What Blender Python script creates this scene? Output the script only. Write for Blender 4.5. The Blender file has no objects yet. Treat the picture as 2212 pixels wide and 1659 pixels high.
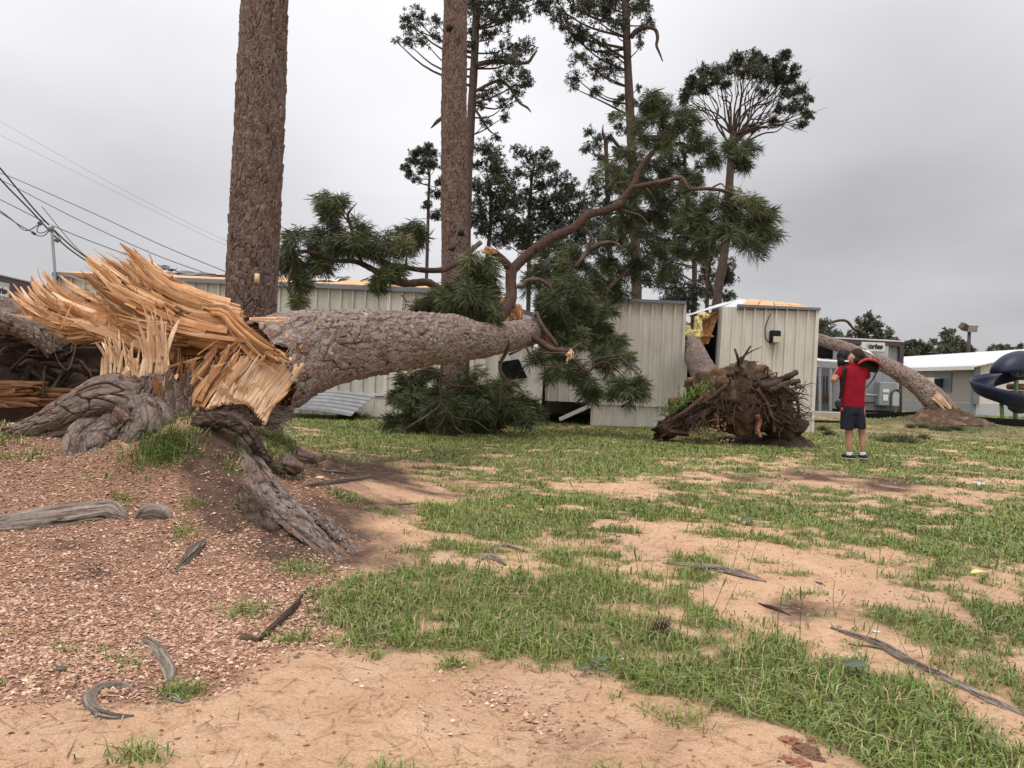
import bpy, bmesh, math, random
import numpy as np
from mathutils import Vector, Matrix
R = math.radians
rng = np.random.default_rng(7)
random.seed(7)
SC = bpy.context.scene
COL = SC.collection
# ---------------------------------------------------------------- camera
# pixel units used below: photograph scaled to 2212 x 1659
W, H, F = 2212.0, 1659.0, 1661.0
CAMZ, ROLL, PITCH = 1.05, R(2.4), R(-0.2)
cr, sr, cp, sp = math.cos(ROLL), math.sin(ROLL), math.cos(PITCH), math.sin(PITCH)
FW = np.array([0, cp, sp]); U0 = np.array([0, -sp, cp]); R0 = np.array([1.0, 0, 0])
RT = R0 * cr + U0 * sr
UP = U0 * cr - R0 * sr
CAM = np.array([0, 0, CAMZ])
cd = bpy.data.cameras.new('camera'); cam = bpy.data.objects.new('camera', cd); COL.objects.link(cam)
cd.sensor_width = 36.0; cd.lens = 36.0 * F / W; cd.clip_start = 0.05; cd.clip_end = 3000
cam.matrix_world = Matrix(((RT[0], UP[0], -FW[0], 0), (RT[1], UP[1], -FW[1], 0), (RT[2], UP[2], -FW[2], CAMZ), (0, 0, 0, 1)))
SC.camera = cam
SC.render.resolution_x = 1024; SC.render.resolution_y = 768
# ---------------------------------------------------------------- world: overcast sky
world = bpy.data.worlds.new('World'); SC.world = world; world.use_nodes = True
nt = world.node_tree; nt.nodes.clear()
def N(t, typ, **kw):
    n = t.nodes.new(typ)
    for k, v in kw.items(): setattr(n, k, v)
    return n
SUN_EL, SUN_AZ = R(62), R(-25)     # azimuth measured from +Y towards +X
sky = N(nt, 'ShaderNodeTexSky', sky_type='NISHITA'); sky.sun_disc = False
sky.sun_elevation = SUN_EL; sky.sun_rotation = SUN_AZ; sky.air_density = 1.0; sky.dust_density = 3.0
b1 = N(nt, 'ShaderNodeBackground'); b1.inputs[1].default_value = 0.08
nt.links.new(sky.outputs[0], b1.inputs[0])
tc = N(nt, 'ShaderNodeTexCoord')
sep = N(nt, 'ShaderNodeSeparateXYZ'); nt.links.new(tc.outputs['Generated'], sep.inputs[0])
def mth(t, op, a, b=None, c=None, clamp=False):
    n = N(t, 'ShaderNodeMath', operation=op); n.use_clamp = clamp
    for i, v in enumerate((a, b, c)):
        if v is None: continue
        if hasattr(v, 'links') or hasattr(v, 'is_linked'): t.links.new(v, n.inputs[i])
        else: n.inputs[i].default_value = v
    return n.outputs[0]
# CIE style overcast: brighter towards the zenith
zen = mth(nt, 'MAXIMUM', sep.outputs[2], 0.0)
lum = mth(nt, 'MULTIPLY_ADD', zen, 1.15, 0.66)
# cloud layer: directions flattened on to a cloud deck so that the patches stretch to the horizon
dv = N(nt, 'ShaderNodeVectorMath', operation='DIVIDE')
cz = mth(nt, 'ADD', zen, 0.22)
cmb = N(nt, 'ShaderNodeCombineXYZ')
for i in range(3): nt.links.new(cz, cmb.inputs[i])
nt.links.new(tc.outputs['Generated'], dv.inputs[0]); nt.links.new(cmb.outputs[0], dv.inputs[1])
nz = N(nt, 'ShaderNodeTexNoise'); nz.inputs['Scale'].default_value = 0.85; nz.inputs['Detail'].default_value = 4.5; nz.inputs['Roughness'].default_value = 0.5
mp = N(nt, 'ShaderNodeMapping'); mp.inputs['Location'].default_value = (1.15, 0.35, 0.0)
nt.links.new(dv.outputs[0], mp.inputs[0]); nt.links.new(mp.outputs[0], nz.inputs['Vector'])
nf = mth(nt, 'MULTIPLY_ADD', nz.outputs[0], 0.55, 0.72)
tot = mth(nt, 'MULTIPLY', lum, nf)
def lobe(x, y, pw, amp):
    d = FW + RT * ((x - W/2) / F) - UP * ((y - H/2) / F); d = d / np.linalg.norm(d)
    vd = N(nt, 'ShaderNodeVectorMath', operation='DOT_PRODUCT'); nt.links.new(tc.outputs['Generated'], vd.inputs[0]); vd.inputs[1].default_value = tuple(d)
    m = mth(nt, 'MAXIMUM', vd.outputs['Value'], 0.0)
    return mth(nt, 'MULTIPLY', mth(nt, 'POWER', m, pw), amp)
for lb in ((960, 280, 24, 0.17), (2000, 420, 18, -0.36), (120, 250, 14, -0.16), (2050, 715, 110, 0.14), (1000, -300, 12, -0.25)):
    tot = mth(nt, 'ADD', tot, lobe(*lb))
rmp = N(nt, 'ShaderNodeMix', data_type='RGBA'); rmp.inputs['Factor'].default_value = 1
rmp.blend_type = 'MULTIPLY'; rmp.inputs['A'].default_value = (0.985, 0.98, 1.012, 1)
cc = N(nt, 'ShaderNodeCombineColor')
for i in range(3): nt.links.new(tot, cc.inputs[i])
nt.links.new(cc.outputs[0], rmp.inputs['B'])
b2 = N(nt, 'ShaderNodeBackground'); b2.inputs[1].default_value = 0.90
nt.links.new(rmp.outputs['Result'], b2.inputs[0])
mx = N(nt, 'ShaderNodeMixShader'); mx.inputs[0].default_value = 0.93
nt.links.new(b1.outputs[0], mx.inputs[1]); nt.links.new(b2.outputs[0], mx.inputs[2])
wo = N(nt, 'ShaderNodeOutputWorld'); nt.links.new(mx.outputs[0], wo.inputs[0])
# ---------------------------------------------------------------- sun behind cloud
sl = bpy.data.lights.new('sun', 'SUN'); sl.energy = 1.5; sl.angle = R(28); sl.color = (1.0, 0.94, 0.87)
so = bpy.data.objects.new('sun', sl); COL.objects.link(so)
sd = Vector((math.sin(SUN_AZ) * math.cos(SUN_EL), -0.9 * math.cos(SUN_AZ) * math.cos(SUN_EL), math.sin(SUN_EL)))
sky.sun_rotation = math.atan2(sd.x, sd.y)
so.rotation_euler = sd.to_track_quat('Z', 'Y').to_euler()
SC.view_settings.view_transform = 'Standard'; SC.view_settings.look = 'None'
SC.view_settings.exposure = 0.2; SC.view_settings.gamma = 1.0
SC.render.engine = 'CYCLES'
# ---------------------------------------------------------------- pixel -> place
def ray(x, y): return FW + RT * ((x - W/2) / F) - UP * ((y - H/2) / F)
def P(x, y, Y):
    d = ray(x, y); return CAM + d * (Y / d[1])
def G(x, y, z=0.0):
    d = ray(x, y); return CAM + d * ((z - CAMZ) / d[2])
def GTv(xs, ys):                    # on the terrain: first hit of each pixel's ray
    xs, ys = np.asarray(xs, float).ravel(), np.asarray(ys, float).ravel()
    d = FW[None] + RT[None]*((xs - W/2)/F)[:, None] - UP[None]*((ys - H/2)/F)[:, None]; d = d/d[:, 1:2]
    tt = np.geomspace(1.2, 60, 420); X = d[:, 0:1]*tt; Z = CAMZ + d[:, 2:3]*tt; Y = np.broadcast_to(tt, X.shape)
    below = Z < hgt(X, Y); k = np.where(below.any(1), below.argmax(1), 419); lo = tt[np.maximum(k-1, 0)]; hi = tt[k]
    for _ in range(14):
        m = (lo + hi)/2; u = (CAMZ + d[:, 2]*m) < hgt(d[:, 0]*m, m); hi = np.where(u, m, hi); lo = np.where(u, lo, m)
    return np.stack([d[:, 0]*hi, hi, hgt(d[:, 0]*hi, hi)], -1)
def GT(x, y): return GTv([x], [y])[0]
def proj(X, Y, Z):
    v0, v1, v2 = X - CAM[0], Y - CAM[1], Z - CAM[2]
    a = v0 * RT[0] + v1 * RT[1] + v2 * RT[2]; b = v0 * UP[0] + v1 * UP[1] + v2 * UP[2]; c = v0 * FW[0] + v1 * FW[1] + v2 * FW[2]
    c = np.where(np.abs(c) < 1e-3, 1e-3, c)
    return W/2 + F * a / c, H/2 - F * b / c, c
def PM(Y): return F / Y             # pixels per metre at depth Y
# ---------------------------------------------------------------- noise
def hsh(ix, iy, s=0):
    n = (ix.astype(np.int64) * 374761393 + iy.astype(np.int64) * 668265263 + s * 1274126177) & 0xFFFFFFFF
    n = ((n ^ (n >> 13)) * 1103515245) & 0xFFFFFFFF
    n = ((n ^ (n >> 16)) * 2246822519) & 0xFFFFFFFF
    return ((n ^ (n >> 15)) & 0xFFFFFF) / float(0xFFFFFF)
def vn(x, y, s=0):
    ix, iy = np.floor(x), np.floor(y); fx, fy = x - ix, y - iy
    ux, uy = fx*fx*(3-2*fx), fy*fy*(3-2*fy)
    a, b, c, d = hsh(ix, iy, s), hsh(ix+1, iy, s), hsh(ix, iy+1, s), hsh(ix+1, iy+1, s)
    return a + (b-a)*ux + (c-a)*uy + (a-b-c+d)*ux*uy
def fbm(x, y, s=0, o=4):
    t, a, n = 0.0, 0.5, 0.0
    for k in range(o):
        t = t + a * vn(x * 2**k + 17.3*k, y * 2**k - 9.1*k, s + k); n += a; a *= 0.5
    return t / n
def sstep(a, b, x):
    t = np.clip((x - a) / (b - a), 0, 1); return t*t*(3-2*t)
def voro(u, v, per=None, s=0, jit=0.85):
    """jittered-grid voronoi: F1, F2, random of nearest cell; periodic over `per` cells in u"""
    iu, iv = np.floor(u), np.floor(v)
    f1 = np.full(u.shape, 9.0); f2 = np.full(u.shape, 9.0); rid = np.zeros(u.shape); dv_ = np.zeros(u.shape); du_ = np.zeros(u.shape)
    for a in (-1, 0, 1):
        for b in (-1, 0, 1):
            cu, cv = iu + a, iv + b
            hu = np.mod(cu, per) if per else cu
            px = cu + 0.5 + jit * (hsh(hu, cv, s) - 0.5); py = cv + 0.5 + jit * (hsh(hu, cv, s + 5) - 0.5)
            d = np.hypot(u - px, v - py); r = hsh(hu, cv, s + 11)
            m = d < f1
            f2 = np.where(m, f1, np.minimum(f2, d)); rid = np.where(m, r, rid); dv_ = np.where(m, v - py, dv_); du_ = np.where(m, u - px, du_); f1 = np.where(m, d, f1)
    return f1, f2, rid, du_, dv_
# ---------------------------------------------------------------- mesh helpers
def mesh(name, V, Fc, mat, parent=None, attrs=None, smooth=True, tri=False):
    V = np.asarray(V, dtype=np.float32).reshape(-1, 3)
    me = bpy.data.meshes.new(name)
    if isinstance(Fc, np.ndarray) and Fc.ndim == 2:
        nF, k = Fc.shape
        me.vertices.add(len(V)); me.vertices.foreach_set('co', V.ravel())
        me.loops.add(nF * k); me.loops.foreach_set('vertex_index', np.ascontiguousarray(Fc, dtype=np.int32).ravel())
        me.polygons.add(nF); me.polygons.foreach_set('loop_start', np.arange(0, nF * k, k, dtype=np.int32))
        me.polygons.foreach_set('loop_total', np.full(nF, k, dtype=np.int32))
        me.update(calc_edges=True)
    else:
        me.from_pydata([tuple(map(float, v)) for v in V], [], [tuple(int(i) for i in f) for f in Fc]); me.update()
    for k_, a in (attrs or {}).items():
        at = me.attributes.new(k_, 'FLOAT', 'POINT'); at.data.foreach_set('value', np.asarray(a, dtype=np.float32).ravel())
    me.polygons.foreach_set('use_smooth', np.full(len(me.polygons), bool(smooth)))
    if mat is not None: me.materials.append(mat)
    return link(name, me, parent)
def link(name, me, parent=None):
    o = bpy.data.objects.new(name, me); COL.objects.link(o)
    if parent is not None: setpar(o, parent)
    return o
def wmat(o):
    m = o.matrix_basis.copy()
    return wmat(o.parent) @ o.matrix_parent_inverse @ m if o.parent else m
def setpar(o, p):
    o.parent = p; o.matrix_parent_inverse = wmat(p).inverted()
def tag(o, label=None, cat=None, group=None, kind=None):
    if label: o['label'] = label
    if cat: o['category'] = cat
    if group: o['group'] = group
    if kind: o['kind'] = kind
    return o
def empty(name, loc, label=None, cat=None, group=None):
    o = bpy.data.objects.new(name, None); COL.objects.link(o); o.location = [float(c) for c in loc]; o.empty_display_size = 0.1
    return tag(o, label, cat, group)
class B:
    """collects geometry for one mesh"""
    def __init__(s): s.V = []; s.F4 = []; s.F3 = []; s.n = 0; s.A = {}
    def add(s, V, Fc, **at):
        V = np.asarray(V, float).reshape(-1, 3); Fc = np.asarray(Fc)
        s.V.append(V)
        (s.F4 if Fc.shape[1] == 4 else s.F3).append(Fc + s.n)
        for k, v in at.items():
            s.A.setdefault(k, []).append((s.n, np.broadcast_to(np.asarray(v, float), (len(V),))))
        s.n += len(V); return s
    def tri(s, V0, Fc):   # extra faces on existing verts
        s.F3.append(np.asarray(Fc) + V0)
    def build(s, name, mat, parent=None, smooth=True):
        V = np.vstack(s.V)
        if s.F4 and s.F3:
            q = np.vstack(s.F4); t = np.vstack(s.F3)
            f = np.vstack([q[:, [0, 1, 2]], q[:, [0, 2, 3]], t])
        else: f = np.vstack(s.F4) if s.F4 else np.vstack(s.F3)
        at = {}
        for k, l in s.A.items():
            a = np.zeros(s.n)
            for o, v in l: a[o:o+len(v)] = v
            at[k] = a
        return mesh(name, V, f, mat, parent, at, smooth)
QB = np.array([[0,3,2,1],[4,5,6,7],[0,1,5,4],[1,2,6,5],[2,3,7,6],[3,0,4,7]])
def boxv(c, s, rot=None):
    v = np.array([[-1,-1,-1],[1,-1,-1],[1,1,-1],[-1,1,-1],[-1,-1,1],[1,-1,1],[1,1,1],[-1,1,1]], float) * 0.5 * np.asarray(s, float)
    if rot is not None: v = v @ np.asarray(rot).T
    return v + np.asarray(c, float)
def rotm(ax, ay, az): return np.array((Matrix.Rotation(az, 3, 'Z') @ Matrix.Rotation(ay, 3, 'Y') @ Matrix.Rotation(ax, 3, 'X')))
def box(name, c, s, mat, parent=None, rot=None, bev=0.0):
    o = mesh(name, boxv(c, s, rot), QB, mat, parent, smooth=False)
    if bev: 
        m = o.modifiers.new('bevel', 'BEVEL'); m.width = bev; m.segments = 2
    return o
def spline(pts, n, extra=None):
    """Catmull-Rom through pts (k,dim) -> n samples"""
    p = np.asarray(pts, float)
    if len(p) == 2:
        t = np.linspace(0, 1, n)[:, None]; return p[0] * (1-t) + p[1] * t
    q = np.vstack([2*p[0]-p[1], p, 2*p[-1]-p[-2]])
    t = np.linspace(0, len(p)-1-1e-9, n); i = t.astype(int); f = (t - i)[:, None]
    a, b, c, d = q[i], q[i+1], q[i+2], q[i+3]
    return 0.5 * ((2*b) + (c-a)*f + (2*a-5*b+4*c-d)*f**2 + (3*b-a-3*c+d)*f**3)
def frames(p):
    t = np.gradient(p, axis=0); t /= np.linalg.norm(t, axis=1)[:, None] + 1e-12
    n = np.zeros_like(p); a = np.array([0, 0, 1.0]) if abs(t[0][2]) < 0.9 else np.array([0, 1.0, 0])
    n0 = a - t[0] * a.dot(t[0]); n0 /= np.linalg.norm(n0); n[0] = n0
    for i in range(1, len(p)):
        v = n[i-1] - t[i] * n[i-1].dot(t[i]); n[i] = v / (np.linalg.norm(v) + 1e-12)
    return t, n, np.cross(t, n)
def tubegrid(p, r, m, cap=True):
    t, n, b = frames(p); r = np.broadcast_to(np.asarray(r, float), (len(p),))
    th = np.arange(m) * 2*math.pi/m
    V = p[:, None, :] + r[:, None, None] * (np.cos(th)[None, :, None] * n[:, None, :] + np.sin(th)[None, :, None] * b[:, None, :])
    i = np.arange(len(p)-1)[:, None] * m; j = np.arange(m)[None, :]; j2 = (j+1) % m
    Fc = np.stack([i+j, i+j2, i+m+j2, i+m+j], -1).reshape(-1, 4)
    return V.reshape(-1, 3), Fc
def tube(bb, pts, rad, n=None, m=6, jit=0.0, **at):
    """spline tube from control points (k,3) with control radii"""
    pts = np.asarray(pts, float); n = n or max(3, 3*len(pts))
    pr = spline(np.hstack([pts, np.asarray(rad, float).reshape(-1, 1)]), n)
    r = np.maximum(pr[:, 3], 0.0005)
    if jit: r = r * (1 + jit * (rng.random(n) - 0.5))
    V, Fc = tubegrid(pr[:, :3], r, m)
    o = bb.n; bb.add(V, Fc, **at)
    c0, c1 = pr[0, :3], pr[-1, :3]
    bb.add(np.array([c0, c1]), np.array([[0, 0, 0]]), **at); bb.F3.pop()
    k = bb.n - 2; L = (n-1)*m; a = np.arange(m)
    bb.F3.append(np.stack([np.full(m, k), o + (a+1) % m, o + a], -1)); bb.F3.append(np.stack([np.full(m, k+1), o + L + a, o + L + (a+1) % m], -1))
    return pr
# ---------------------------------------------------------------- materials
MT = {}
def lin(c): return tuple((x/12.92 if x <= 0.04045 else ((x+0.055)/1.055)**2.4) for x in c)
def newmat(name):
    m = bpy.data.materials.new(name); m.use_nodes = True; t = m.node_tree
    bs = t.nodes['Principled BSDF']; MT[name] = m
    return m, t, bs
def coords(t, kind='Object', scale=(1, 1, 1)):
    c = N(t, 'ShaderNodeTexCoord'); mpn = N(t, 'ShaderNodeMapping'); mpn.inputs['Scale'].default_value = scale
    t.links.new(c.outputs[kind], mpn.inputs[0]); return mpn.outputs[0]
def noise(t, vec, scale, detail=4, rough=0.55, dist=0.0):
    n = N(t, 'ShaderNodeTexNoise'); n.inputs['Scale'].default_value = scale; n.inputs['Detail'].default_value = detail
    n.inputs['Roughness'].default_value = rough; n.inputs['Distortion'].default_value = dist
    t.links.new(vec, n.inputs['Vector']); return n.outputs[0]
def ramp(t, fac, stops):
    r = N(t, 'ShaderNodeValToRGB'); e = r.color_ramp.elements
    while len(e) < len(stops): e.new(0.5)
    for i, (p, c) in enumerate(stops): e[i].position = p; e[i].color = (*c, 1)
    t.links.new(fac, r.inputs[0]); return r.outputs[0]
def mixc(t, fac, a, b, blend='MIX'):
    n = N(t, 'ShaderNodeMix', data_type='RGBA'); n.blend_type = blend
    for key, v in (('Factor', fac), ('A', a), ('B', b)):
        if hasattr(v, 'is_linked'): t.links.new(v, n.inputs[key])
        elif key == 'Factor': n.inputs[key].default_value = v
        else: n.inputs[key].default_value = (*v, 1)
    return n.outputs['Result']
def attr(t, name):
    a = N(t, 'ShaderNodeAttribute'); a.attribute_name = name; return a.outputs['Fac']
def bump(t, bs, h, strength=0.4, dist=0.01):
    b = N(t, 'ShaderNodeBump'); b.inputs['Strength'].default_value = strength; b.inputs['Distance'].default_value = dist
    t.links.new(h, b.inputs['Height']); t.links.new(b.outputs[0], bs.inputs['Normal'])
def simple(name, c1, c2=None, scale=6, rough=0.6, bmp=0.0, bscale=None, metal=0.0, detail=5, stretch=(1, 1, 1), c3=None, s3=1.5, spec=None):
    m, t, bs = newmat(name)
    v = coords(t, 'Object', stretch)
    c2 = c2 or tuple(x * 0.8 for x in c1)
    n = noise(t, v, scale, detail); col = ramp(t, n, [(0.3, c1), (0.7, c2)])
    if c3 is not None:
        n3 = noise(t, v, s3, 3); col = mixc(t, ramp(t, n3, [(0.5, (0, 0, 0)), (0.68, (1, 1, 1))]), col, c3)
    t.links.new(col, bs.inputs['Base Color']); bs.inputs['Roughness'].default_value = rough; bs.inputs['Metallic'].default_value = metal
    if spec is not None: bs.inputs['Specular IOR Level'].default_value = spec
    if bmp: bump(t, bs, noise(t, v, bscale or scale * 3, 5), bmp, 0.01)
    return m
# bark: 'plate' = random of the bark plate, 'groove' = 0 in the crevice .. 1 on the plate
def barkmat(name, plates, crev, gscale=1.0):
    m, t, bs = newmat(name); v = coords(t)
    cx = N(t, 'ShaderNodeCombineXYZ')
    for i, k in enumerate(('bx', 'by', 'bz')): t.links.new(attr(t, k), cx.inputs[i])
    inv = N(t, 'ShaderNodeVectorMath', operation='SCALE'); t.links.new(cx.outputs[0], inv.inputs[0]); t.links.new(mth(t, 'DIVIDE', 1.0, attr(t, 'bw')), inv.inputs['Scale'])
    wn = N(t, 'ShaderNodeTexNoise'); wn.inputs['Scale'].default_value = 1.1; wn.inputs['Detail'].default_value = 3; t.links.new(inv.outputs[0], wn.inputs['Vector'])
    wv = N(t, 'ShaderNodeVectorMath', operation='MULTIPLY_ADD'); t.links.new(wn.outputs['Color'], wv.inputs[0]); wv.inputs[1].default_value = (1.3, 1.3, 1.3); t.links.new(inv.outputs[0], wv.inputs[2])
    def vor(feature, sc):
        n = N(t, 'ShaderNodeTexVoronoi'); n.feature = feature; n.inputs['Scale'].default_value = sc; t.links.new(wv.outputs[0], n.inputs['Vector']); return n
    fe = vor('DISTANCE_TO_EDGE', 1.25).outputs['Distance']; fc = vor('F1', 1.25).outputs['Color']
    fl = N(t, 'ShaderNodeSeparateColor'); t.links.new(fc, fl.inputs[0])
    n = noise(t, v, 2.2, 4); pl = mth(t, 'MULTIPLY_ADD', n, 0.65, mth(t, 'MULTIPLY', attr(t, 'plate'), 0.45)); pl = mth(t, 'ADD', mth(t, 'SUBTRACT', pl, 0.22), mth(t, 'MULTIPLY', fl.outputs[0], 0.30))
    k = len(plates); col = ramp(t, pl, [(0.14 + 0.74 * i / (k-1), c) for i, c in enumerate(plates)])
    n2 = noise(t, v, 45 * gscale, 6, 0.7); col = mixc(t, 0.6, col, ramp(t, n2, [(0.25, (0.4, 0.36, 0.34)), (0.75, (1.3, 1.3, 1.3))]), 'MULTIPLY')
    col = mixc(t, ramp(t, fe, [(0.0, (0.55, 0.55, 0.55)), (0.05, (0, 0, 0))]), col, crev)
    col = mixc(t, ramp(t, attr(t, 'groove'), [(0.12, (1, 1, 1)), (0.62, (0, 0, 0))]), col, crev)
    t.links.new(col, bs.inputs['Base Color']); bs.inputs['Roughness'].default_value = 0.9; bs.inputs['Specular IOR Level'].default_value = 0.25
    h = mth(t, 'ADD', noise(t, v, 60 * gscale, 6, 0.7), mth(t, 'MULTIPLY', mth(t, 'MINIMUM', fe, 0.12), 7.0)); h = mth(t, 'ADD', h, mth(t, 'MULTIPLY', fl.outputs[1], 0.9))
    bump(t, bs, h, 0.6, 0.012); return m
barkmat('bark_pine', [(0.10, 0.050, 0.035), (0.155, 0.105, 0.085), (0.20, 0.155, 0.132), (0.145, 0.074, 0.050), (0.31, 0.27, 0.245)], (0.028, 0.017, 0.013))
barkmat('bark_fallen', [(0.14, 0.082, 0.060), (0.23, 0.172, 0.146), (0.32, 0.262, 0.234), (0.20, 0.112, 0.076), (0.46, 0.415, 0.385)], (0.036, 0.021, 0.015))
barkmat('bark_stump', [(0.10, 0.063, 0.046), (0.17, 0.128, 0.106), (0.235, 0.195, 0.172), (0.17, 0.098, 0.07), (0.38, 0.345, 0.32)], (0.03, 0.019, 0.014))
barkmat('bark_dark', [(0.045, 0.028, 0.02), (0.075, 0.05, 0.038), (0.11, 0.075, 0.058), (0.17, 0.13, 0.11)], (0.02, 0.013, 0.01))
barkmat('root_grey', [(0.12, 0.088, 0.068), (0.23, 0.185, 0.153), (0.33, 0.28, 0.24), (0.17, 0.125, 0.097), (0.47, 0.42, 0.375)], (0.045, 0.03, 0.022))
simple('bark_limb', (0.085, 0.045, 0.031), (0.042, 0.023, 0.017), 9, 0.9, 0.9, 30, c3=(0.14, 0.095, 0.076), s3=3)
barkmat('bark_branch', [(0.045, 0.024, 0.017), (0.075, 0.042, 0.031), (0.10, 0.063, 0.05), (0.085, 0.042, 0.029), (0.15, 0.11, 0.095)], (0.025, 0.015, 0.012))
simple('bark_far', (0.085, 0.057, 0.045), (0.045, 0.03, 0.024), 6, 0.95, 0.6, 20)
simple('twig', (0.15, 0.1, 0.075), (0.09, 0.06, 0.045), 20, 0.9)
# torn wood: 'fib' = fibre coordinate random, 'dark' = brown core tone plus recess shade painted in
def woodmat(name, cols, rough=0.7):
    m, t, bs = newmat(name); v = coords(t)
    f = mth(t, 'ADD', mth(t, 'MULTIPLY', attr(t, 'fib'), 0.75), mth(t, 'MULTIPLY', noise(t, v, 7, 5, 0.6), 0.5)); f = mth(t, 'SUBTRACT', f, 0.12)
    k = len(cols); col = ramp(t, f, [(0.1 + 0.8 * i / (k-1), c) for i, c in enumerate(cols)])
    col = mixc(t, mth(t, 'MULTIPLY', attr(t, 'dark'), 0.9), col, (0.13, 0.048, 0.017))
    n2 = noise(t, v, 60, 4); col = mixc(t, 0.35, col, ramp(t, n2, [(0.3, (0.6, 0.55, 0.5)), (0.7, (1.15, 1.15, 1.15))]), 'MULTIPLY')
    t.links.new(col, bs.inputs['Base Color']); bs.inputs['Roughness'].default_value = rough; bs.inputs['Specular IOR Level'].default_value = 0.3
    bump(t, bs, noise(t, v, 90, 4), 0.35, 0.004); return m
woodmat('wood_torn', [(0.33, 0.128, 0.045), (0.54, 0.272, 0.115), (0.73, 0.45, 0.245), (0.43, 0.185, 0.068), (0.81, 0.57, 0.365)])
woodmat('wood_pale', [(0.62, 0.37, 0.20), (0.77, 0.52, 0.32), (0.83, 0.61, 0.42), (0.68, 0.43, 0.25), (0.87, 0.69, 0.51)])
woodmat('wood_old', [(0.10, 0.045, 0.02), (0.20, 0.095, 0.04), (0.14, 0.06, 0.025), (0.28, 0.15, 0.07)])
woodmat('wood_grey', [(0.20, 0.175, 0.155), (0.36, 0.325, 0.295), (0.28, 0.24, 0.21), (0.46, 0.42, 0.385)], 0.85)
# needles: 'tint' 0..1
def needlemat(name, stops, tr=0.25):
    m, t, bs = newmat(name); col = ramp(t, attr(t, 'tint'), stops)
    t.links.new(col, bs.inputs['Base Color']); bs.inputs['Roughness'].default_value = 0.5; bs.inputs['Specular IOR Level'].default_value = 0.35
    return m
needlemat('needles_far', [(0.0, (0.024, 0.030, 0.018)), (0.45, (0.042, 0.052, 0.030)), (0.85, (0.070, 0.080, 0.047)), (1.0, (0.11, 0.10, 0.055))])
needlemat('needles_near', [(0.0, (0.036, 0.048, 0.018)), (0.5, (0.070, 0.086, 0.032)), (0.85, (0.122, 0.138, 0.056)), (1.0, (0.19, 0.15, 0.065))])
needlemat('leaves_far', [(0.0, (0.05, 0.065, 0.04)), (0.5, (0.085, 0.10, 0.062)), (1.0, (0.13, 0.14, 0.09))])
needlemat('grass_blades', [(0.0, (0.072, 0.110, 0.020)), (0.35, (0.132, 0.192, 0.034)), (0.7, (0.205, 0.27, 0.056)), (0.88, (0.26, 0.28, 0.09)), (0.95, (0.36, 0.30, 0.15)), (1.0, (0.45, 0.34, 0.19))])
needlemat('chips', [(0.0, (0.13, 0.065, 0.045)), (0.25, (0.30, 0.16, 0.10)), (0.55, (0.46, 0.265, 0.175)), (0.8, (0.57, 0.365, 0.26)), (1.0, (0.72, 0.54, 0.41))])
MT['chips'].node_tree.nodes['Principled BSDF'].inputs['Roughness'].default_value = 0.85
simple('soil', (0.07, 0.042, 0.03), (0.035, 0.021, 0.015), 7, 0.95, 1.0, 25, c3=(0.11, 0.07, 0.048), s3=3)
simple('soil_brown', (0.105, 0.057, 0.033), (0.045, 0.025, 0.016), 6, 0.95, 1.0, 22, c3=(0.20, 0.12, 0.066), s3=2.5)
simple('root_dark', (0.075, 0.045, 0.034), (0.035, 0.022, 0.018), 14, 0.9, 0.6, 40)
simple('root_brown', (0.105, 0.058, 0.036), (0.05, 0.028, 0.019), 14, 0.9, 0.6, 40)
simple('root_red', (0.30, 0.125, 0.075), (0.2, 0.08, 0.05), 14, 0.8, 0.5, 40)
# ---------------------------------------------------------------- ground
def hgt(X, Y):
    sx = np.where(X > -2.6, 1.28, 3.6); sy = np.where(Y < 6.0, 1.5, 2.2)
    r2 = ((X + 2.6) / sx)**2 + ((Y - 6.0) / sy)**2
    z = 0.62 * np.exp(-r2**1.15)
    z = z + 0.20 * np.exp(-((X + 2.12) / 0.5)**2 - ((Y - 5.32) / 0.5)**2)
    r2 = ((X - 15.1) / 1.7)**2 + ((Y - 27.0) / 1.4)**2
    z = z + 0.72 * np.exp(-np.sqrt(r2 + 0.05) * 1.1) * (0.75 + 0.5 * fbm(X * 2.2, Y * 2.2, 33, 3))
    z = z + 0.27 * sstep(24, 36, Y) * sstep(2, 9, X)
    near = 1 - sstep(20, 40, np.hypot(X, Y))
    z = z + near * (0.05 * (fbm(X * 0.45, Y * 0.45, 3) - 0.5) + 0.045 * (fbm(X * 1.7, Y * 1.7, 9) - 0.5) + 0.014 * (fbm(X * 9, Y * 9, 21, 2) - 0.5))
    return z
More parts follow.
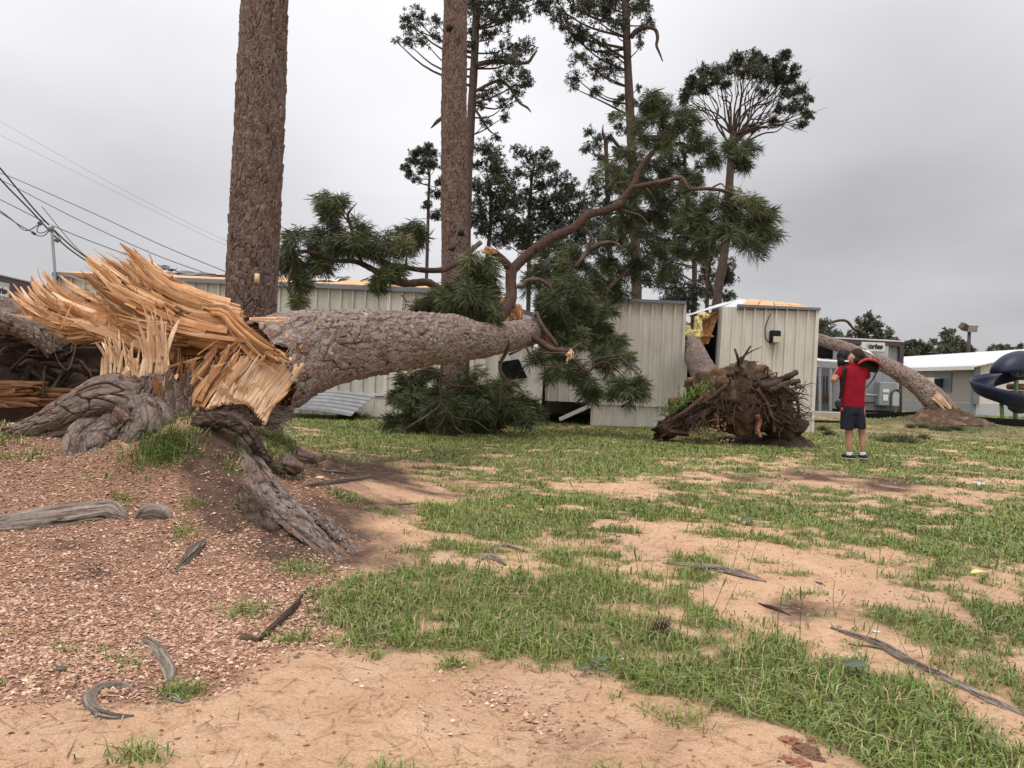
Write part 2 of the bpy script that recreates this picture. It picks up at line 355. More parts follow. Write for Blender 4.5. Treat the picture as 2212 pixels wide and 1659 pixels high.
# patches read off the photograph as (cx, cy, rx, ry, tilt, amount): + grass, - bare
PATCH = [
 (1000, 945, 460, 56, 0.02, .7), (1900, 950, 420, 50, 0.02, .6), (1350, 985, 480, 36, 0.03, .45), (720, 925, 160, 36, 0, .4),
 (980, 1335, 330, 82, 0.06, .75), (1150, 1400, 200, 50, 0.15, .4), (1280, 1270, 130, 50, 0.1, .25), (1560, 1400, 250, 70, 0.1, .5),
 (1800, 1520, 330, 90, 0.28, .75), (2100, 1610, 240, 110, 0.2, .7), (2120, 1300, 160, 130, 0.2, .55), (1950, 1190, 300, 60, 0.1, .5),
 (2000, 1010, 280, 26, 0.03, .35), (1700, 1080, 160, 30, 0.05, .35), (1250, 1130, 140, 30, 0.05, .25), (350, 965, 100, 50, 0, .25),
 (1600, 1225, 250, 80, 0.12, -.8), (1450, 1190, 90, 40, 0, -.3), (1700, 1300, 160, 50, 0.2, -.4), (1290, 1095, 250, 13, 0.03, -.35),
 (1600, 1075, 90, 14, 0, -.4), (1880, 1052, 340, 13, 0.085, -.7), (2120, 1075, 200, 14, 0.07, -.5), (1720, 1030, 150, 26, 0.0, -.5), (1950, 985, 90, 10, 0, -.3),
 (1080, 1205, 120, 44, 0, -.35), (1130, 1120, 120, 20, 0, -.3), (800, 1050, 190, 50, 0.03, -.7), (800, 1160, 130, 80, 0, -.9), (960, 1080, 150, 30, 0, -.3), (760, 1000, 150, 14, 0, -.4),
 (1990, 1450, 280, 34, 0.42, -.7), (2150, 1560, 140, 50, 0.45, -.7), (1870, 1370, 120, 40, 0.3, -.35), (1480, 1330, 150, 22, 0, -.3), (1280, 1310, 50, 14, 0, -.4), (1120,1310,40,16,0,-.4),
 (600, 1560, 600, 130, 0.03, -2.0), (1150, 1590, 400, 118, 0.16, -2.0), (100, 1600, 300, 120, 0, -1.5), (1500, 1640, 230, 66, 0.2, -1.4), (250, 1200, 420, 260, 0, -1.9), (500, 1330, 170, 120, 0, -1.4), (650,1130,90,120,0,-1.4), (560, 1440, 160, 60, 0, -1.4),
 (1740, 1000, 90, 26, 0, -.25), (2050, 920, 130, 22, 0, -.7)]
CHIPP = [(200, 1150, 420, 200, 0, 1.3), (350, 1330, 330, 150, 0, 1.2), (150, 1400, 330, 110, 0, 1.1), (560, 1220, 170, 130, 0, .9), (640, 1080, 70, 110, .5, .4), (60, 980, 170, 60, 0, 1.1)]
DARKP = [(700, 1560, 700, 110, .05, -.6), (1250, 1600, 350, 90, .1, -.6), (880, 1120, 170, 60, 0, .35), (720, 1100, 80, 60, 0, .45), (1300, 1190, 90, 20, 0, .3), (820, 1200, 90, 50, 0, .3), (470, 965, 110, 50, 0, 1.0), (330, 985, 60, 30, 0, .8), (480, 1120, 60, 30, .3, .5), (200, 1240, 50, 22, 0, .5), (560, 1310, 40, 30, 0, .6), (300, 1180, 60, 14, 0, .5), (120, 1180, 120, 12, 0, .6), (1860, 1040, 280, 20, 0.06, .7), (760, 1010, 170, 34, 0, .9), (450, 1050, 100, 60, 0.3, .9), (860, 1080, 150, 40, 0, .3), (1080, 1200, 60, 26, 0, .4), (1700, 1320, 70, 30, .2, .5), (1520, 1560, 90, 26, .2, .5), (620, 1170, 60, 60, 0.6, .6), (2050, 905, 190, 34, 0, 1.0), (1600, 965, 180, 16, 0, .8), (660, 1310, 60, 60, .8, .3), (1720, 1620, 70, 40, 0, .4)]
def field(px, py, L):
    s = np.zeros(px.shape)
    for cx, cy, rx, ry, t, a in L:
        dx, dy = px - cx, py - cy; c, n = math.cos(t), math.sin(t)
        s = s + a * np.exp(-((((dx*c + dy*n) / rx)**2 + ((dy*c - dx*n) / ry)**2)**1.5))
    return s
def masks(X, Y):
    px, py, c = proj(X, Y, hgt(X, Y))
    ok = (c > 0.6)
    g = np.where(ok, field(px, py, PATCH), 0.0)
    off = np.maximum(np.abs(px - W/2) - 1250, 0) / 500
    nz = fbm(X * 0.9, Y * 0.9, 40, 4) - 0.5; nz2 = fbm(X * 3.6, Y * 3.6, 45, 3) - 0.5
    nz3 = fbm(X * 11.0, Y * 11.0, 47, 3) - 0.5
    gr = 0.73 + 0.68 * g + 1.8 * nz + 2.2 * nz2 + 1.6 * nz3
    gr = np.where(Y > 21, np.maximum(gr, 0.7), gr)
    ch = np.where(ok, field(px, py, CHIPP), 0.0) + 1.3 * nz2 + 0.7 * nz
    dk = np.where(ok, field(px, py, DARKP), 0.0) + 1.9 * (fbm(X * 1.9, Y * 1.9, 61, 4) - 0.56)
    return np.clip(gr, 0, 1), np.clip(ch, 0, 1), np.clip(dk, 0, 1)
def gaxis(lo, hi, a0, a1, step, grow):
    """coordinates: `step` between a0..a1, growing outside"""
    m = list(np.arange(a0, a1 + 1e-6, step)); s = step; v = a1
    while v < hi: s *= grow; v += s; m.append(min(v, hi))
    s = step; v = a0; pre = []
    while v > lo: s *= grow; v -= s; pre.append(max(v, lo))
    return np.array(pre[::-1] + m)
xs = gaxis(-900, 900, -4.6, 4.6, 0.056, 1.07)
ys = gaxis(-300, 1500, 1.6, 7.6, 0.05, 1.042)
ys = np.unique(ys); GX, GY = np.meshgrid(xs, ys)
gx, gy = GX.ravel(), GY.ravel()
gz = hgt(gx, gy); gm, cm, dm = masks(gx, gy)
i = np.arange(len(ys)-1)[:, None] * len(xs) + np.arange(len(xs)-1)[None, :]
gf = np.stack([i, i+1, i+len(xs)+1, i+len(xs)], -1).reshape(-1, 4)
m, t, bs = newmat('ground'); v = coords(t)
sand = ramp(t, noise(t, v, 3.0, 6, 0.65), [(0.25, (0.58, 0.345, 0.205)), (0.5, (0.71, 0.455, 0.285)), (0.75, (0.77, 0.535, 0.365))])
big = noise(t, v, 0.55, 5, 0.65, 0.4); sand = mixc(t, ramp(t, big, [(0.47, (0, 0, 0)), (0.68, (0.5, 0.5, 0.5))]), sand, (0.44, 0.285, 0.20))
gpix = noise(t, v, 110, 3, 0.7); sand = mixc(t, 0.55, sand, ramp(t, gpix, [(0.3, (0.58, 0.50, 0.44)), (0.6, (1.12, 1.12, 1.12))]), 'MULTIPLY')
lit = noise(t, v, 26, 5, 0.7, 0.6); sand = mixc(t, ramp(t, lit, [(0.57, (0, 0, 0)), (0.72, (0.75, 0.75, 0.75))]), sand, (0.22, 0.115, 0.07))
dark = ramp(t, noise(t, v, 14, 5), [(0.3, (0.075, 0.045, 0.033)), (0.7, (0.17, 0.105, 0.077))])
chp = ramp(t, noise(t, v, 38, 4, 0.7), [(0.3, (0.18, 0.095, 0.062)), (0.55, (0.37, 0.21, 0.138)), (0.75, (0.52, 0.32, 0.22))])
gre = ramp(t, noise(t, v, 20, 5, 0.7), [(0.25, (0.10, 0.085, 0.04)), (0.5, (0.075, 0.105, 0.03)), (0.75, (0.11, 0.155, 0.042))])
n_e = noise(t, v, 18, 4, 0.7)
def edge(a, lo, hi, k=0.5):
    f = mth(t, 'ADD', attr(t, a), mth(t, 'MULTIPLY', mth(t, 'SUBTRACT', n_e, 0.5), k))
    return ramp(t, f, [(lo, (0, 0, 0)), (hi, (1, 1, 1))])
col = mixc(t, edge('chipm', 0.25, 0.6), sand, chp)
col = mixc(t, edge('darkm', 0.2, 0.7), col, dark)
col = mixc(t, mth(t, 'MULTIPLY', edge('grassm', 0.45, 0.95, 0.5), 0.8), col, gre)
t.links.new(col, bs.inputs['Base Color']); bs.inputs['Roughness'].default_value = 0.95; bs.inputs['Specular IOR Level'].default_value = 0.15
hh = mth(t, 'ADD', noise(t, v, 40, 6, 0.7), mth(t, 'MULTIPLY', noise(t, v, 130, 3), 0.5)); bump(t, bs, hh, 0.9, 0.028)
ground = mesh('ground', np.stack([gx, gy, gz], -1), gf, MT['ground'], None, {'grassm': gm, 'chipm': cm, 'darkm': dm})
tag(ground, kind='structure')
# ---------------------------------------------------------------- grass (uncountable)
def scatter(n, y0, y1, pw, xk=0.74, xb=1.2):
    """points in the wedge in front of the camera, density falling with distance as Y**pw"""
    u = rng.random(n); e = pw + 1.0
    Y = (y0**e + u * (y1**e - y0**e))**(1/e) if abs(e) > 1e-6 else y0 * (y1/y0)**u
    X = (rng.random(n) * 2 - 1) * (xk * Y + xb)
    return X, Y
def blades(X, Y, Z, L, wd, lean=0.55, tint=None, lod=False):
    n = len(X); az = rng.random(n) * 2*math.pi; ln = lean * (0.35 + rng.random(n))
    d = np.stack([np.cos(az), np.sin(az), np.zeros(n)], -1); s = np.stack([-np.sin(az), np.cos(az), np.zeros(n)], -1)
    tw = (rng.random(n) - 0.5)[:, None] * 1.2; s = s + d * tw; s /= np.linalg.norm(s, axis=1)[:, None]
    b = np.stack([X, Y, Z - 0.004], -1); up = np.array([0, 0, 1.0])
    L = L[:, None]; ln = ln[:, None]; w = wd[:, None]
    mid = b + up * L * 0.55 * (1 - 0.25 * ln) + d * L * 0.32 * ln
    tip = b + up * L * (0.95 - 0.62 * ln) + d * L * (0.35 + 0.75 * ln) * ln * 1.25
    if lod: return np.stack([b - s*w*0.6, b + s*w*0.6, tip], 1).reshape(-1, 3), np.arange(3*n).reshape(-1, 3), np.repeat(tint, 3)
    V = np.stack([b - s*w*0.5, b + s*w*0.5, mid - s*w*0.42, mid + s*w*0.42, tip], 1).reshape(-1, 3)
    k = np.arange(n)[:, None] * 5
    Fc = np.concatenate([k + np.array([[0, 1, 3]]), k + np.array([[0, 3, 2]]), k + np.array([[2, 3, 4]])], 0)
    ti = np.repeat(tint if tint is not None else rng.random(n), 5)
    return V, Fc, ti
def grass_tint(n, X, Y):
    a = np.clip(0.05 + 0.70 * fbm(X * 1.3, Y * 1.3, 77, 3) + 0.45 * (rng.random(n) - 0.4), 0, 0.86)
    a = np.where(rng.random(n) < 0.12, 0.84 + 0.08 * rng.random(n), a)
    return np.where(rng.random(n) < 0.13, 0.92 + 0.08 * rng.random(n), a)
bb = B()
for n, y0, y1, pw, xb in ((270000, 1.75, 7.0, -0.1, .9), (500000, 7.0, 20.0, -0.35, .8), (130000, 20, 45, -0.4, 0.8)):
    X, Y = scatter(n, y0, y1, pw, 0.86, xb)
    g_, c_, d_ = masks(X, Y)
    keep = rng.random(n) < 0.85 * np.clip((g_ - 0.08) * 1.15, 0, 1)**1.4
    # tufts: blades gather where fine noise is high
    keep &= fbm(X * 11, Y * 11, 91, 2) + 0.35 * g_ > 0.50 + 0.12 * rng.random(n)
    X, Y = X[keep], Y[keep]; g_ = g_[keep]; D = np.hypot(X, Y)
    L = (0.024 + 0.075 * rng.random(len(X))**2.0) * (0.55 + 0.60 * g_) * np.where(D > 7, 0.95, 1)
    wd = (0.0036 + 0.0024 * rng.random(len(X))) * np.maximum(1, D / 4.0)
    V, Fc, ti = blades(X, Y, hgt(X, Y), L, wd, 0.85, grass_tint(len(X), X, Y), y0 >= 7); bb.add(V, Fc, tint=ti)
gobj = bb.build('grass', MT['grass_blades'], None, False)
tag(gobj, 'short patchy green grass growing through the sandy yard', 'grass', kind='stuff')
# ---------------------------------------------------------------- bark-and-wood chips on the mound (uncountable)
OCT = np.array([[1,0,0],[0,1,0],[-1,0,0],[0,-1,0],[0,0,1],[0,0,-1]], float); OCF = np.array([[0,1,4],[1,2,4],[2,3,4],[3,0,4],[1,0,5],[2,1,5],[3,2,5],[0,3,5]])
def pebbles(X, Y, Z, S, flat=0.4, tint=None):
    n = len(X); a = rng.random(n) * 6.283; t1 = (rng.random(n) - 0.5) * 0.9; t2 = (rng.random(n) - 0.5) * 0.9
    v = OCT[None] * (0.65 + 0.7 * rng.random((n, 6, 1))); sc = np.stack([S, S * (0.5 + 0.4 * rng.random(n)), S * flat * (0.5 + rng.random(n))], -1)
    v = v * sc[:, None, :]; x, y, z = v[..., 0], v[..., 1], v[..., 2]
    x, z = x * np.cos(t1)[:, None] - z * np.sin(t1)[:, None], x * np.sin(t1)[:, None] + z * np.cos(t1)[:, None]
    y, z = y * np.cos(t2)[:, None] - z * np.sin(t2)[:, None], y * np.sin(t2)[:, None] + z * np.cos(t2)[:, None]
    x, y = x * np.cos(a)[:, None] - y * np.sin(a)[:, None], x * np.sin(a)[:, None] + y * np.cos(a)[:, None]
    V = np.stack([x + X[:, None], y + Y[:, None], z + Z[:, None]], -1).reshape(-1, 3)
    Fc = (np.arange(n)[:, None, None] * 6 + OCF[None, :4]).reshape(-1, 3)
    return V, Fc, np.repeat(tint if tint is not None else rng.random(n), 6)
n = 230000; X, Y = scatter(n, 2.2, 7.6, 0.0, 0.72, 0.3); g_, c_, d_ = masks(X, Y)
keep = (rng.random(n) < np.clip((c_ - 0.05) * 1.3, 0.0, 0.95)) & (X < 0.2) & (rng.random(n) < 1.0 - 0.8 * d_)
X, Y = X[keep], Y[keep]; S = 0.0042 + 0.010 * rng.random(len(X))**2.4
ti = np.clip(0.55 + 0.32 * rng.standard_normal(len(X)) * 0.8 + 0.35 * (fbm(X * 2, Y * 2, 5) - 0.5), 0, 1)
V, Fc, ti = pebbles(X, Y, hgt(X, Y) + 0.003, S, 0.42, ti)
bb = B(); bb.add(V, Fc, tint=ti)
n = 26000; X, Y = scatter(n, 1.8, 16, -0.2, 0.72, 0.3); g_, c_, d_ = masks(X, Y); kp = (fbm(X * 1.2, Y * 1.2, 83, 3) > .44) | (rng.random(n) < .25); X, Y = X[kp], Y[kp]; n = len(X); S = 0.003 + 0.009 * rng.random(n)**3
V, Fc, ti = pebbles(X, Y, hgt(X, Y) + 0.001, S * np.maximum(1, Y/6), 0.4, rng.random(n)**2 * 0.6 + 0.05); bb.add(V, Fc, tint=ti)
chips = bb.build('wood_chips', MT['chips'], None, False)
tag(chips, 'pinkish bark and wood chips covering the mound around the stump', 'wood chips', kind='stuff')
# dry needles and straw lying on the sand
n = 9500; X, Y = scatter(n, 1.8, 10, -0.1, 0.72, 0.3); g_, c_, d_ = masks(X, Y); Z = hgt(X, Y) + 0.006
a = rng.random(n) * 6.283; Ls = 0.04 + 0.10 * rng.random(n); d = np.stack([np.cos(a), np.sin(a), 0.06 * rng.standard_normal(n)], -1) * Ls[:, None]
s = np.stack([-np.sin(a), np.cos(a), np.zeros(n)], -1) * (0.0011 + 0.0012 * rng.random(n))[:, None] * np.maximum(1, Y/4)[:, None]
b = np.stack([X, Y, Z], -1); V = np.stack([b - s, b + s, b + d], 1).reshape(-1, 3)
needlemat('straw', [(0.0, (0.12, 0.06, 0.035)), (0.5, (0.28, 0.15, 0.08)), (1.0, (0.5, 0.36, 0.2))])
st = mesh('pine_straw', V, np.arange(3*n).reshape(-1, 3), MT['straw'], None, {'tint': np.repeat(rng.random(n), 3)}, False)
tag(st, 'loose brown pine needles and straw strewn over the bare sand', 'pine straw', kind='stuff')
# ---------------------------------------------------------------- building materials
def metalpaint(name, c, c2, stain, rough=0.45, sstr=0.5):
    m, t, bs = newmat(name); v = coords(t); vs = coords(t, 'Object', (2.2, 2.2, 0.35))
    col = ramp(t, noise(t, v, 1.3, 4), [(0.3, c), (0.7, c2)])
    st = ramp(t, noise(t, vs, 3.5, 6, 0.7), [(0.44, (0, 0, 0)), (0.76, (sstr, sstr, sstr))]); col = mixc(t, st, col, stain)
    sp_ = ramp(t, noise(t, v, 160, 2), [(0.66, (0, 0, 0)), (0.75, (0.3, 0.3, 0.3))]); col = mixc(t, sp_, col, stain)
    t.links.new(col, bs.inputs['Base Color']); bs.inputs['Roughness'].default_value = rough
    bump(t, bs, noise(t, v, 2.5, 3), 0.12, 0.02); return m
metalpaint('siding_sage', (0.46, 0.455, 0.39), (0.50, 0.49, 0.42), (0.24, 0.235, 0.19), 0.5)
metalpaint('siding_cream', (0.60, 0.57, 0.50), (0.65, 0.62, 0.545), (0.36, 0.32, 0.26), 0.5)
metalpaint('siding_grey', (0.25, 0.27, 0.275), (0.29, 0.305, 0.31), (0.17, 0.18, 0.18), 0.5)
metalpaint('siding_tan', (0.30, 0.285, 0.25), (0.33, 0.31, 0.275), (0.22, 0.2, 0.17), 0.7, 0.3)
metalpaint('trim_blue', (0.13, 0.155, 0.18), (0.16, 0.185, 0.21), (0.09, 0.1, 0.11), 0.45, 0.3)
metalpaint('trim_maroon', (0.055, 0.033, 0.037), (0.07, 0.042, 0.045), (0.04, 0.03, 0.03), 0.5, 0.3)
metalpaint('galvanised', (0.14, 0.145, 0.15), (0.21, 0.215, 0.22), (0.09, 0.09, 0.09), 0.5, 0.9); MT['galvanised'].node_tree.nodes['Principled BSDF'].inputs['Metallic'].default_value = 0.25
metalpaint('roof_white', (0.62, 0.63, 0.63), (0.68, 0.69, 0.69), (0.5, 0.5, 0.48), 0.45, 0.3)
metalpaint('membrane', (0.52, 0.53, 0.53), (0.6, 0.61, 0.61), (0.4, 0.4, 0.4), 0.6, 0.4)
simple('plywood', (0.62, 0.345, 0.165), (0.72, 0.44, 0.24), 3, 0.8, 0.2, 30, stretch=(1, 3, 1), c3=(0.5, 0.26, 0.11), s3=2)
simple('osb', (0.50, 0.24, 0.09), (0.64, 0.36, 0.16), 14, 0.8, 0.3, 30, c3=(0.3, 0.13, 0.05), s3=9)
simple('felt', (0.075, 0.072, 0.07), (0.13, 0.125, 0.12), 4, 0.9, 0.5, 20, c3=(0.2, 0.18, 0.165), s3=3)
simple('black_wrap_and_shade', (0.008, 0.008, 0.009), (0.014, 0.014, 0.014), 5, 0.9, 0.4, 12, spec=0.08)  # black wrap and boards; also the painted shade of gaps and voids
simple('black_plastic', (0.008, 0.008, 0.010), (0.014, 0.014, 0.016), 9, 0.6, spec=0.2)
simple('insulation', (0.66, 0.55, 0.20), (0.78, 0.70, 0.40), 9, 0.95, 1.0, 22, c3=(0.35, 0.27, 0.09), s3=7)
simple('fence_wood', (0.19, 0.10, 0.055), (0.11, 0.06, 0.035), 4, 0.85, 0.3, 20, stretch=(6, 6, 0.6))
simple('concrete', (0.42, 0.39, 0.34), (0.33, 0.30, 0.26), 3, 0.9, 0.4, 30)
simple('white_paint', (0.68, 0.68, 0.67), (0.6, 0.6, 0.59), 5, 0.5)
simple('sign_grey', (0.42, 0.44, 0.44), (0.38, 0.4, 0.4), 3, 0.5)
simple('lamp_lens', (0.62, 0.52, 0.38), (0.5, 0.42, 0.3), 14, 0.25)
simple('glass_dark', (0.02, 0.022, 0.025), (0.035, 0.037, 0.04), 4, 0.12)
simple('ink', (0.02, 0.02, 0.022), (0.03, 0.03, 0.03), 5, 0.6)
simple('wire', (0.03, 0.028, 0.032), (0.045, 0.042, 0.045), 5, 0.5)
simple('pipe_grey', (0.32, 0.33, 0.35), (0.26, 0.27, 0.29), 5, 0.4, metal=0.3)
def rib4(name, parent, mat, BL, BR, TL, TR, pitch=0.305, depth=0.03, minor=True, sag=0.0, seed=0):
    """one ribbed metal sheet between four corners (world)"""
    BL, BR, TL, TR = [np.asarray(a, float) for a in (BL, BR, TL, TR)]
    w = np.linalg.norm(BR - BL); nr = max(1, int(round(w / pitch))); p = w / nr
    prof = []
    for k in range(nr):
        o = k * p
        prof += [(o, 0), (o + 0.13*p, 0), (o + 0.19*p, 1), (o + 0.31*p, 1), (o + 0.37*p, 0)]
        if minor: prof += [(o + 0.55*p, 0), (o + 0.58*p, 0.16), (o + 0.62*p, 0.16), (o + 0.65*p, 0), (o + 0.78*p, 0), (o + 0.81*p, 0.16), (o + 0.85*p, 0.16), (o + 0.88*p, 0)]
    prof.append((w, 0)); pr = np.array(prof); u = pr[:, 0] / w
    nrm = np.cross(BR - BL, TL - BL); nrm /= np.linalg.norm(nrm)
    nv = 7; vs = np.linspace(0, 1, nv); V = []
    for v_ in vs:
        b = BL[None] * (1-u[:, None]) * (1-v_) + BR[None] * u[:, None] * (1-v_) + TL[None] * (1-u[:, None]) * v_ + TR[None] * u[:, None] * v_
        off = pr[:, 1] * depth + sag * math.sin(math.pi * v_) * (np.sin(u * 5 + seed) + 0.4 * np.sin(u * 11 + seed * 2 + v_ * 4))
        V.append(b + nrm * off[:, None])
    k = len(u); V = np.vstack(V); Vb = V - nrm * 0.012; nvt = len(V)
    i = np.arange(nv-1)[:, None] * k + np.arange(k-1)[None, :]
    f1 = np.stack([i, i+1, i+k+1, i+k], -1).reshape(-1, 4); f2 = f1[:, ::-1] + nvt
    e = np.arange(k-1); bot = np.stack([e+1, e, e+nvt, e+1+nvt], -1); tp = (nv-1)*k; top = np.stack([tp+e, tp+e+1, tp+e+1+nvt, tp+e+nvt], -1)
    r = np.arange(nv-1)*k; l1 = np.stack([r, r+k, r+k+nvt, r+nvt], -1); l2 = np.stack([r+k-1+k, r+k-1, r+k-1+nvt, r+2*k-1+nvt], -1)
    return mesh(name, np.vstack([V, Vb]), np.vstack([f1, f2, bot, top, l1, l2]), mat, parent, smooth=False)
def bar(name, parent, mat, a, b, w, h, up=(0, 0, 1)):
    a, b = np.asarray(a, float), np.asarray(b, float); d = b - a; L = np.linalg.norm(d); d /= L
    up = np.asarray(up, float); s = np.cross(d, up); s /= np.linalg.norm(s); u = np.cross(s, d)
    rot = np.stack([d, s, u], 1); return mesh(name, boxv((a + b)/2, (L, w, h), rot), QB, mat, parent, smooth=False)
def sheet(name, parent, mat, c4, nu=10, nv=6, thick=0.012, rumple=0.0, seed=0, edge=0.0, smooth=True):
    """thin rumpled sheet over four corners (BL, BR, TR, TL)"""
    c = [np.asarray(a, float) for a in c4]; u, v_ = np.meshgrid(np.linspace(0, 1, nu), np.linspace(0, 1, nv)); u, v_ = u.ravel(), v_.ravel()
    if edge:
        v_ = np.where(v_ == 0, edge * fbm(u * 7, u * 0 + seed, seed, 3), v_); v_ = np.where(v_ == 1, 1 - edge * fbm(u * 9, u * 0 + seed + 3, seed + 2, 3), v_)
    p = c[0] * ((1-u)*(1-v_))[:, None] + c[1] * (u*(1-v_))[:, None] + c[2] * (u*v_)[:, None] + c[3] * ((1-u)*v_)[:, None]
    nn = np.cross(c[1]-c[0], c[3]-c[0]); nn /= np.linalg.norm(nn)
    if rumple: p = p + nn * (rumple * 2 * (fbm(u * 5 + seed, v_ * 4, seed, 3) - 0.5))[:, None]
    i = np.arange(nv-1)[:, None]*nu + np.arange(nu-1)[None]; f = np.stack([i, i+1, i+nu+1, i+nu], -1).reshape(-1, 4); n0 = len(p)
    e = np.arange(nu-1); tp = (nv-1)*nu; r = np.arange(nv-1)*nu
    Fc = np.vstack([f, f[:, ::-1] + n0, np.stack([e+1, e, e+n0, e+1+n0], -1), np.stack([tp+e, tp+e+1, tp+e+1+n0, tp+e+n0], -1), np.stack([r, r+nu, r+nu+n0, r+n0], -1), np.stack([r+2*nu-1, r+nu-1, r+nu-1+n0, r+2*nu-1+n0], -1)])
    return mesh(name, np.vstack([p, p - nn * thick]), Fc, mat, parent, smooth=smooth)
def slabs(parent, mat, c4, nu, nv, thick=0.018, gap=0.006, name='plywood_sheet', jit=0.012):
    c = [np.asarray(a, float) for a in c4]
    nn = np.cross(c[1]-c[0], c[3]-c[0]); nn /= np.linalg.norm(nn)
    q = lambda u, v_: c[0]*(1-u)*(1-v_) + c[1]*u*(1-v_) + c[2]*u*v_ + c[3]*(1-u)*v_
    for a in range(nu):
        for b_ in range(nv):
            g = gap; j = nn * (jit * random.random())
            p = [q(a/nu + g, b_/nv + g), q((a+1)/nu - g, b_/nv + g), q((a+1)/nu - g, (b_+1)/nv - g), q(a/nu + g, (b_+1)/nv - g)]
            v = np.array([x + j - nn*thick for x in p] + [x + j for x in p]); mesh(name, v, QB, mat, parent, smooth=False)
ZS = 0.56                             # skirting line
def px_x(x, Y): return P(x, 800, Y)[0]
# ---------------------------------------------------------------- left portable classroom
YL = 19.3; xl0, xl1 = P(120, 700, YL)[0], P(1150, 720, YL)[0]; ZT = 3.20
L = empty('portable_classroom', (xl0, YL, 0), 'long sage green metal classroom trailer with stripped plywood roof behind the fallen trunk', 'trailer', 'metal classroom trailers')
npn = 13; pw = (xl1 - xl0) / npn
for k in range(npn):
    a, b = xl0 + k*pw, xl0 + (k+1)*pw; dz = 0.0; tl = tr = 0.0; sg = 0.004
    y2 = YL
    if k == npn-2: tr = 0.06; sg = 0.03
    if k == npn-1: tl = 0.06; tr = 0.5; sg = 0.05
    rib4('wall_panel', L, MT['siding_sage'] if k < 9 else MT['siding_cream'], (a, y2, ZS), (b, y2 + tr*0.3, ZS + tr*0.2), (a, y2 + tl, ZT - tl), (b, y2 + tr, ZT - tr), minor=False, sag=sg, seed=k, depth=0.06)
    if k < npn-1: rib4('skirting_panel', L, MT['siding_sage'] if k < 7 else MT['siding_cream'], (a, YL - 0.06, 0.02), (b, YL - 0.06, 0.02), (a, YL - 0.05, ZS - 0.01), (b, YL - 0.05, ZS - 0.01), minor=False, sag=0.006, seed=k+3, depth=0.03)
bar('base_trim', L, MT['siding_cream'], (xl0, YL - 0.08, ZS + 0.02), (xl1 - pw, YL - 0.08, ZS + 0.02), 0.05, 0.06)
bar('eave_trim', L, MT['trim_blue'], (xl0 - 0.06, YL - 0.06, ZT + 0.035), (xl1 - 2*pw, YL - 0.06, ZT + 0.02), 0.16, 0.10)
bar('eave_trim', L, MT['trim_blue'], (xl1 - 2*pw + 0.01, YL - 0.06, ZT + 0.02), (xl1, YL + 0.1, ZT - 0.45), 0.16, 0.10)
bar('corner_trim', L, MT['siding_sage'], (xl0 - 0.02, YL - 0.03, 0.02), (xl0 - 0.02, YL - 0.03, ZT - 0.02), 0.09, 0.09, (0, 1, 0))
for k in range(4): rib4('end_wall_panel', L, MT['siding_sage'], (xl0 - 0.05, YL + 7 - k*1.72, 0.02), (xl0 - 0.05, YL + 7 - (k+1)*1.72, 0.02), (xl0 - 0.05, YL + 7 - k*1.72, ZT + 0.55*min(k, 4-k)/2), (xl0 - 0.05, YL + 7 - (k+1)*1.72, ZT + 0.55*min(k+1, 3-k)/2), minor=False)
box('back_wall', ((xl0+xl1)/2, YL + 7.0, ZT/2), (xl1 - xl0, 0.1, ZT), MT['siding_sage'], L)
box('floor_frame', ((xl0+xl1)/2, YL + 3.6, ZS + 0.06), (xl1 - xl0 - 0.2, 6.6, 0.12), MT['black_wrap_and_shade'], L)
RZ = ZT + 0.66; ym = YL + 3.5
slabs(L, MT['plywood'], [(xl0, YL - 0.1, ZT + 0.10), (xl1 - pw*1.5, YL - 0.1, ZT + 0.09), (xl1 - pw*1.5, ym, RZ), (xl0, ym, RZ)], 5, 3, gap=0.002)
sheet('back_roof', L, MT['plywood'], [(xl0, ym, RZ), (xl1 - pw, ym, RZ - 0.05), (xl1 - pw, YL + 7.1, ZT + 0.05), (xl0, YL + 7.1, ZT + 0.05)], 8, 3, 0.02)
sheet('collapsed_roof', L, MT['osb'], [(xl1 - pw*1.5, YL + 0.4, ZT - 0.05), (xl1, YL + 0.5, ZT - 0.55), (xl1, ym, RZ - 0.8), (xl1 - pw*1.5, ym, RZ - 0.02)], 8, 6, 0.02, 0.08, 3)
ft = lambda x, y, Y: P(x, y, Y)
def roofp(x, f):    # x in pixels along the front, f = 0 eave .. 1 ridge
    X = P(x, 600, YL + 3.5*f)[0]; return np.array([X, YL - 0.1 + 3.6*f, ZT + 0.10 + (RZ - ZT - 0.10) * f + 0.025])
sheet('torn_shingles', L, MT['felt'], [roofp(262, .42), roofp(486, .34), roofp(490, 1.02), roofp(275, 1.02)], 40, 10, 0.02, 0.10, 5, 0.35, False)
sheet('torn_shingles', L, MT['felt'], [roofp(380, .3), roofp(520, .28), roofp(520, .5), roofp(400, .5)], 24, 6, 0.02, 0.03, 8, 0.3, False)
for (x, y, w_, h_, s_) in ((335, 579, 70, 16, 1), (300, 583, 36, 9, 2), (232, 590, 44, 11, 3), (368, 582, 30, 8, 9)):    # curled-up felt along the ridge
    q = roofp(x, .97); sheet('curled_felt', L, MT['felt'], [q + (-w_/150, -.3, 0), q + (w_/150, -.3, 0.02), q + (w_/170, .1, h_/90), q + (-w_/200, .1, h_/75)], 16, 6, 0.015, 0.09, s_, 0.5, False)
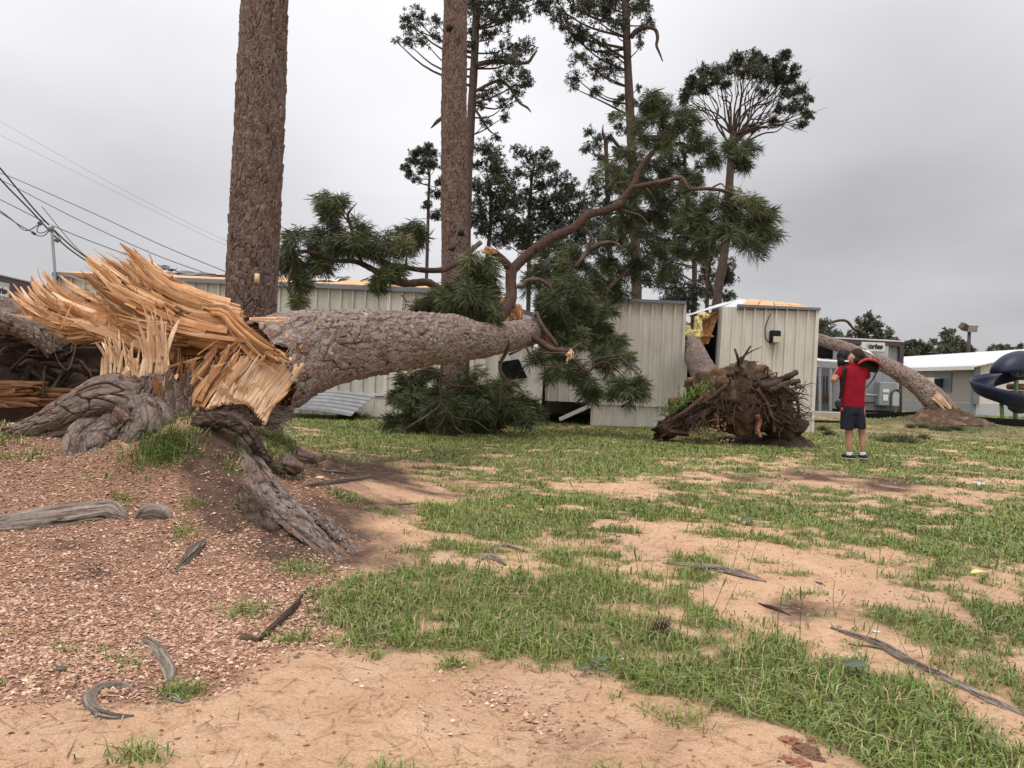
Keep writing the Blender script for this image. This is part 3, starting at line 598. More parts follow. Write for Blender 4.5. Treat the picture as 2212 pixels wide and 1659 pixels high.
for (x0, x1, f0, f1, s_, mt) in ((660, 745, .18, .9, 4, 'membrane'), (640, 715, .45, 1.05, 6, 'felt'), (700, 760, .6, 1.1, 7, 'felt'), (778, 800, .5, 1.05, 2, 'felt')):
    sheet('loose_roofing', L, MT[mt], [roofp(x0, f0) + (0, 0, .03), roofp(x1 - 20, f0) + (0, 0, .02), roofp(x1, f1) + (0, 0, .03), roofp(x0 + 20, f1) + (0, 0, .05)], 14, 8, 0.012, 0.06, s_, 0.25, False)
# impact: black torn sheathing and a bent sheet where the trunk came down
sheet('torn_sheathing', L, MT['black_wrap_and_shade'], [P(1085, 835, 19.0), P(1140, 818, 18.9), P(1118, 770, 19.0), P(1075, 778, 19.05)], 6, 6, 0.01, 0.03, 1, 0.2, False)
sheet('bent_panel', L, MT['siding_cream'], [P(1118, 880, 18.95), P(1168, 900, 18.9), P(1176, 780, 19.0), P(1120, 772, 19.05)], 8, 8, 0.008, 0.05, 2, 0.0, False)
sheet('bent_panel', L, MT['siding_cream'], [P(1100, 900, 18.8), P(1172, 905, 18.7), P(1160, 872, 18.9), P(1110, 868, 18.9)], 8, 8, 0.008, 0.05, 4, 0.0, False)
# ---------------------------------------------------------------- middle trailer
YM = 20.0; xm0, xm1 = P(1178, 780, YM)[0], P(1471, 780, YM)[0]; ZM = 3.24
Mt = empty('portable_classroom', (xm0, YM, 0), 'cream ribbed metal trailer with buckled wall standing between the pine limbs and the root ball', 'trailer', 'metal classroom trailers')
npn = 4; pw = (xm1 - xm0)/npn
for k in range(npn):
    a, b = xm0 + k*pw, xm0 + (k+1)*pw; z0 = ZS + 0.02
    lft = 0.12 if k == 0 else 0.0
    rib4('wall_panel', Mt, MT['siding_cream'], (a + lft*0.3, YM, z0), (b, YM, z0), (a - lft*0.2, YM + lft*2, ZM - lft*4), (b, YM, ZM), sag=0.03 if k == 0 else 0.012, seed=k*2, depth=0.06)
    if k > 0: rib4('skirting_panel', Mt, MT['siding_cream'], (a + (0.35 if k == 1 else 0), YM - 0.05, 0.0), (b, YM - 0.05, 0.0), (a + (0.35 if k == 1 else 0), YM - 0.04, ZS - 0.02), (b, YM - 0.04, ZS - 0.02), sag=0.006, seed=k, depth=0.03, minor=False)
bar('base_trim', Mt, MT['siding_cream'], (xm0 + pw*1.35, YM - 0.08, ZS + 0.02), (xm1 + 0.02, YM - 0.08, ZS + 0.02), 0.05, 0.07)
bar('fallen_trim', Mt, MT['siding_cream'], P(1208, 906, 19.6), P(1284, 872, 19.8), 0.05, 0.09)
bar('eave_trim', Mt, MT['trim_blue'], (xm0 + pw*1.3, YM - 0.05, ZM + 0.03), (xm1 + 0.05, YM - 0.05, ZM + 0.03), 0.16, 0.08)
bar('corner_trim', Mt, MT['siding_cream'], (xm1 + 0.035, YM - 0.02, ZS), (xm1 + 0.035, YM - 0.02, ZM - 0.02), 0.07, 0.07, (0, 1, 0))
box('end_wall', (xm1 + 0.01, YM + 3.5, ZM/2 + 0.2), (0.05, 6.9, ZM - 0.5), MT['black_wrap_and_shade'], Mt)  # black colour stands in for the shade of the gap
box('end_wall', (xm0 + 0.06, YM + 3.6, ZM/2 - 0.2), (0.05, 6.6, ZM - 1.2), MT['black_wrap_and_shade'], Mt)  # black here too, painting the dark of the crushed gap
box('back_wall', ((xm0+xm1)/2, YM + 7.0, ZM/2), (xm1 - xm0, 0.1, ZM), MT['siding_cream'], Mt)
box('floor_frame', ((xm0+xm1)/2, YM + 3.6, ZS + 0.08), (xm1 - xm0 - 0.25, 6.6, 0.12), MT['black_wrap_and_shade'], Mt)
sheet('roof', Mt, MT['membrane'], [(xm0 + 0.7, YM - 0.02, ZM + 0.01), (xm1 + 0.02, YM - 0.02, ZM + 0.01), (xm1 + 0.02, YM + 7, ZM - 0.05), (xm0 + 0.7, YM + 7, ZM - 0.05)], 8, 4, 0.05, 0.02)
# splintered framing where the trunk cut in
for k in range(16):
    a = P(1150 + rng.random()*70, 730 + rng.random()*40, 19.6 + rng.random()*.8); b = a + np.array([(rng.random()-0.3)*0.7, (rng.random()-.5)*0.5, 0.25 + rng.random()*0.6])
    bar('broken_stud', Mt, MT['osb'] if k % 2 else MT['plywood'], a, b, 0.02 + 0.03*rng.random(), 0.03 + 0.05*rng.random(), (0.1, 1, 0.2))
sheet('torn_wallboard', Mt, MT['membrane'], [P(1205, 705, 20.1), P(1232, 712, 20.2), P(1225, 678, 20.3), P(1200, 690, 20.2)], 5, 5, 0.015, 0.03, 3, 0.2, False)
# ---------------------------------------------------------------- right trailer
YR = 21.0; xr0b, xr0t, xr1 = P(1541, 900, YR)[0], P(1556, 662, YR)[0], P(1757, 780, YR)[0]; ZR = 3.33
Rt = empty('portable_classroom', (xr1, YR, 0), 'cream ribbed trailer torn open beside the leaning trunk with black wall lamp', 'trailer', 'metal classroom trailers')
npn = 3
for k in range(npn):
    f0, f1 = k/npn, (k+1)/npn
    ab, bb_, at_, bt = [xr0b + (xr1 - xr0b)*f for f in (f0, f1)] + [xr0t + (xr1 - xr0t)*f for f in (f0, f1)]
    rib4('wall_panel', Rt, MT['siding_cream'], (ab, YR, ZS), (bb_, YR, ZS), (at_, YR, ZR), (bt, YR, ZR), sag=0.012, seed=k*3+1, depth=0.06)
    rib4('skirting_panel', Rt, MT['siding_cream'], (ab, YR - 0.05, -0.03), (bb_, YR - 0.05, -0.03), (ab, YR - 0.05, ZS - 0.02), (bb_, YR - 0.05, ZS - 0.02), sag=0.004, seed=k, depth=0.03, minor=False)
bar('base_trim', Rt, MT['siding_cream'], (xr0b, YR - 0.09, ZS), (xr1 + 0.05, YR - 0.09, ZS), 0.05, 0.05)
bar('corner_trim', Rt, MT['siding_cream'], (xr1 + 0.02, YR - 0.035, ZS), (xr1 + 0.03, YR - 0.035, ZR - 0.01), 0.09, 0.09, (0, 1, 0))
bar('corner_trim', Rt, MT['siding_cream'], (xr1 + 0.02, YR - 0.06, -0.03), (xr1 + 0.02, YR - 0.06, ZS - 0.03), 0.07, 0.09, (0, 1, 0))
bar('corner_trim', Rt, MT['galvanised'], (xr0b - 0.02, YR - 0.035, ZS), (xr0t - 0.02, YR - 0.035, ZR - 0.01), 0.05, 0.05, (0, 1, 0))
bar('eave_trim', Rt, MT['trim_blue'], (xr0t + 0.45, YR - 0.06, ZR + 0.035), (xr1 + 0.09, YR - 0.06, ZR + 0.03), 0.14, 0.07)
for k in range(4): rib4('end_wall_panel', Rt, MT['siding_cream'], (xr1 + 0.05, YR + k*1.75, -0.03), (xr1 + 0.05, YR + (k+1)*1.75, -0.03), (xr1 + 0.05, YR + k*1.75, ZR), (xr1 + 0.05, YR + (k+1)*1.75, ZR), minor=False)
sheet('torn_end_wall', Rt, MT['black_wrap_and_shade'], [P(1545, 905, 21.1), P(1478, 905, 23.2), P(1488, 700, 23.2), P(1556, 668, 21.1)], 12, 10, 0.03, 0.12, 3, 0.0, False)  # black felt side wall, its colour also standing in for the dark interior
box('back_wall', ((xr0t+xr1)/2, YR + 7.0, ZR/2), (xr1 - xr0t + 1, 0.1, ZR), MT['siding_cream'], Rt)
rq = [P(1592, 664, 20.95), P(1758, 667, 20.95), P(1722, 656.5, 24.0), P(1618, 646, 24.0)]
slabs(Rt, MT['plywood'], rq, 4, 2, gap=0.008)
sheet('roof_underlay', Rt, MT['felt'], [q - np.array([0, 0, 0.04]) for q in rq], 6, 4, 0.02, 0.0)
sheet('back_roof', Rt, MT['felt'], [rq[3] - (0, 0, .05), rq[2] - (0, 0, .05), (xr1, YR + 7, ZR - 0.2), (xr0t, YR + 7, ZR - 0.2)], 6, 4, 0.02, 0.02)
sheet('roof_membrane', Rt, MT['membrane'], [P(1552, 664, 21.0), P(1606, 668, 21.0), P(1628, 650, 23.5), P(1598, 644, 23.5)], 10, 8, 0.015, 0.03, 3, 0.0)
sheet('roof_membrane', Rt, MT['membrane'], [P(1472, 684, 20.9), P(1556, 662, 20.95), P(1600, 646, 23.4), P(1560, 654, 23.4)], 14, 6, 0.015, 0.03, 5, 0.05)
sheet('torn_sheathing', Rt, MT['osb'], [P(1512, 745, 21.3), P(1530, 742, 21.2), P(1557, 668, 21.1), P(1520, 690, 21.4)], 8, 8, 0.02, 0.05, 4, 0.0, False)
sheet('torn_sheathing', Rt, MT['osb'], [P(1478, 715, 21.9), P(1520, 735, 21.8), P(1522, 690, 21.8), P(1480, 700, 21.9)], 8, 8, 0.02, 0.06, 6, 0.2, False)
for a, b in (((1505, 760), (1517, 708)), ((1504, 679), (1533, 677)), ((1488, 700), (1560, 668)), ((1500, 722), (1541, 726))):
    bar('broken_rafter', Rt, MT['osb'], P(*a, 21.2), P(*b, 21.15), 0.05, 0.07, (0, 1, 0.1))
bar('strap', Rt, MT['black_plastic'], P(1494, 738, 20.9), P(1496, 690, 20.9), 0.03, 0.07, (0, 1, 0.1))
sheet('bent_wall_panel', Rt, MT['galvanised'], [P(1504, 838, 20.6), P(1531, 838, 20.7), P(1521, 768, 20.9), P(1497, 742, 21.0)], 8, 10, 0.01, 0.12, 7, 0.0)
def pillow(bb, pts, rad, flat=1.0, lump=0.25, seed=0, m=14, n=22):
    pr = spline(np.hstack([np.asarray(pts, float), np.asarray(rad, float).reshape(-1, 1)]), n); V, Fc = tubegrid(pr[:, :3], np.maximum(pr[:, 3], 0.005), m)
    c = np.repeat(pr[:, :3], m, 0); th = np.tile(np.arange(m)/m*6.283, n); ss = np.repeat(np.arange(n)/n*6, m)
    V = c + (V - c) * (1 + lump * 2 * (fbm(np.cos(th)*2 + 7 + ss*2, np.sin(th)*2 + ss, seed, 3) - 0.5))[:, None]; bb.add(V, Fc)
def lumpy(bb, c, rad, seed, amp=.5, n=40, fr=3.0):
    th, ph = np.meshgrid(np.linspace(0, 2*math.pi, n, endpoint=False), np.linspace(0.02, math.pi - .02, n//2)); d = np.stack([np.cos(th)*np.sin(ph), np.sin(th)*np.sin(ph), np.cos(ph)], -1)
    f = 1 + amp*2*(fbm(d[..., 0]*fr + 3, d[..., 1]*fr + d[..., 2]*fr*1.3, seed, 4) - .5); i = np.arange(n//2-1)[:, None]*n; j = np.arange(n)[None]
    bb.add((d*f[..., None]*np.asarray(rad) + c).reshape(-1, 3), np.stack([i+j, i+n+j, i+n+(j+1) % n, i+(j+1) % n], -1).reshape(-1, 4))
for c_, r_, s_ in ((P(1496, 722, 20.95), (.24, .13, .15), 3), (P(1508, 706, 20.95), (.11, .1, .30), 5), (P(1519, 683, 21.0), (.16, .1, .09), 7), (P(1486, 712, 21.0), (.10, .1, .10), 9)):
    bb = B(); lumpy(bb, c_, r_, s_, .6); bb.build('insulation_batt', MT['insulation'], Rt, False)
bb = B(); pillow(bb, [P(1478, 735, 20.8), P(1490, 744, 20.7), P(1500, 748, 20.75), P(1508, 742, 20.9)], [.08, .15, .14, .05], seed=8); bb.build('torn_felt', MT['black_wrap_and_shade'], Rt)
wl = mesh('wall_lamp', boxv(P(1674, 727, YR - 0.13), (0.27, 0.2, 0.33)), QB, MT['black_plastic'], Rt, smooth=False); wl.modifiers.new('b', 'BEVEL').width = 0.03
tag(wl, 'black box lamp with amber lens')
mesh('lens', boxv(P(1678, 733, YR - 0.25), (0.19, 0.05, 0.16)), QB, MT['lamp_lens'], wl, smooth=False)
bb = B(); tube(bb, [P(1665, 678, YR - 0.08), P(1655, 700, YR - 0.08), P(1653, 715, YR - 0.09), P(1655, 733, YR - 0.09), P(1666, 743, YR - 0.1)], [0.015]*5, 24, 6); bb.build('conduit', MT['wire'], Rt)
# loose roofing sheets leaning on the skirting of the long trailer
def corrug(name, c4, mat, nrib, label, amp=0.02):
    c = [np.asarray(a, float) for a in c4]; nu, nv = 9, nrib*6+1
    u, v_ = np.meshgrid(np.linspace(0, 1, nu), np.linspace(0, 1, nv)); u, v_ = u.ravel(), v_.ravel()
    p = c[0]*((1-u)*(1-v_))[:, None] + c[1]*(u*(1-v_))[:, None] + c[2]*(u*v_)[:, None] + c[3]*((1-u)*v_)[:, None]
    nn = np.cross(c[1]-c[0], c[3]-c[0]); nn /= np.linalg.norm(nn)
    ph = (v_*nrib) % 1; p = p + nn * (amp * 2 * ((ph > 0.75) & (ph < 0.95)) + 0.05*np.sin(u*3.1))[:, None]
    i = np.arange(nv-1)[:, None]*nu + np.arange(nu-1)[None]; f = np.stack([i, i+1, i+nu+1, i+nu], -1).reshape(-1, 4)
    o = mesh(name, p, f, mat, None, smooth=False); md = o.modifiers.new('s', 'SOLIDIFY'); md.thickness = 0.006
    return tag(o, label, 'metal sheet')
corrug('roof_sheet', [P(612, 884, 17.6), P(757, 899, 17.3), P(812, 856, 18.9), P(625, 842, 19.05)], MT['galvanised'], 6, 'bent galvanised roofing sheet lying on the grass against the trailer skirting')
# ---------------------------------------------------------------- bark-plated trunks
def barktube(name, mat, parent, pts, rad, seg=0.014, m=180, pw=0.075, ph=0.11, depth=0.016, flare=None, lump=0.04, seed=0, arc=None, jag=None):
    """trunk with real bark plates; pts (k,3), rad (k). arc=(a0,a1) keeps only part of the circle"""
    pts = np.asarray(pts, float); L = np.sum(np.linalg.norm(np.diff(pts, axis=0), axis=1)); n = max(8, int(L / seg))
    pr = spline(np.hstack([pts, np.asarray(rad, float).reshape(-1, 1)]), n)
    p, r = pr[:, :3], np.maximum(pr[:, 3], 0.004)
    t, nn, b = frames(p); s = np.concatenate([[0], np.cumsum(np.linalg.norm(np.diff(p, axis=0), axis=1))])
    th = np.arange(m) * 2*math.pi/m; Rm = float(np.mean(r)); per = max(4, int(round(2*math.pi*Rm/pw)))
    TH, SS = np.meshgrid(th, s); RR = np.repeat(r[:, None], m, 1)
    u = TH/(2*math.pi)*per; v = SS/ph
    wu = 0.7*(fbm(np.cos(TH)*2.2 + SS*3, np.sin(TH)*2.2 + SS*1.7, seed+3, 2) - 0.5)
    wv = 1.6*(fbm(np.cos(TH)*1.6 - SS*2, np.sin(TH)*1.6 + SS*2.3, seed+9, 2) - 0.5)
    f1, f2, rid, du_, dv_ = voro(u + wu, v + wv, per, seed, 0.95)
    wk = sstep(.34, .62, fbm(np.cos(TH)*3.1 + SS*4 + 9, np.sin(TH)*3.1 - SS*3, seed+13, 3)); gr = np.clip((f2 - f1 - 0.03)/0.17, 0, 1); gr = 1 - (1 - gr)*(0.5 + 0.5*wk)
    r2_ = (rid*7.31) % 1.0; tilt = 0.55*dv_*(0.4 + r2_) + 0.8*du_*(((rid*13.7) % 1.0) - 0.5)
    g1, g2, rid2, _, _ = voro((u + wu)*2.3 + 3.1, (v + wv)*2.1, None, seed + 70, 0.95)
    fine = 0.8*(fbm(TH*Rm*55, SS*55, seed+31, 2) - 0.5) + 0.45*(rid2 - 0.5)*np.clip((g2 - g1)/0.1, 0, 1)
    rid = np.clip(rid*0.75 + 0.25*rid2, 0, 1)
    lm = 1 + lump*2*(fbm(np.cos(TH)*1.3 + 5, np.sin(TH)*1.3 + SS*0.9, seed+50, 3) - 0.5)
    if flare is not None: lm = lm * flare(TH, SS, SS/s[-1])
    rad_ = RR*lm + depth*(gr - 0.6)*0.8 + depth*(1.0*(rid - 0.5) + 1.7*tilt)*gr + depth*0.5*fine
    V = p[:, None, :] + rad_[..., None]*(np.cos(TH)[..., None]*nn[:, None, :] + np.sin(TH)[..., None]*b[:, None, :])
    if jag is not None: V = V + jag(TH, SS)[..., None]*t[:, None, :]
    i = np.arange(n-1)[:, None]*m; j = np.arange(m)[None, :]; j2 = (j+1) % m
    Fc = np.stack([i+j, i+j2, i+m+j2, i+m+j], -1).reshape(-1, 4)
    return mesh(name, V.reshape(-1, 3), Fc, mat, parent, {'plate': rid.ravel(), 'groove': gr.ravel(), 'bx': (Rm*np.cos(TH)).ravel(), 'by': (Rm*np.sin(TH)).ravel(), 'bz': (SS*pw/ph + seed).ravel(), 'bw': np.full(TH.size, pw)}, smooth=False)
def rootflare(k, amp, h, ph=0.0):
    def f(TH, SS, q):
        e = np.exp(-SS/h); return 1 + amp*e*(0.55 + 0.45*np.cos(k*TH + ph) + 0.25*np.cos((k+2)*TH + 2.1*ph + 1))
    return f
# standing pine close behind the break: base on the ground at (565, 985)
b0 = G(560, 987); YT1 = float(b0[1])
T1 = empty('pine_tree', b0, 'thick straight pine trunk standing right behind the shattered stump', 'tree', 'tall standing pines')
pts = [P(548, 1000, YT1), P(541, 900, YT1), P(541, 760, YT1), P(543, 660, YT1), P(552, 450, YT1), P(562, 250, YT1), P(572, 0, YT1), P(580, -200, YT1)]
rr = [54.5/PM(YT1)]*3 + [53/PM(YT1), 52/PM(YT1), 51/PM(YT1), 47/PM(YT1), 45/PM(YT1)]
barktube('trunk', MT['bark_pine'], T1, pts, rr, 0.015, 170, 0.062, 0.135, 0.016, rootflare(5, 0.75, 0.22, 0.6), seed=2)
tp = P(580, -200, YT1); bb = B(); tube(bb, [tp, tp + (0.1, 0.1, 4), tp + (0.0, 0.3, 9), tp + (0.2, 0.3, 13)], [.27, .22, .15, .04], 24, 12); bb.build('upper_trunk', MT['bark_far'], T1)
for (x0, y0), (x1, y1), (x2, y2), r_ in (((600, 965), (640, 985), (700, 992), .09), ((590, 975), (620, 1000), (650, 1012), .08)):
    barktube('root', MT['bark_pine'], T1, [P(x0, y0, YT1 - .1), GT(x1, y1), GT(x2, y2) - (0, 0, .02)], [r_, r_*.7, .015], 0.02, 40, .06, .09, .01, seed=7)
q = P(549, 600, YT1); sc_ = P(555, 601, YT1 - .315); bb = B(); bb.add(boxv(sc_, (.05, .03, .11)), QB, fib=.8, dark=0.0); bb.build('fresh_scar', MT['wood_pale'], T1)
# second standing pine, in front of the trailers
YT2 = 17.2
T2 = empty('pine_tree', P(985, 905, YT2), 'reddish brown pine trunk rising behind the drooping fallen limbs', 'tree', 'tall standing pines')
pts = [P(985, 915, YT2), P(985, 800, YT2), P(983, 600, YT2), P(981, 350, YT2), P(981, 150, YT2), P(984, 0, YT2), P(985, -250, YT2)]
barktube('trunk', MT['bark_pine'], T2, pts, [x/PM(YT2) for x in (29, 28, 28.5, 27.5, 26.5, 24.5, 22)], 0.026, 110, 0.07, 0.15, 0.018, rootflare(5, 0.6, 0.25), seed=5)
bb = B(); tp = P(985, -250, YT2); tube(bb, [tp, tp + (0.1, 0.1, 4), tp + (0.0, 0.3, 8)], [.22, .16, .04], 18, 10); bb.build('upper_trunk', MT['bark_far'], T2)
for (x, y) in ((994, 503), (977, 538), (972, 60)):
    pillow_c = P(x, y, YT2 - .26); bb = B(); tube(bb, [pillow_c + (0, .1, 0), pillow_c, pillow_c + (0, -.05, .01)], [.09, .08, .02], 8, 10, 0.3); bb.build('knot', MT['bark_dark'], T2)
bb = B(); tube(bb, [P(958, 252, YT2), P(944, 263, YT2), P(931, 277, YT2)], [.035, .04, .012], 8, 7, .2); bb.build('broken_branch', MT['bark_limb'], T2)
# ---------------------------------------------------------------- the fallen pine
def DF(x): return 1.0/(0.1449 + (0.0714 - 0.1449)*(x - 678)/(1110 - 678))
FT = empty('fallen_pine', P(600, 900, 6.2), 'huge fallen pine trunk snapped from its stump and lying across the trailer', 'fallen tree')
ctl = [(528, 815, 112), (565, 800, 106), (610, 780, 99), (678, 758, 86), (745, 747, 76), (806, 741, 68), (870, 736, 61), (935, 732, 55), (985, 731, 48), (1032, 735, 38), (1075, 730, 33), (1110, 724, 30.5), (1145, 718, 27.5), (1175, 706, 20), (1215, 690, 15)]
DF0 = DF
def DF(x): return 23.0 if x > 1200 else 19.6 if x > 1170 else (16.0 if x > 1140 else DF0(x))
pts = [P(x, y, DF(x)) for x, y, r in ctl]; rr = [r/PM(DF(x)) for x, y, r in ctl]
def jagF(TH, SS):
    e = np.exp(-SS/0.12); return e*0.22*(fbm(TH*5, SS*0 + 3, 4, 3) - 0.3)
barktube('trunk', MT['bark_fallen'], FT, pts[:11], rr[:11], 0.0145, 210, 0.075, 0.16, 0.021, seed=11, jag=jagF, lump=0.06)
barktube('upper_trunk', MT['bark_fallen'], FT, pts[9:], rr[9:], 0.03, 90, 0.075, 0.15, 0.016, seed=12, lump=0.06)
# torn heartwood closing the broken end
c_ = pts[0]; ax = pts[2] - pts[0]; ax = ax/np.linalg.norm(ax); e1 = np.cross(ax, [0, 0, 1.0]); e1 /= np.linalg.norm(e1); e2 = np.cross(ax, e1)
q, a_ = np.meshgrid(np.linspace(0, 1, 30), np.linspace(0, 2*math.pi, 120)); q, a_ = q.ravel(), a_.ravel(); xx, yy = q*np.cos(a_), q*np.sin(a_)
dp = 0.16 + 0.26*fbm(xx*9 + 3, yy*9, 5, 3) + 0.16*rng.random(len(q)) - 0.15*q
V = c_ + (np.stack([xx, yy], 1)*rr[0]*0.985) @ np.stack([e1, e2]) + ax*dp[:, None]
i = np.arange(119)[:, None]*30 + np.arange(29)[None]
mesh('broken_heartwood', V, np.stack([i, i+1, i+31, i+30], -1).reshape(-1, 4), MT['wood_torn'], FT, {'fib': rng.random(len(q)), 'dark': np.clip(.35 + .6*(fbm(xx*5, yy*5, 8, 3) - .4), 0, 1)}, False)
# ---------------------------------------------------------------- pine foliage
def tufts(bb, C, D, n, L, w, spread=0.9, droop=0.25, tint=None, tri=False):
    """C (k,3) tuft centres, D (k,3) directions; n needles each as slim triangles"""
    k = len(C); D = D/(np.linalg.norm(D, axis=1)[:, None] + 1e-9)
    a = rng.standard_normal((k, n, 3)); dd = D[:, None, :]
    a = a - dd*np.sum(a*dd, -1, keepdims=True); a /= np.linalg.norm(a, axis=-1, keepdims=True) + 1e-9
    an = spread*np.sqrt(rng.random((k, n, 1)))*1.25
    v = dd*np.cos(an) + a*np.sin(an); Ls = L*(0.7 + 0.45*rng.random((k, n, 1)))
    base = C[:, None, :] - dd*(rng.random((k, n, 1))*L*0.75)
    tip = base + v*Ls; tip[..., 2] -= droop*Ls[..., 0]*rng.random((k, n))
    s = np.cross(v, rng.standard_normal((k, n, 3))); s /= np.linalg.norm(s, axis=-1, keepdims=True) + 1e-9
    s = s*w*(0.7 + 0.6*rng.random((k, n, 1)))
    mid = base*0.45 + tip*0.55; mid[..., 2] += 0.05*Ls[..., 0]
    if tri: V = np.stack([base, mid + s, tip], 2).reshape(-1, 3); Fc = np.arange(k*n*3).reshape(-1, 3)
    else: V = np.stack([base, mid + s*0.5, tip, mid - s*0.5], 2).reshape(-1, 3); Fc = np.arange(k*n)[:, None]*4 + np.array([[0, 1, 2, 3]])
    ti = tint if tint is not None else rng.random(k)
    t_ = np.clip(ti[:, None] + 0.25*(rng.random((k, n)) - 0.5), 0, 0.97); t_ = np.where(rng.random((k, n)) < 0.012, 1.0, t_)
    bb.add(V, Fc, tint=np.repeat(t_.ravel(), 3 if tri else 4))
def clump_tree(name, trunk, tw, Y, clumps, label, group, mat='needles_far', dens=1.0, nn=13, L=0.15, w=0.030, z=None, par=None, dyk=0.8, droop=0.3, limbs=True, barkm='bark_far', twig=True, thick=1.0):
    """trunk [(x,y)..], clumps [(x,y,r)..] in pixels at depth Y"""
    pm = PM(Y); root = par
    tp = np.array([P(x, y, Y) for x, y in trunk])
    if root is None:
        base = tp[0].copy(); base[2] = 0; root = empty(name, base, label, 'tree', group)
    if tw:
        r0, r1 = tw[0]/pm/2, tw[1]/pm/2; bt = B(); pth = np.vstack([[tp[0][0], tp[0][1], -0.05], tp]) if tp[0][2] > 0.1 else tp
        tube(bt, pth, np.linspace(r0, r1, len(pth)), 10*len(pth), 10, 0.12); bt.build('trunk', MT[barkm], root)
    lb = B(); nb = B(); Cs, Ds, Ts = [], [], []
    dens_tp = spline(tp, 60)
    for (x, y, r, *o) in clumps:
        R_ = r/pm; dy = (rng.random() - 0.5)*2*dyk; c = P(x, y, Y + dy)
        far = limbs or name != 'foliage'; r = r*(1.22 if far else 1.25); R_ = R_*(1.22 if far else 1.25); k = max(8, int(dens*(56 if far else 36)*(r/pm/0.45)**1.9))
        # attach to trunk a little below
        if limbs:
            cost = np.linalg.norm(dens_tp - c, axis=1) + 1.2*np.abs(dens_tp[:, 2] - (c[2] - 0.45*np.linalg.norm(c[:2] - dens_tp[:, :2], axis=1)))
            a = dens_tp[int(np.argmin(cost))]
            mid = a*0.45 + c*0.55 + np.array([0, 0, -0.12*np.linalg.norm(c - a)]) + rng.standard_normal(3)*0.06*np.linalg.norm(c - a)
            lr = max(0.012, 0.020*np.linalg.norm(c - a)**0.5*thick); tube(lb, [a, mid, c], [lr*1.5, lr, lr*0.45], 8, 5)
        u = rng.standard_normal((k, 3)); u /= np.linalg.norm(u, axis=1)[:, None]; u *= (rng.random(k)**0.45)[:, None]
        nsub = 5 if far else 7; sc_ = rng.standard_normal((nsub, 3)); sc_ /= np.linalg.norm(sc_, axis=1)[:, None]; sc_ *= ((0.3 if far else .45) + 0.6*rng.random(nsub))[:, None]; sc_[:, 2] *= .8; wsub = (0.38 + 0.40*rng.random(nsub)) if far else (0.22 + 0.30*rng.random(nsub)); js = rng.integers(0, nsub, k)
        u = np.where((rng.random(k) < (.30 if far else .15))[:, None], u, sc_[js] + u*wsub[js][:, None]); u[:, 2] *= 0.88; pos = c + u*R_
        d = u*0.8 + np.array([0, 0, 0.35]) + 0.4*rng.standard_normal((k, 3))
        if droop > 0.5: d[:, 2] -= 0.5
        if not far:      # drooping sprays: twigs with tufts along their outer part
            nt_ = max(5, int(dens*4.2*(R_/.4)**1.1)); npt = max(4, int(4 + 7*R_)); tw_ = rng.standard_normal((nt_, 3)); tw_[:, 2] = tw_[:, 2]*.7 - .15; tw_ /= np.linalg.norm(tw_, axis=1)[:, None]; ln_ = R_*(.55 + .75*rng.random(nt_)); st_ = c + rng.standard_normal((nt_, 3))*R_*.22
            q_ = np.linspace(.3, 1, npt)[None, :, None]; pos = st_[:, None, :] + tw_[:, None, :]*(ln_[:, None, None]*q_); pos[..., 2] -= .35*ln_[:, None]*(q_[..., 0]**2); d = tw_[:, None, :] + np.array([0, 0, -.7])*q_ + .25*rng.standard_normal((nt_, npt, 3))
            for j in range(nt_): tube(lb, np.vstack([c, st_[j], pos[j, npt//2], pos[j, -1]]), [.012*thick, .010*thick, .007*thick, .004*thick], 6, 4)
            pos, d = pos.reshape(-1, 3) + .03*rng.standard_normal((nt_*npt, 3)), d.reshape(-1, 3); k = len(pos); u = (pos - c)/R_
        Cs.append(pos); Ds.append(d); Ts.append(np.clip(0.42 + 0.25*u[:, 2] + 0.18*rng.standard_normal(k) + 0.15*rng.standard_normal(), 0, 0.95))  # clump tops lighter, undersides darker: shading put into the tint
        if twig and far:
            for j in range(min(k, 7)): tube(lb, [c - u[j]*0.05, c*0.5 + pos[j]*0.5 + rng.standard_normal(3)*R_*0.1, pos[j]], [0.010*thick, 0.007*thick, 0.004*thick], 4, 4)
    C, D, T = np.vstack(Cs), np.vstack(Ds), np.concatenate(Ts)
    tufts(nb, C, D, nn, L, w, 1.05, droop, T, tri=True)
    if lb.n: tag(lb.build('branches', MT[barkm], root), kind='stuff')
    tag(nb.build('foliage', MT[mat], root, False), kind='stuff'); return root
zA = lambda L, k=1: [(822.9 + x*.2976, y*.2976, r*.2976*k) for x, y, r in L]
zB = lambda L, k=1: [(1206.9 + x*.3637, 82.3 + y*.3637, r*.3637*k) for x, y, r in L]
zC = lambda L, k=1: [(576 + x*.3307, 384 + y*.3307, r*.3307*k) for x, y, r in L]
zD = lambda L, k=1: [(1042.4 + x*.2975, 438.9 + y*.2975, r*.2975*k) for x, y, r in L]
zE = lambda L, k=1: [(548.6 + x*.3224, 548.6 + y*.3224, r*.3224*k) for x, y, r in L]
def pz(f, L): return [(x, y) for x, y, r in f([(a, b, 0) for a, b in L])]
GP = 'pines standing behind the trailers'
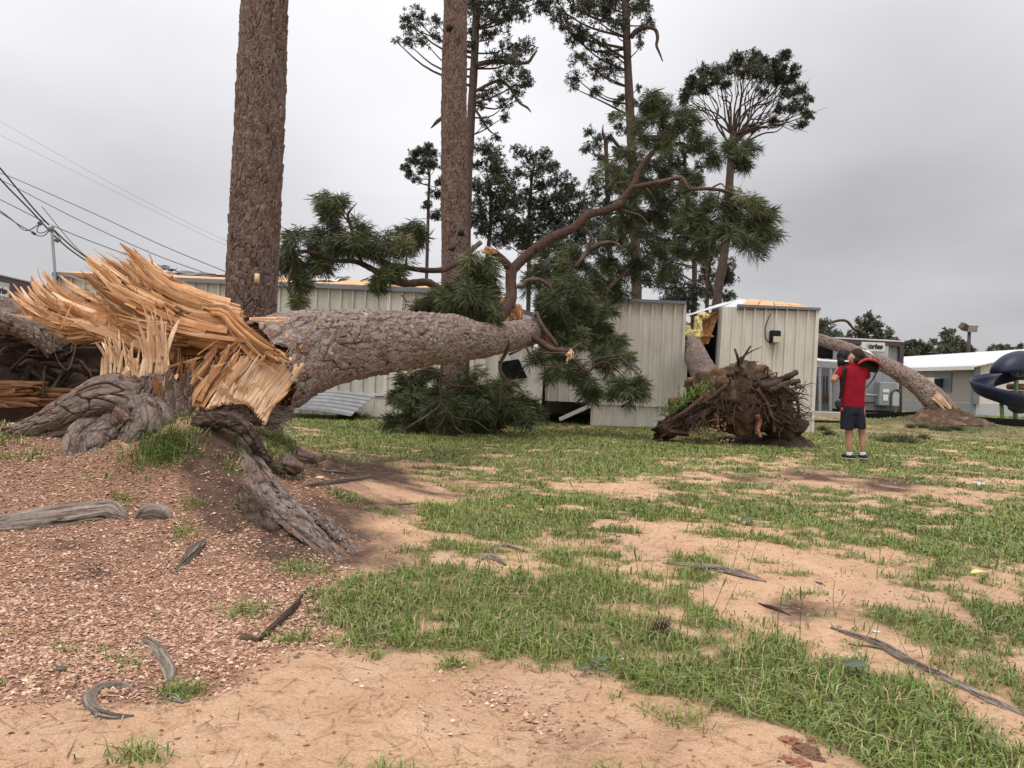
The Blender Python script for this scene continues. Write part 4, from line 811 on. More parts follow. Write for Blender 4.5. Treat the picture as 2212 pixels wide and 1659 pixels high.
clump_tree('pine_tree', [(1003, 640), (1010, 400), (1018, 250), (1026, 100), (1034, -120)], (24, 15), 27.0, zA(
 [(760,60,110),(880,150,85),(800,230,80),(900,50,90),(1000,90,80),(680,40,70),(660,200,60),(950,330,90),(1060,330,60),(850,420,80),(980,480,80),(1050,560,60),(850,600,85),(1000,660,80),(760,690,60),(900,760,55),(890,850,45),(720,760,50),(760,880,45),(830,990,35),(660,330,50),
  (240,110,75),(210,200,65),(300,290,55),(200,320,50),(110,300,26),(400,150,50),(400,260,50),(180,130,40),(700,-60,140),(850,-80,140),(1000,-60,120),(1130,20,60)], .95), 'tall pine partly hidden by the reddish brown trunk', GP, dens=1.0)
clump_tree('pine_tree', [(1375, 660), (1370, 480), (1362, 270), (1354, 90), (1348, -100)], (25, 15), 27.5, zA(
 [(1180,60,60),(1280,100,75),(1400,50,85),(1500,50,85),(1330,180,70),(1450,200,80),(1600,100,85),(1680,50,95),(1700,180,75),(1560,300,80),(1400,270,70),(1650,400,70),(1450,420,75),(1400,560,60),(1560,500,80),(1680,520,70),(1560,660,55),(1400,640,36),(1720,740,55),(1700,860,55),(1850,60,75),(1930,60,55),(1960,150,50),(1880,220,45),(1890,320,36),(1750,930,60),(1860,640,30),(1860,740,30),(1240,20,70),(1500,-80,140),(1700,-80,150),(1900,-60,120),(1300,-40,90)], .95), 'tall pine with a bare hooked dead branch near its top', GP, dens=1.0)
bb = B(); tube(bb, [P(x, y, 27.3) for x, y in pz(zA, [(1815,270),(1860,220),(1930,198),(1990,215),(2008,270),(2000,330),(2020,380),(2045,445)])], [.10,.09,.08,.07,.06,.05,.04,.02], 30, 6); bb.build('dead_branch', MT['bark_far'], bpy.data.objects['pine_tree.003'])
bb = B(); tube(bb, [P(x, y, 26.8) for x, y in pz(zA, [(690,470),(800,450),(950,452),(1060,455),(1100,410),(1135,365)])], [.10,.09,.08,.06,.05,.02], 30, 6); tube(bb, [P(x, y, 26.8) for x, y in pz(zA, [(690,660),(840,590),(930,630),(1000,740),(1060,780),(1090,815)])], [.06,.06,.05,.04,.04,.015], 30, 6)
tube(bb, [P(x, y, 26.8) for x, y in pz(zA, [(680,790),(730,860),(790,950),(855,990)])], [.05,.04,.03,.015], 20, 6); bb.build('dead_branch', MT['bark_far'], bpy.data.objects['pine_tree.002'])
clump_tree('pine_tree', [(1318, 640), (1316, 500), (1312, 400), (1308, 295)], (13, 9), 33, zA([(1500,960,45),(1540,1060,55),(1480,1080,40),(1600,1150,50),(1560,1300,60),(1540,1400,55),(1600,1480,55),(1700,1250,70),(1720,1100,60),(1720,1380,70),(1650,1000,40),(1570,1000,40),(1690,1480,70),(1760,1250,60),(1800,1100,60),(1640,1380,60),(1620,1560,70),(1720,1600,80),(1560,1620,70),(1600,1700,80),(1700,1750,80),(1800,1680,80),(1560,1800,80),(1820,1500,60)]), 'slim pine whose broken top ends in a jagged grey snag', GP)
bb = B(); tube(bb, [P(1308, 300, 33), P(1302, 285, 33), P(1303, 268, 33)], [.09, .05, .01], 8, 6); tube(bb, [P(1309, 300, 33), P(1320, 296, 33), P(1332, 312, 33), P(1345, 322, 33)], [.09, .08, .07, .03], 14, 6); bb.build('snag', MT['bark_far'], bpy.data.objects['pine_tree.004'])
clump_tree('pine_tree', [(920, 640), (924, 500), (926, 420), (928, 380)], (9, 5), 42, zA([(300,1090,50),(250,1170,55),(370,1130,55),(200,1260,40),(260,1300,30),(400,1200,45),(180,1210,35),(340,1060,35),(400,1400,45),(340,1490,35),(400,1560,50),(430,1320,40),(330,1180,50),(240,1110,35),(290,1240,35)]), 'small slender pine with a round crown beyond the trailer roof', GP, dens=1.4, w=.036)
clump_tree('pine_tree', [(1045, 640), (1060, 480), (1058, 400)], (12, 7), 36, zA([(740,1070,70),(840,1130,80),(800,1200,75),(720,1330,75),(900,1300,70),(880,1430,80),(800,1550,80),(700,1480,60),(950,1560,70),(870,1230,70),(760,1640,90),(900,1660,90),(690,1200,50),(780,1420,70),(850,1500,80),(700,1580,80),(980,1480,60),(930,1380,60),(650,1600,60),(820,1320,70),(960,1640,80)]), 'dark bushy pine in the thicket nearest the reddish trunk', GP, dens=1.15, w=.034)
clump_tree('pine_tree', [(1142, 640), (1142, 500), (1146, 420), (1150, 370)], (11, 6), 38, zA([(1000,1100,55),(1100,1150,75),(1180,1120,55),(1240,1200,65),(1300,1300,70),(1100,1260,60),(1000,1250,55),(1380,1350,55),(1430,1400,55),(1000,1420,60),(1150,1350,55),(1250,1450,75),(1350,1500,75),(1100,1560,60),(1220,1330,60),(1180,1210,50),(1060,1380,40),(1450,1560,80),(1300,1600,80),(1200,1640,70),(1040,1640,60),(1400,1640,80),(1150,1450,70),(1070,1480,60),(1330,1400,70),(1180,1550,80),(1250,1560,80),(1480,1480,70),(1120,1680,80),(1300,1700,90),(1450,1720,90),(1000,1720,80),(880,1740,80),(1200,1760,90),(1360,1800,90),(1500,1650,80),(1050,1800,80)]), 'round topped pine in the middle of the thicket', GP, dens=1.1, w=.034)
cr6 = [(810,240,55),(900,210,62),(980,190,55),(1060,130,55),(1150,120,60),(1220,140,55),(1340,110,46),(1300,170,50),(1400,180,28),(1390,240,45),(1300,250,55),(1200,220,55),(1100,210,50),(850,290,50),(760,330,35),(740,370,36),(1430,310,46),(1350,330,45),(1470,370,36),(1400,400,46),(1310,420,35),(1480,450,42),(1440,510,34),(1270,490,30),(1150,530,30),(1210,320,35),(1000,270,35),(1180,170,55),(1260,200,50),(940,240,45),(780,290,35)]
root6 = clump_tree('pine_tree', [(1548, 660), (1565, 540), (1576, 390), (1583, 300), (1586, 288)], (22, 14), 30, zB(cr6, .95), 'pine with a wide flat umbrella crown and bare spreading limbs', GP, dens=2.0, limbs=False, dyk=1.4)
lb = B()
for (x, y, r) in zB(cr6):
    fk = P(1586 - rng.random()*8, 286 + rng.random()*rng.random()*70, 30); e = P(x, y + r*.2, 30 + (rng.random()-.5)*2); D_ = np.linalg.norm(e - fk)
    m1 = fk*0.68 + e*0.32 + np.array([0, 0, 0.12*D_*(rng.random()-.2)]) + rng.standard_normal(3)*.10; m2 = fk*.34 + e*.66 + rng.standard_normal(3)*.16
    tube(lb, [fk, m1 + rng.standard_normal(3)*.12, m2 + rng.standard_normal(3)*.18, e], [.05, .034, .022, .010], 14, 5)
    for j in range(2): s0 = m1*.5 + m2*.5 if j % 2 else m2; tube(lb, [s0, (s0+e)/2 + rng.standard_normal(3)*.14, e + rng.standard_normal(3)*.35], [.02, .013, .005], 7, 4)
tag(lb.build('limbs', MT['bark_far'], root6), kind='stuff')
clump_tree('pine_tree', [(1500, 620), (1496, 520), (1484, 410), (1478, 330)], (12, 7), 36, zB([(640,1000,70),(580,1080,70),(700,1100,70),(640,1200,75),(560,1300,75),(700,1300,70),(620,870,70),(560,760,70),(700,760,65),(650,680,65),(850,760,50),(780,900,50),(840,1040,60),(800,1180,60),(540,950,70),(480,880,60),(740,640,60),(520,1200,70),(460,1120,70),(740,880,60),(600,1400,70),(700,1400,60),(500,1420,70),(900,1150,50),(420,1350,60),(820,640,50),(480,760,60)]), 'pine behind the long raised limb of the fallen tree', GP, dens=1.0, w=.034)
clump_tree('pine_tree', [(1527, 660), (1527, 600), (1526, 540)], (10, 5), 40, zB([(900,1300,55),(1000,1350,50),(880,1400,60),(1010,1430,45),(900,1500,55),(1000,1540,45),(940,1250,50),(960,1420,50)]), 'low pine between the trunks above the torn roof gap', GP, dens=1.3, w=.036)
clump_tree('pine_tree', [(1460, 668), (1470, 640), (1480, 610)], (8, 4), 34, zB([(700,1480,70),(800,1520,70),(650,1560,55),(760,1590,60),(600,1590,50),(720,1540,60)]), 'bushy young pine showing above the middle trailer roof', GP, dens=1.4, w=.032)
# broadleaf trees far to the right
GR = 'distant trees on the right'
def far_tree(trunk, tw, Y, cl, label): return clump_tree('broadleaf_tree', trunk, tw, Y, cl, label, GR, 'leaves_far', .26, 10, .26*Y/45, .09*Y/45, dyk=1.5, twig=False)
far_tree([(1775, 760), (1772, 720)], (8, 4), 48, [(1770,700,14),(1785,698,14),(1762,712,12),(1795,715,16),(1775,722,16),(1790,735,18),(1806,725,10),(1765,735,14),(1760,690,10)], 'dark leaning broadleaf tree above the crushed awning')
far_tree([(1880, 770), (1872, 720), (1866, 690)], (8, 3), 52, [(1872,680,10),(1862,690,10),(1884,686,10),(1895,700,12),(1868,705,14),(1886,712,16),(1905,716,14),(1920,725,12),(1850,720,14),(1870,728,16),(1895,732,18),(1835,732,16),(1915,738,14),(1855,738,14),(1930,735,9)], 'windswept broadleaf tree behind the grey building')
far_tree([(1975, 790), (1975, 750)], (6, 3), 66, [(1965,748,12),(1980,742,12),(1995,752,13),(2010,750,10),(2016,738,6),(1955,758,12),(1985,760,14),(2008,762,12),(1970,763,14),(2020,762,8)], 'low rounded broadleaf tree beside the floodlight pole')
far_tree([(2050, 790), (2048, 740)], (7, 3), 72, [(2045,718,8),(2036,722,6),(2056,716,6),(2050,732,10),(2040,745,12),(2060,738,12),(2074,745,12),(2085,752,12),(2050,755,14),(2070,758,14),(2030,756,10),(2095,756,8)], 'broadleaf tree with broken crown behind the floodlight pole')
far_tree([(2160, 790), (2160, 755)], (5, 3), 90, [(2150,752,7),(2162,748,7),(2175,752,7),(2140,756,6),(2185,756,6),(2165,757,9),(2205,750,5)], 'faint flat topped tree on the skyline above the hall')
# ---------------------------------------------------------------- shattered stump and torn wood
SM = empty('shattered_stump', GT(330, 1010), 'shattered pine stump with bright torn wood and gnarled roots on the chip mound', 'stump')
def Z1(zx, zy, Y): return P(zx*.3307, 493.7 + zy*.3307, Y)
def qs(L, Y): return [P(x, y, (Y[i] if hasattr(Y, '__len__') else Y)) for i, (x, y) in enumerate(L)]
def rpx(L, Y): return [r/PM(Y[i] if hasattr(Y, '__len__') else Y) for i, r in enumerate(L)]
bs_ = MT['bark_stump']
def jagS(TH, SS):
    e = sstep(SS.max() - 0.18, SS.max(), SS); return e*0.16*(fbm(TH*4, SS*0 + 1, 14, 3) - 0.5)
def stumpflare(TH, SS, q):
    e = np.exp(-SS/0.23); f = 1 + 0.35*np.exp(-SS/0.5)
    for th0, amp, wd in ((1.62, 2.7, .30), (2.45, 1.9, .34), (3.15, 1.0, .26), (4.05, 1.3, .30), (4.75, 1.6, .30), (0.2, 1.0, .5), (5.6, .8, .4)):
        dth = np.angle(np.exp(1j*(TH - th0))); f = f + amp*e*np.exp(-(dth/wd)**2)
    return f
sb = np.array([-2.60, 5.62])
barktube('stump_body', bs_, SM, [(sb[0], sb[1], .28), (sb[0] - .01, sb[1], .5), (sb[0] - .02, sb[1] - .02, .75), (sb[0] - .03, sb[1] - .03, .985)], [.255, .25, .235, .225], .008, 240, .045, .12, .015, stumpflare, lump=.32, seed=21, jag=jagS)
Ys = [5.5, 5.42, 5.42, 5.45, 5.5, 5.6]
barktube('root', bs_, SM, qs([(318, 878), (240, 866), (155, 898), (75, 932), (0, 957), (-110, 985)], Ys), rpx([58, 52, 40, 29, 24, 18], Ys), .012, 130, .042, .16, .013, lump=.4, seed=23)
Ys = [5.45, 5.34, 5.22, 5.10, 5.0, 4.95]
barktube('root', bs_, SM, qs([(290, 890), (240, 925), (196, 955), (192, 1000), (218, 1048), (246, 1100)], Ys), rpx([44, 44, 40, 36, 30, 12], Ys), .011, 130, .04, .13, .014, lump=.6, seed=26)
barktube('root', bs_, SM, qs([(300, 890), (322, 930), (300, 985), (262, 1030), (250, 1060)], [5.35, 5.3, 5.2, 5.05, 4.95]), rpx([56, 52, 44, 30, 14], [5.35, 5.3, 5.2, 5.05, 4.95]), .013, 100, .04, .13, .012, lump=.4, seed=29)
# right shoulder and arching root
barktube('stump_shoulder', bs_, SM, qs([(375, 912), (430, 897), (490, 889), (545, 893), (590, 898), (625, 890)], [5.72, 5.68, 5.68, 5.76, 5.9, 6.05]), rpx([18, 26, 27, 24, 20, 14], 5.7), .012, 90, .05, .05, .014, lump=.25, seed=31)
barktube('root', MT['bark_dark'], SM, qs([(425, 912), (470, 907), (512, 915), (545, 948), (566, 985), (598, 1020), (640, 1050), (690, 1066)], [5.3, 5.25, 5.22, 5.22, 5.25, 5.3, 5.4, 5.5]), rpx([18, 19, 18, 16, 13, 11, 8, 4], 5.3), .012, 70, .05, .06, .012, lump=.3, seed=33)
Ys = [5.35, 5.2, 5.0, 4.78, 4.5, 4.3, 4.15]
barktube('root', bs_, SM, qs([(512, 965), (532, 1010), (560, 1062), (600, 1110), (655, 1158), (712, 1208), (748, 1246)], Ys), rpx([17, 20, 20, 16, 12, 9, 4], Ys), .010, 80, .035, .16, .011, lump=.8, seed=35)
barktube('root', bs_, SM, qs([(545, 985), (585, 1040), (625, 1090), (680, 1150), (735, 1215), (765, 1242)], [5.25, 5.05, 4.85, 4.55, 4.25, 4.12]), rpx([13, 14, 15, 12, 9, 3], 4.6), .010, 60, .035, .15, .009, lump=.6, seed=37)
barktube('root', MT['bark_dark'], SM, qs([(520, 1060), (548, 1110), (575, 1150), (605, 1185)], [4.95, 4.75, 4.6, 4.45]), rpx([18, 30, 28, 12], 4.7), .012, 60, .04, .12, .012, lump=.6, seed=38)
barktube('root', bs_, SM, [GT(655, 1108) + (0, 0, .02), GT(700, 1140) + (0, 0, .03), GT(748, 1180) + (0, 0, .01), GT(775, 1210) - (0, 0, .03)], rpx([10, 14, 12, 5], 4.5), .011, 50, .04, .05, .01, lump=.3, seed=39)
# torn wood: fibre sheets + loose splinters
nspl = 0
def bundle(edges, depth, mat, dark=0.0, nu=110, nt=30, amp=0.03, jag=0.35, jagf=26, nrib=40, rlen=(0.35, 0.9), rw=(0.008, 0.022), seed=0, conv=Z1, owner=SM, thick=0.03, big=12, tip=1.0, rootjag=0.1):
    """edges: list (root -> tip) of lists of points across the fibres"""
    global nspl
    ne = len(edges); cols = []
    for k, e in enumerate(edges):
        d = depth[k] if hasattr(depth[k], '__len__') else (depth[k], depth[k])
        pts = np.array([conv(x, y, d[0] + (d[1]-d[0])*i/max(1, len(e)-1)) for i, (x, y) in enumerate(e)])
        cols.append(spline(pts, nu))
    cols = np.array(cols)                                   # ne, nu, 3
    dense = np.stack([spline(cols[:, j], 161) for j in range(nu)], 1)   # 161, nu, 3
    def at(u, t):
        a = np.clip(t, 0, 1)*160; i = np.minimum(a.astype(int), 159); f = (a - i)[..., None]
        b = np.clip(u, 0, 1)*(nu-1); j = np.minimum(b.astype(int), nu-2); g = (b - j)[..., None]
        q0 = dense[i, j]*(1-g) + dense[i, j+1]*g; q1 = dense[i+1, j]*(1-g) + dense[i+1, j+1]*g; p = q0*(1-f) + q1*f
        ex = (np.maximum(t - 1, 0))[..., None]; return p + (dense[160, j] - dense[140, j])*8*ex
    c = dense[80, nu//2]; nrm = np.cross(dense[81, nu//2] - dense[79, nu//2], dense[80, nu//2+1] - dense[80, nu//2-1]); nrm /= np.linalg.norm(nrm)
    if nrm.dot(CAM - c) < 0: nrm = -nrm
    uu = np.linspace(0, 1, nu); tend = 1 - jag*np.clip(fbm(uu*jagf, uu*0 + seed, seed, 3)*1.7 - 0.35, 0, 1) - 0.12*jag*rng.random(nu); ns0 = max(5, nu//9); sid0 = np.floor(uu*ns0 + 0.9*(fbm(uu*ns0*.7, uu*0 + 2, seed+21, 2) - .5)); tend = tend - jag*.7*hsh(sid0, sid0*0 + seed, 6)
    t0 = rootjag*rng.random(nu); tt = np.linspace(0, 1, nt)
    U, T = np.meshgrid(uu, tt); T2 = t0[None]*(1-T) + T*tend[None]*tip
    U2 = U + 0.05*(fbm(T*3 + seed, U*3, seed+17, 2) - .5)*T + 0.016*(fbm(U*30, T*5, seed+18, 2) - .5); p = at(U2, T2); rdg = fbm(U*48, T*2.2, seed+1, 3) - 0.5; low = fbm(U*7, T*2.5, seed+4, 2) - 0.5
    dp_ = amp*2.4*rdg + amp*3.2*low + amp*1.3*(rng.random(nu)[None] - 0.5)
    p = p + nrm*dp_[..., None]
    ns_ = max(5, nu//9); sid = np.floor(uu*ns_ + 0.9*(fbm(uu*ns_*.7, uu*0 + 2, seed+21, 2) - .5)); sh_ = hsh(sid, sid*0 + seed, 3); s2_ = hsh(sid, sid*0 + seed, 4)
    p = p + nrm*((amp*3.2*(sh_ - .5))[None]*(0.35 + 0.65*T))[..., None]
    fib = np.clip(0.5 + 0.55*(s2_[None] - .5) + 0.9*(fbm(U*40, T*1.6, seed+6, 3) - 0.5) + 0.5*(rng.random(nu)[None] - 0.5), 0, 1)
    dk = np.clip(dark*1.15 + 1.7*(fbm(U*8, T*2.5, seed+8, 3) - 0.53) + 1.0*(fbm(U*60, T*2, seed+9, 2) - 0.56) - (.15 if mat is MT['wood_pale'] else 0), 0, 1)
    i = np.arange(nt-1)[:, None]*nu + np.arange(nu-1)[None]; f = np.stack([i, i+1, i+nu+1, i+nu], -1).reshape(-1, 4)
    o = mesh('torn_wood', p.reshape(-1, 3), f, mat, owner, {'fib': fib.ravel(), 'dark': dk.ravel()}); md = o.modifiers.new('s', 'SOLIDIFY'); md.thickness = thick; md.offset = 0
    # loose splinters
    stf = B()
    for k in range(nrib):
        u0 = rng.random(); a0 = rng.random()*0.4; ln = rlen[0] + rng.random()*(rlen[1]-rlen[0]); a1 = min(a0 + ln, 1.06*tip)
        n = 9; ts = np.linspace(a0, a1, n); us = u0 + (rng.random()-0.5)*0.16*np.linspace(0, 1, n) + 0.012*np.sin(np.linspace(0, 5, n) + 6*rng.random())
        pp = at(us, ts); off = amp*(0.2 + 2.8*rng.random()); curl = (rng.random()-0.3)*0.22*ln
        q = np.linspace(0, 1, n); pp = pp + nrm*(off + curl*q**2)[:, None] + rng.standard_normal(3)*0.03*q[:, None]**1.5
        tg = np.gradient(pp, axis=0); tg /= np.linalg.norm(tg, axis=1)[:, None]; sd = np.cross(tg, nrm); sd /= np.linalg.norm(sd, axis=1)[:, None]
        Lr = float(np.sum(np.linalg.norm(np.diff(pp, axis=0), axis=1))); w_ = min(1.0, 1e9)*(rw[0]*.6 + (rw[1]*2.1-rw[0]*.6)*rng.random()**3)*np.clip(1.15 - q**(1.5 + 2*rng.random()), 0.04, 1); w_ = np.minimum(w_, 0.055*Lr)
        th_ = w_*(0.15 + 0.3*rng.random()); nn_ = np.cross(sd, tg)
        V = np.stack([pp - sd*w_[:, None], pp + nn_*th_[:, None], pp + sd*w_[:, None], pp - nn_*th_[:, None]], 1).reshape(-1, 3)
        r_ = np.arange(n-1)[:, None]*4; j = np.arange(4)[None]; Fc = np.stack([r_+j, r_+(j+1) % 4, r_+4+(j+1) % 4, r_+4+j], -1).reshape(-1, 4)
        fb = np.clip(rng.random() + 0.15*(np.repeat(q, 4) - .5), 0, 1); d_ = np.clip(dark*0.8 + 1.1*(rng.random() - 0.62), 0, 1)*(.5 if mat is MT['wood_pale'] else 1)
        if k < big: mesh('splinter', V, Fc, mat, owner, {'fib': fb, 'dark': np.full(len(V), d_)}, False); nspl += 1
        else: stf.add(V, Fc, fib=fb, dark=d_)
    if stf.n: tag(stf.build('fine_splinters', mat, owner, False), kind='stuff')
wt, wp = MT['wood_torn'], MT['wood_pale']
# inside of the trunk (behind)
bundle([[(1600,690),(1600,800),(1540,900)],[(1330,720),(1320,850),(1310,960)],[(1130,740),(1130,880),(1140,1010)],[(960,720),(1040,880),(1100,1040)]], [(6.1,6.05),(6.0,5.95),(5.95,5.9),(5.95,5.9)], wt, .5, amp=.025, jag=.5, nrib=60, seed=3)
bundle([[(1640,660),(1660,760),(1640,830)],[(1400,600),(1400,720),(1380,860)],[(1150,560),(1140,690),(1130,830)],[(900,520),(880,640),(900,760)],[(760,470),(700,560),(720,640)]], [(6.15,5.95),(6.05,5.85),(6.0,5.8),(6.0,5.8),(6.0,5.8)], wt, .42, amp=.03, jag=.4, nrib=60, seed=5)
# upper fan
bundle([[(1570,550),(1640,640),(1690,800)],[(1340,470),(1340,600),(1360,760)],[(1110,360),(1040,520),(1080,700)],[(990,290),(830,420),(840,600)],[(890,250),(640,300),(680,470)]], [(6.0,5.75),(5.9,5.65),(5.85,5.6),(5.85,5.6),(5.85,5.6)], wt, .34, nu=150, amp=.038, jag=.42, jagf=30, nrib=150, rlen=(.4,1.0), rw=(.008,.026), seed=7, big=40)
# upper ridge of bright fibres with the two tall spikes
bundle([[(1480,520),(1330,640)],[(1250,440),(1150,560)],[(1080,330),(980,430)],[(960,210),(900,300)],[(885,140),(870,230)]], [5.75,5.7,5.68,5.7,5.72], wt, .05, nu=60, amp=.02, jag=.6, jagf=9, nrib=50, seed=9, big=25, rw=(.006,.018))
bundle([[(1250,560),(1150,620)],[(1000,420),(930,560)],[(850,330),(760,470)],[(760,250),(640,340)]], [5.62,5.6,5.6,5.62], wt, .62, nu=60, amp=.03, jag=.55, jagf=9, nrib=30, seed=10, big=10)
bundle([[(1330,640),(1250,780)],[(1100,590),(1040,730)],[(900,540),(860,660)]], [5.66,5.6,5.6], wt, .5, nu=50, amp=.03, jag=.6, jagf=9, nrib=24, seed=11, big=8)
# left fan
bundle([[(1330,700),(1230,800),(1180,890)],[(1000,640),(920,720),(900,800)],[(760,560),(650,650),(610,705)],[(570,500),(440,600),(420,700)],[(450,440),(290,500),(215,600)],[(400,400),(270,440),(80,480)]], [(5.85,5.7),(5.75,5.6),(5.75,5.6),(5.8,5.65),(5.85,5.7),(5.9,5.75)], wt, .24, nu=130, amp=.034, jag=.36, jagf=24, nrib=130, rlen=(.3,.9), seed=12, big=40)
bundle([[(900,640),(700,690)],[(620,560),(520,640)],[(430,490),(350,560)],[(390,430),(230,470)]], [5.65,5.65,5.7,5.75], wt, .0, nu=70, amp=.02, jag=.5, jagf=10, nrib=40, seed=14, big=20)
# lip of the trunk curling over
bundle([[(1240,600),(1330,490)],[(1440,590),(1490,510)],[(1530,700),(1580,610)],[(1650,830),(1740,740)],[(1840,930),(1900,840)]], [5.72,5.7,5.68,5.68,5.72], wt, .1, nu=50, amp=.018, jag=.15, nrib=16, seed=16, owner=FT, big=6)
# bark edge of the lip
# pale sheet from stump to trunk
bundle([[(1010,1275),(1200,1225),(1340,1195)],[(1150,1100),(1270,1080),(1420,1060)],[(1300,930),(1430,920),(1560,900)],[(1430,830),(1560,780),(1640,790)]], [(5.62,5.6),(5.66,5.62),(5.72,5.66),(5.8,5.7)], wt, .1, nu=90, amp=.02, jag=.55, jagf=16, nrib=70, seed=18, big=25)
bundle([[(1340,1190),(1520,1150),(1610,1160),(1720,1285)],[(1440,1050),(1560,1020),(1700,1040),(1790,1140)],[(1540,920),(1660,890),(1780,920),(1900,1000)],[(1610,780),(1740,770),(1870,800),(1995,865)]], [(5.54,5.64),(5.58,5.72),(5.62,5.82),(5.68,5.86)], wp, .0, nu=140, amp=.009, jag=.16, jagf=20, nrib=70, rlen=(.3,.8), rw=(.004,.012), seed=20, big=25, rootjag=.06)
# slivers standing on the left of the stump
bundle([[(665,1010),(760,1000),(880,1000),(910,1010)],[(680,900),(780,885),(870,890),(905,930)],[(700,840),(770,800),(860,820),(905,880)],[(690,770),(750,690),(850,740),(905,830)]], [5.43]*4, wp, .1, nu=90, amp=.012, jag=.75, jagf=7, nrib=40, rlen=(.4,1.0), rw=(.005,.016), seed=22, big=18)
bundle([[(905,1020),(1000,1010),(1110,1020)],[(940,880),(1020,860),(1110,850)],[(960,760),(1030,740),(1110,730)],[(965,650),(1010,560),(1120,610)]], [5.44]*4, wp, .2, nu=80, amp=.012, jag=.75, jagf=5, nrib=36, rlen=(.4,1.0), rw=(.005,.016), seed=24, big=16)
bundle([[(1000,1280),(1040,1290)],[(1030,1160),(1080,1170)],[(1050,1050),(1090,1040)],[(1085,960),(1115,960)]], [5.42]*4, wt, .0, nu=40, amp=.018, jag=.4, jagf=6, nrib=24, seed=26, big=8)
bundle([[(1100,1250),(1260,1230)],[(1120,1120),(1280,1120)],[(1150,1000),(1300,980)],[(1160,900),(1330,900)]], [5.7]*4, wt, .25, nu=60, amp=.02, jag=.7, jagf=12, nrib=60, rw=(.004,.012), seed=28, big=12)
# two tall spikes
for pts, r_ in (([(1120,330),(1000,270),(930,200),(870,125)], [.03,.022,.014,.003]), ([(1080,320),(1010,260),(990,200),(962,135)], [.014,.008,.006,.002]), ([(1010,700),(1005,640),(1008,600),(1020,562)], [.02,.016,.009,.003])):
    bb = B(); tube(bb, [Z1(x, y, 5.68 if pts[0][1] < 500 else 5.33) for x, y in pts], r_, 16, 5, .2, fib=.6, dark=.25); bb.build('tall_splinter', wt, SM, False)
# ragged shards standing off the break at all angles
stf = B()
for k in range(230):
    if k % 3 == 0: zx, zy = 560 + 620*rng.random(), 640 - 40*rng.random(); zy = 300 + (zx - 560)*.35 + 180*rng.random(); Y_ = 5.58
    elif k % 3 == 1: zx = 180 + 700*rng.random(); zy = 520 + (zx - 180)*.28 + 110*(rng.random() - .3); Y_ = 5.6
    else: zx, zy = 1000 + 560*rng.random(), 820 + 330*rng.random(); Y_ = 5.6
    base = 2.5 if k % 3 < 2 else 1.0; a_ = base + .55*rng.standard_normal(); L_ = .06 + .22*rng.random()**1.6; c0 = Z1(zx, zy, Y_ + .05*rng.standard_normal()); dr_ = np.array([math.cos(a_), -.25 + .35*rng.standard_normal(), math.sin(a_)]); dr_ /= np.linalg.norm(dr_)
    w_ = .004 + .010*rng.random()**2; sd_ = np.cross(dr_, [0, 1.0, 0]); sd_ /= np.linalg.norm(sd_); bd = rng.standard_normal(3)*.02
    V = np.array([c0 - sd_*w_, c0 + sd_*w_, c0 + (0, .006, 0), c0 + dr_*L_*.55 + bd - sd_*w_*.8, c0 + dr_*L_*.55 + bd + sd_*w_*.6, c0 + dr_*L_*.55 + bd + (0, .005, 0), c0 + dr_*L_ + bd*1.6]); Fc = np.array([[0,1,4],[0,4,3],[1,2,5],[1,5,4],[2,0,3],[2,3,5],[3,4,6],[4,5,6],[5,3,6]])
    stf.add(V, Fc, fib=rng.random(), dark=np.clip(1.1*(rng.random() - .45), 0, 1))
tag(stf.build('ragged_shards', wt, SM, False), kind='stuff')
# bright slot along the top of the trunk
PD = lambda x, y, Y: P(x, y, Y)
bundle([[(520,688),(528,728)],[(600,690),(606,724)],[(662,698),(664,719)],[(738,713),(738,717)]], [(5.95,5.86),(6.12,6.06),(6.58,6.54),(7.03,7.03)], wt, .1, nu=50, amp=.012, jag=.1, nrib=40, rw=(.005,.014), seed=30, owner=FT, conv=PD, big=14)
bb = B()
for k in range(22):
    x = 545 + 130*rng.random(); y = 700 + 14*rng.random(); a = P(x, y + 12, 5.95 + (x-545)*.0045); b = P(x - 10 + 55*rng.random(), y - 8 - 16*rng.random(), 5.9 + (x-545)*.0045)
    tube(bb, [a, (a+b)/2 + rng.standard_normal(3)*.01, b], [.010, .008, .002], 6, 4, fib=rng.random(), dark=.1*rng.random())
tag(bb.build('fine_splinters', wp, FT, False), kind='stuff')
# ---------------------------------------------------------------- dark root plate behind the stump
def blob(c, rad, seed, amp=.35, n=56, fr=1.6, rot=None):
    th, ph = np.meshgrid(np.linspace(0, 2*math.pi, n, endpoint=False), np.linspace(0.02, math.pi - .02, n//2)); d = np.stack([np.cos(th)*np.sin(ph), np.sin(th)*np.sin(ph), np.cos(ph)], -1)
    f = 1 + amp*2*((fbm(d[..., 0]*fr + 3, d[..., 1]*fr + d[..., 2]*fr*1.3, seed, 4) - .5) + .5*(fbm(d[..., 2]*fr*3 + 3, d[..., 0]*fr*3 - d[..., 1]*fr*2, seed+5, 3) - .5))
    v = d*f[..., None]*np.asarray(rad); v = v if rot is None else v @ np.asarray(rot).T
    V = (v + c).reshape(-1, 3); m = n; k = n//2; i = np.arange(k-1)[:, None]*m; j = np.arange(m)[None]; return V, np.stack([i+j, i+m+j, i+m+(j+1) % m, i+(j+1) % m], -1).reshape(-1, 4)
RP = empty('root_plate', GT(60, 940), 'dark soil caked root plate heaved up behind the shattered stump', 'root plate')
bb = B(); V, Fc = blob(P(95, 770, 7.1), (1.05, .42, .50), 3, .3); bb.add(V, Fc); V, Fc = blob(P(60, 880, 6.9), (1.0, .45, .4), 5, .3); bb.add(V, Fc); bb.build('soil_core', MT['soil'], RP)
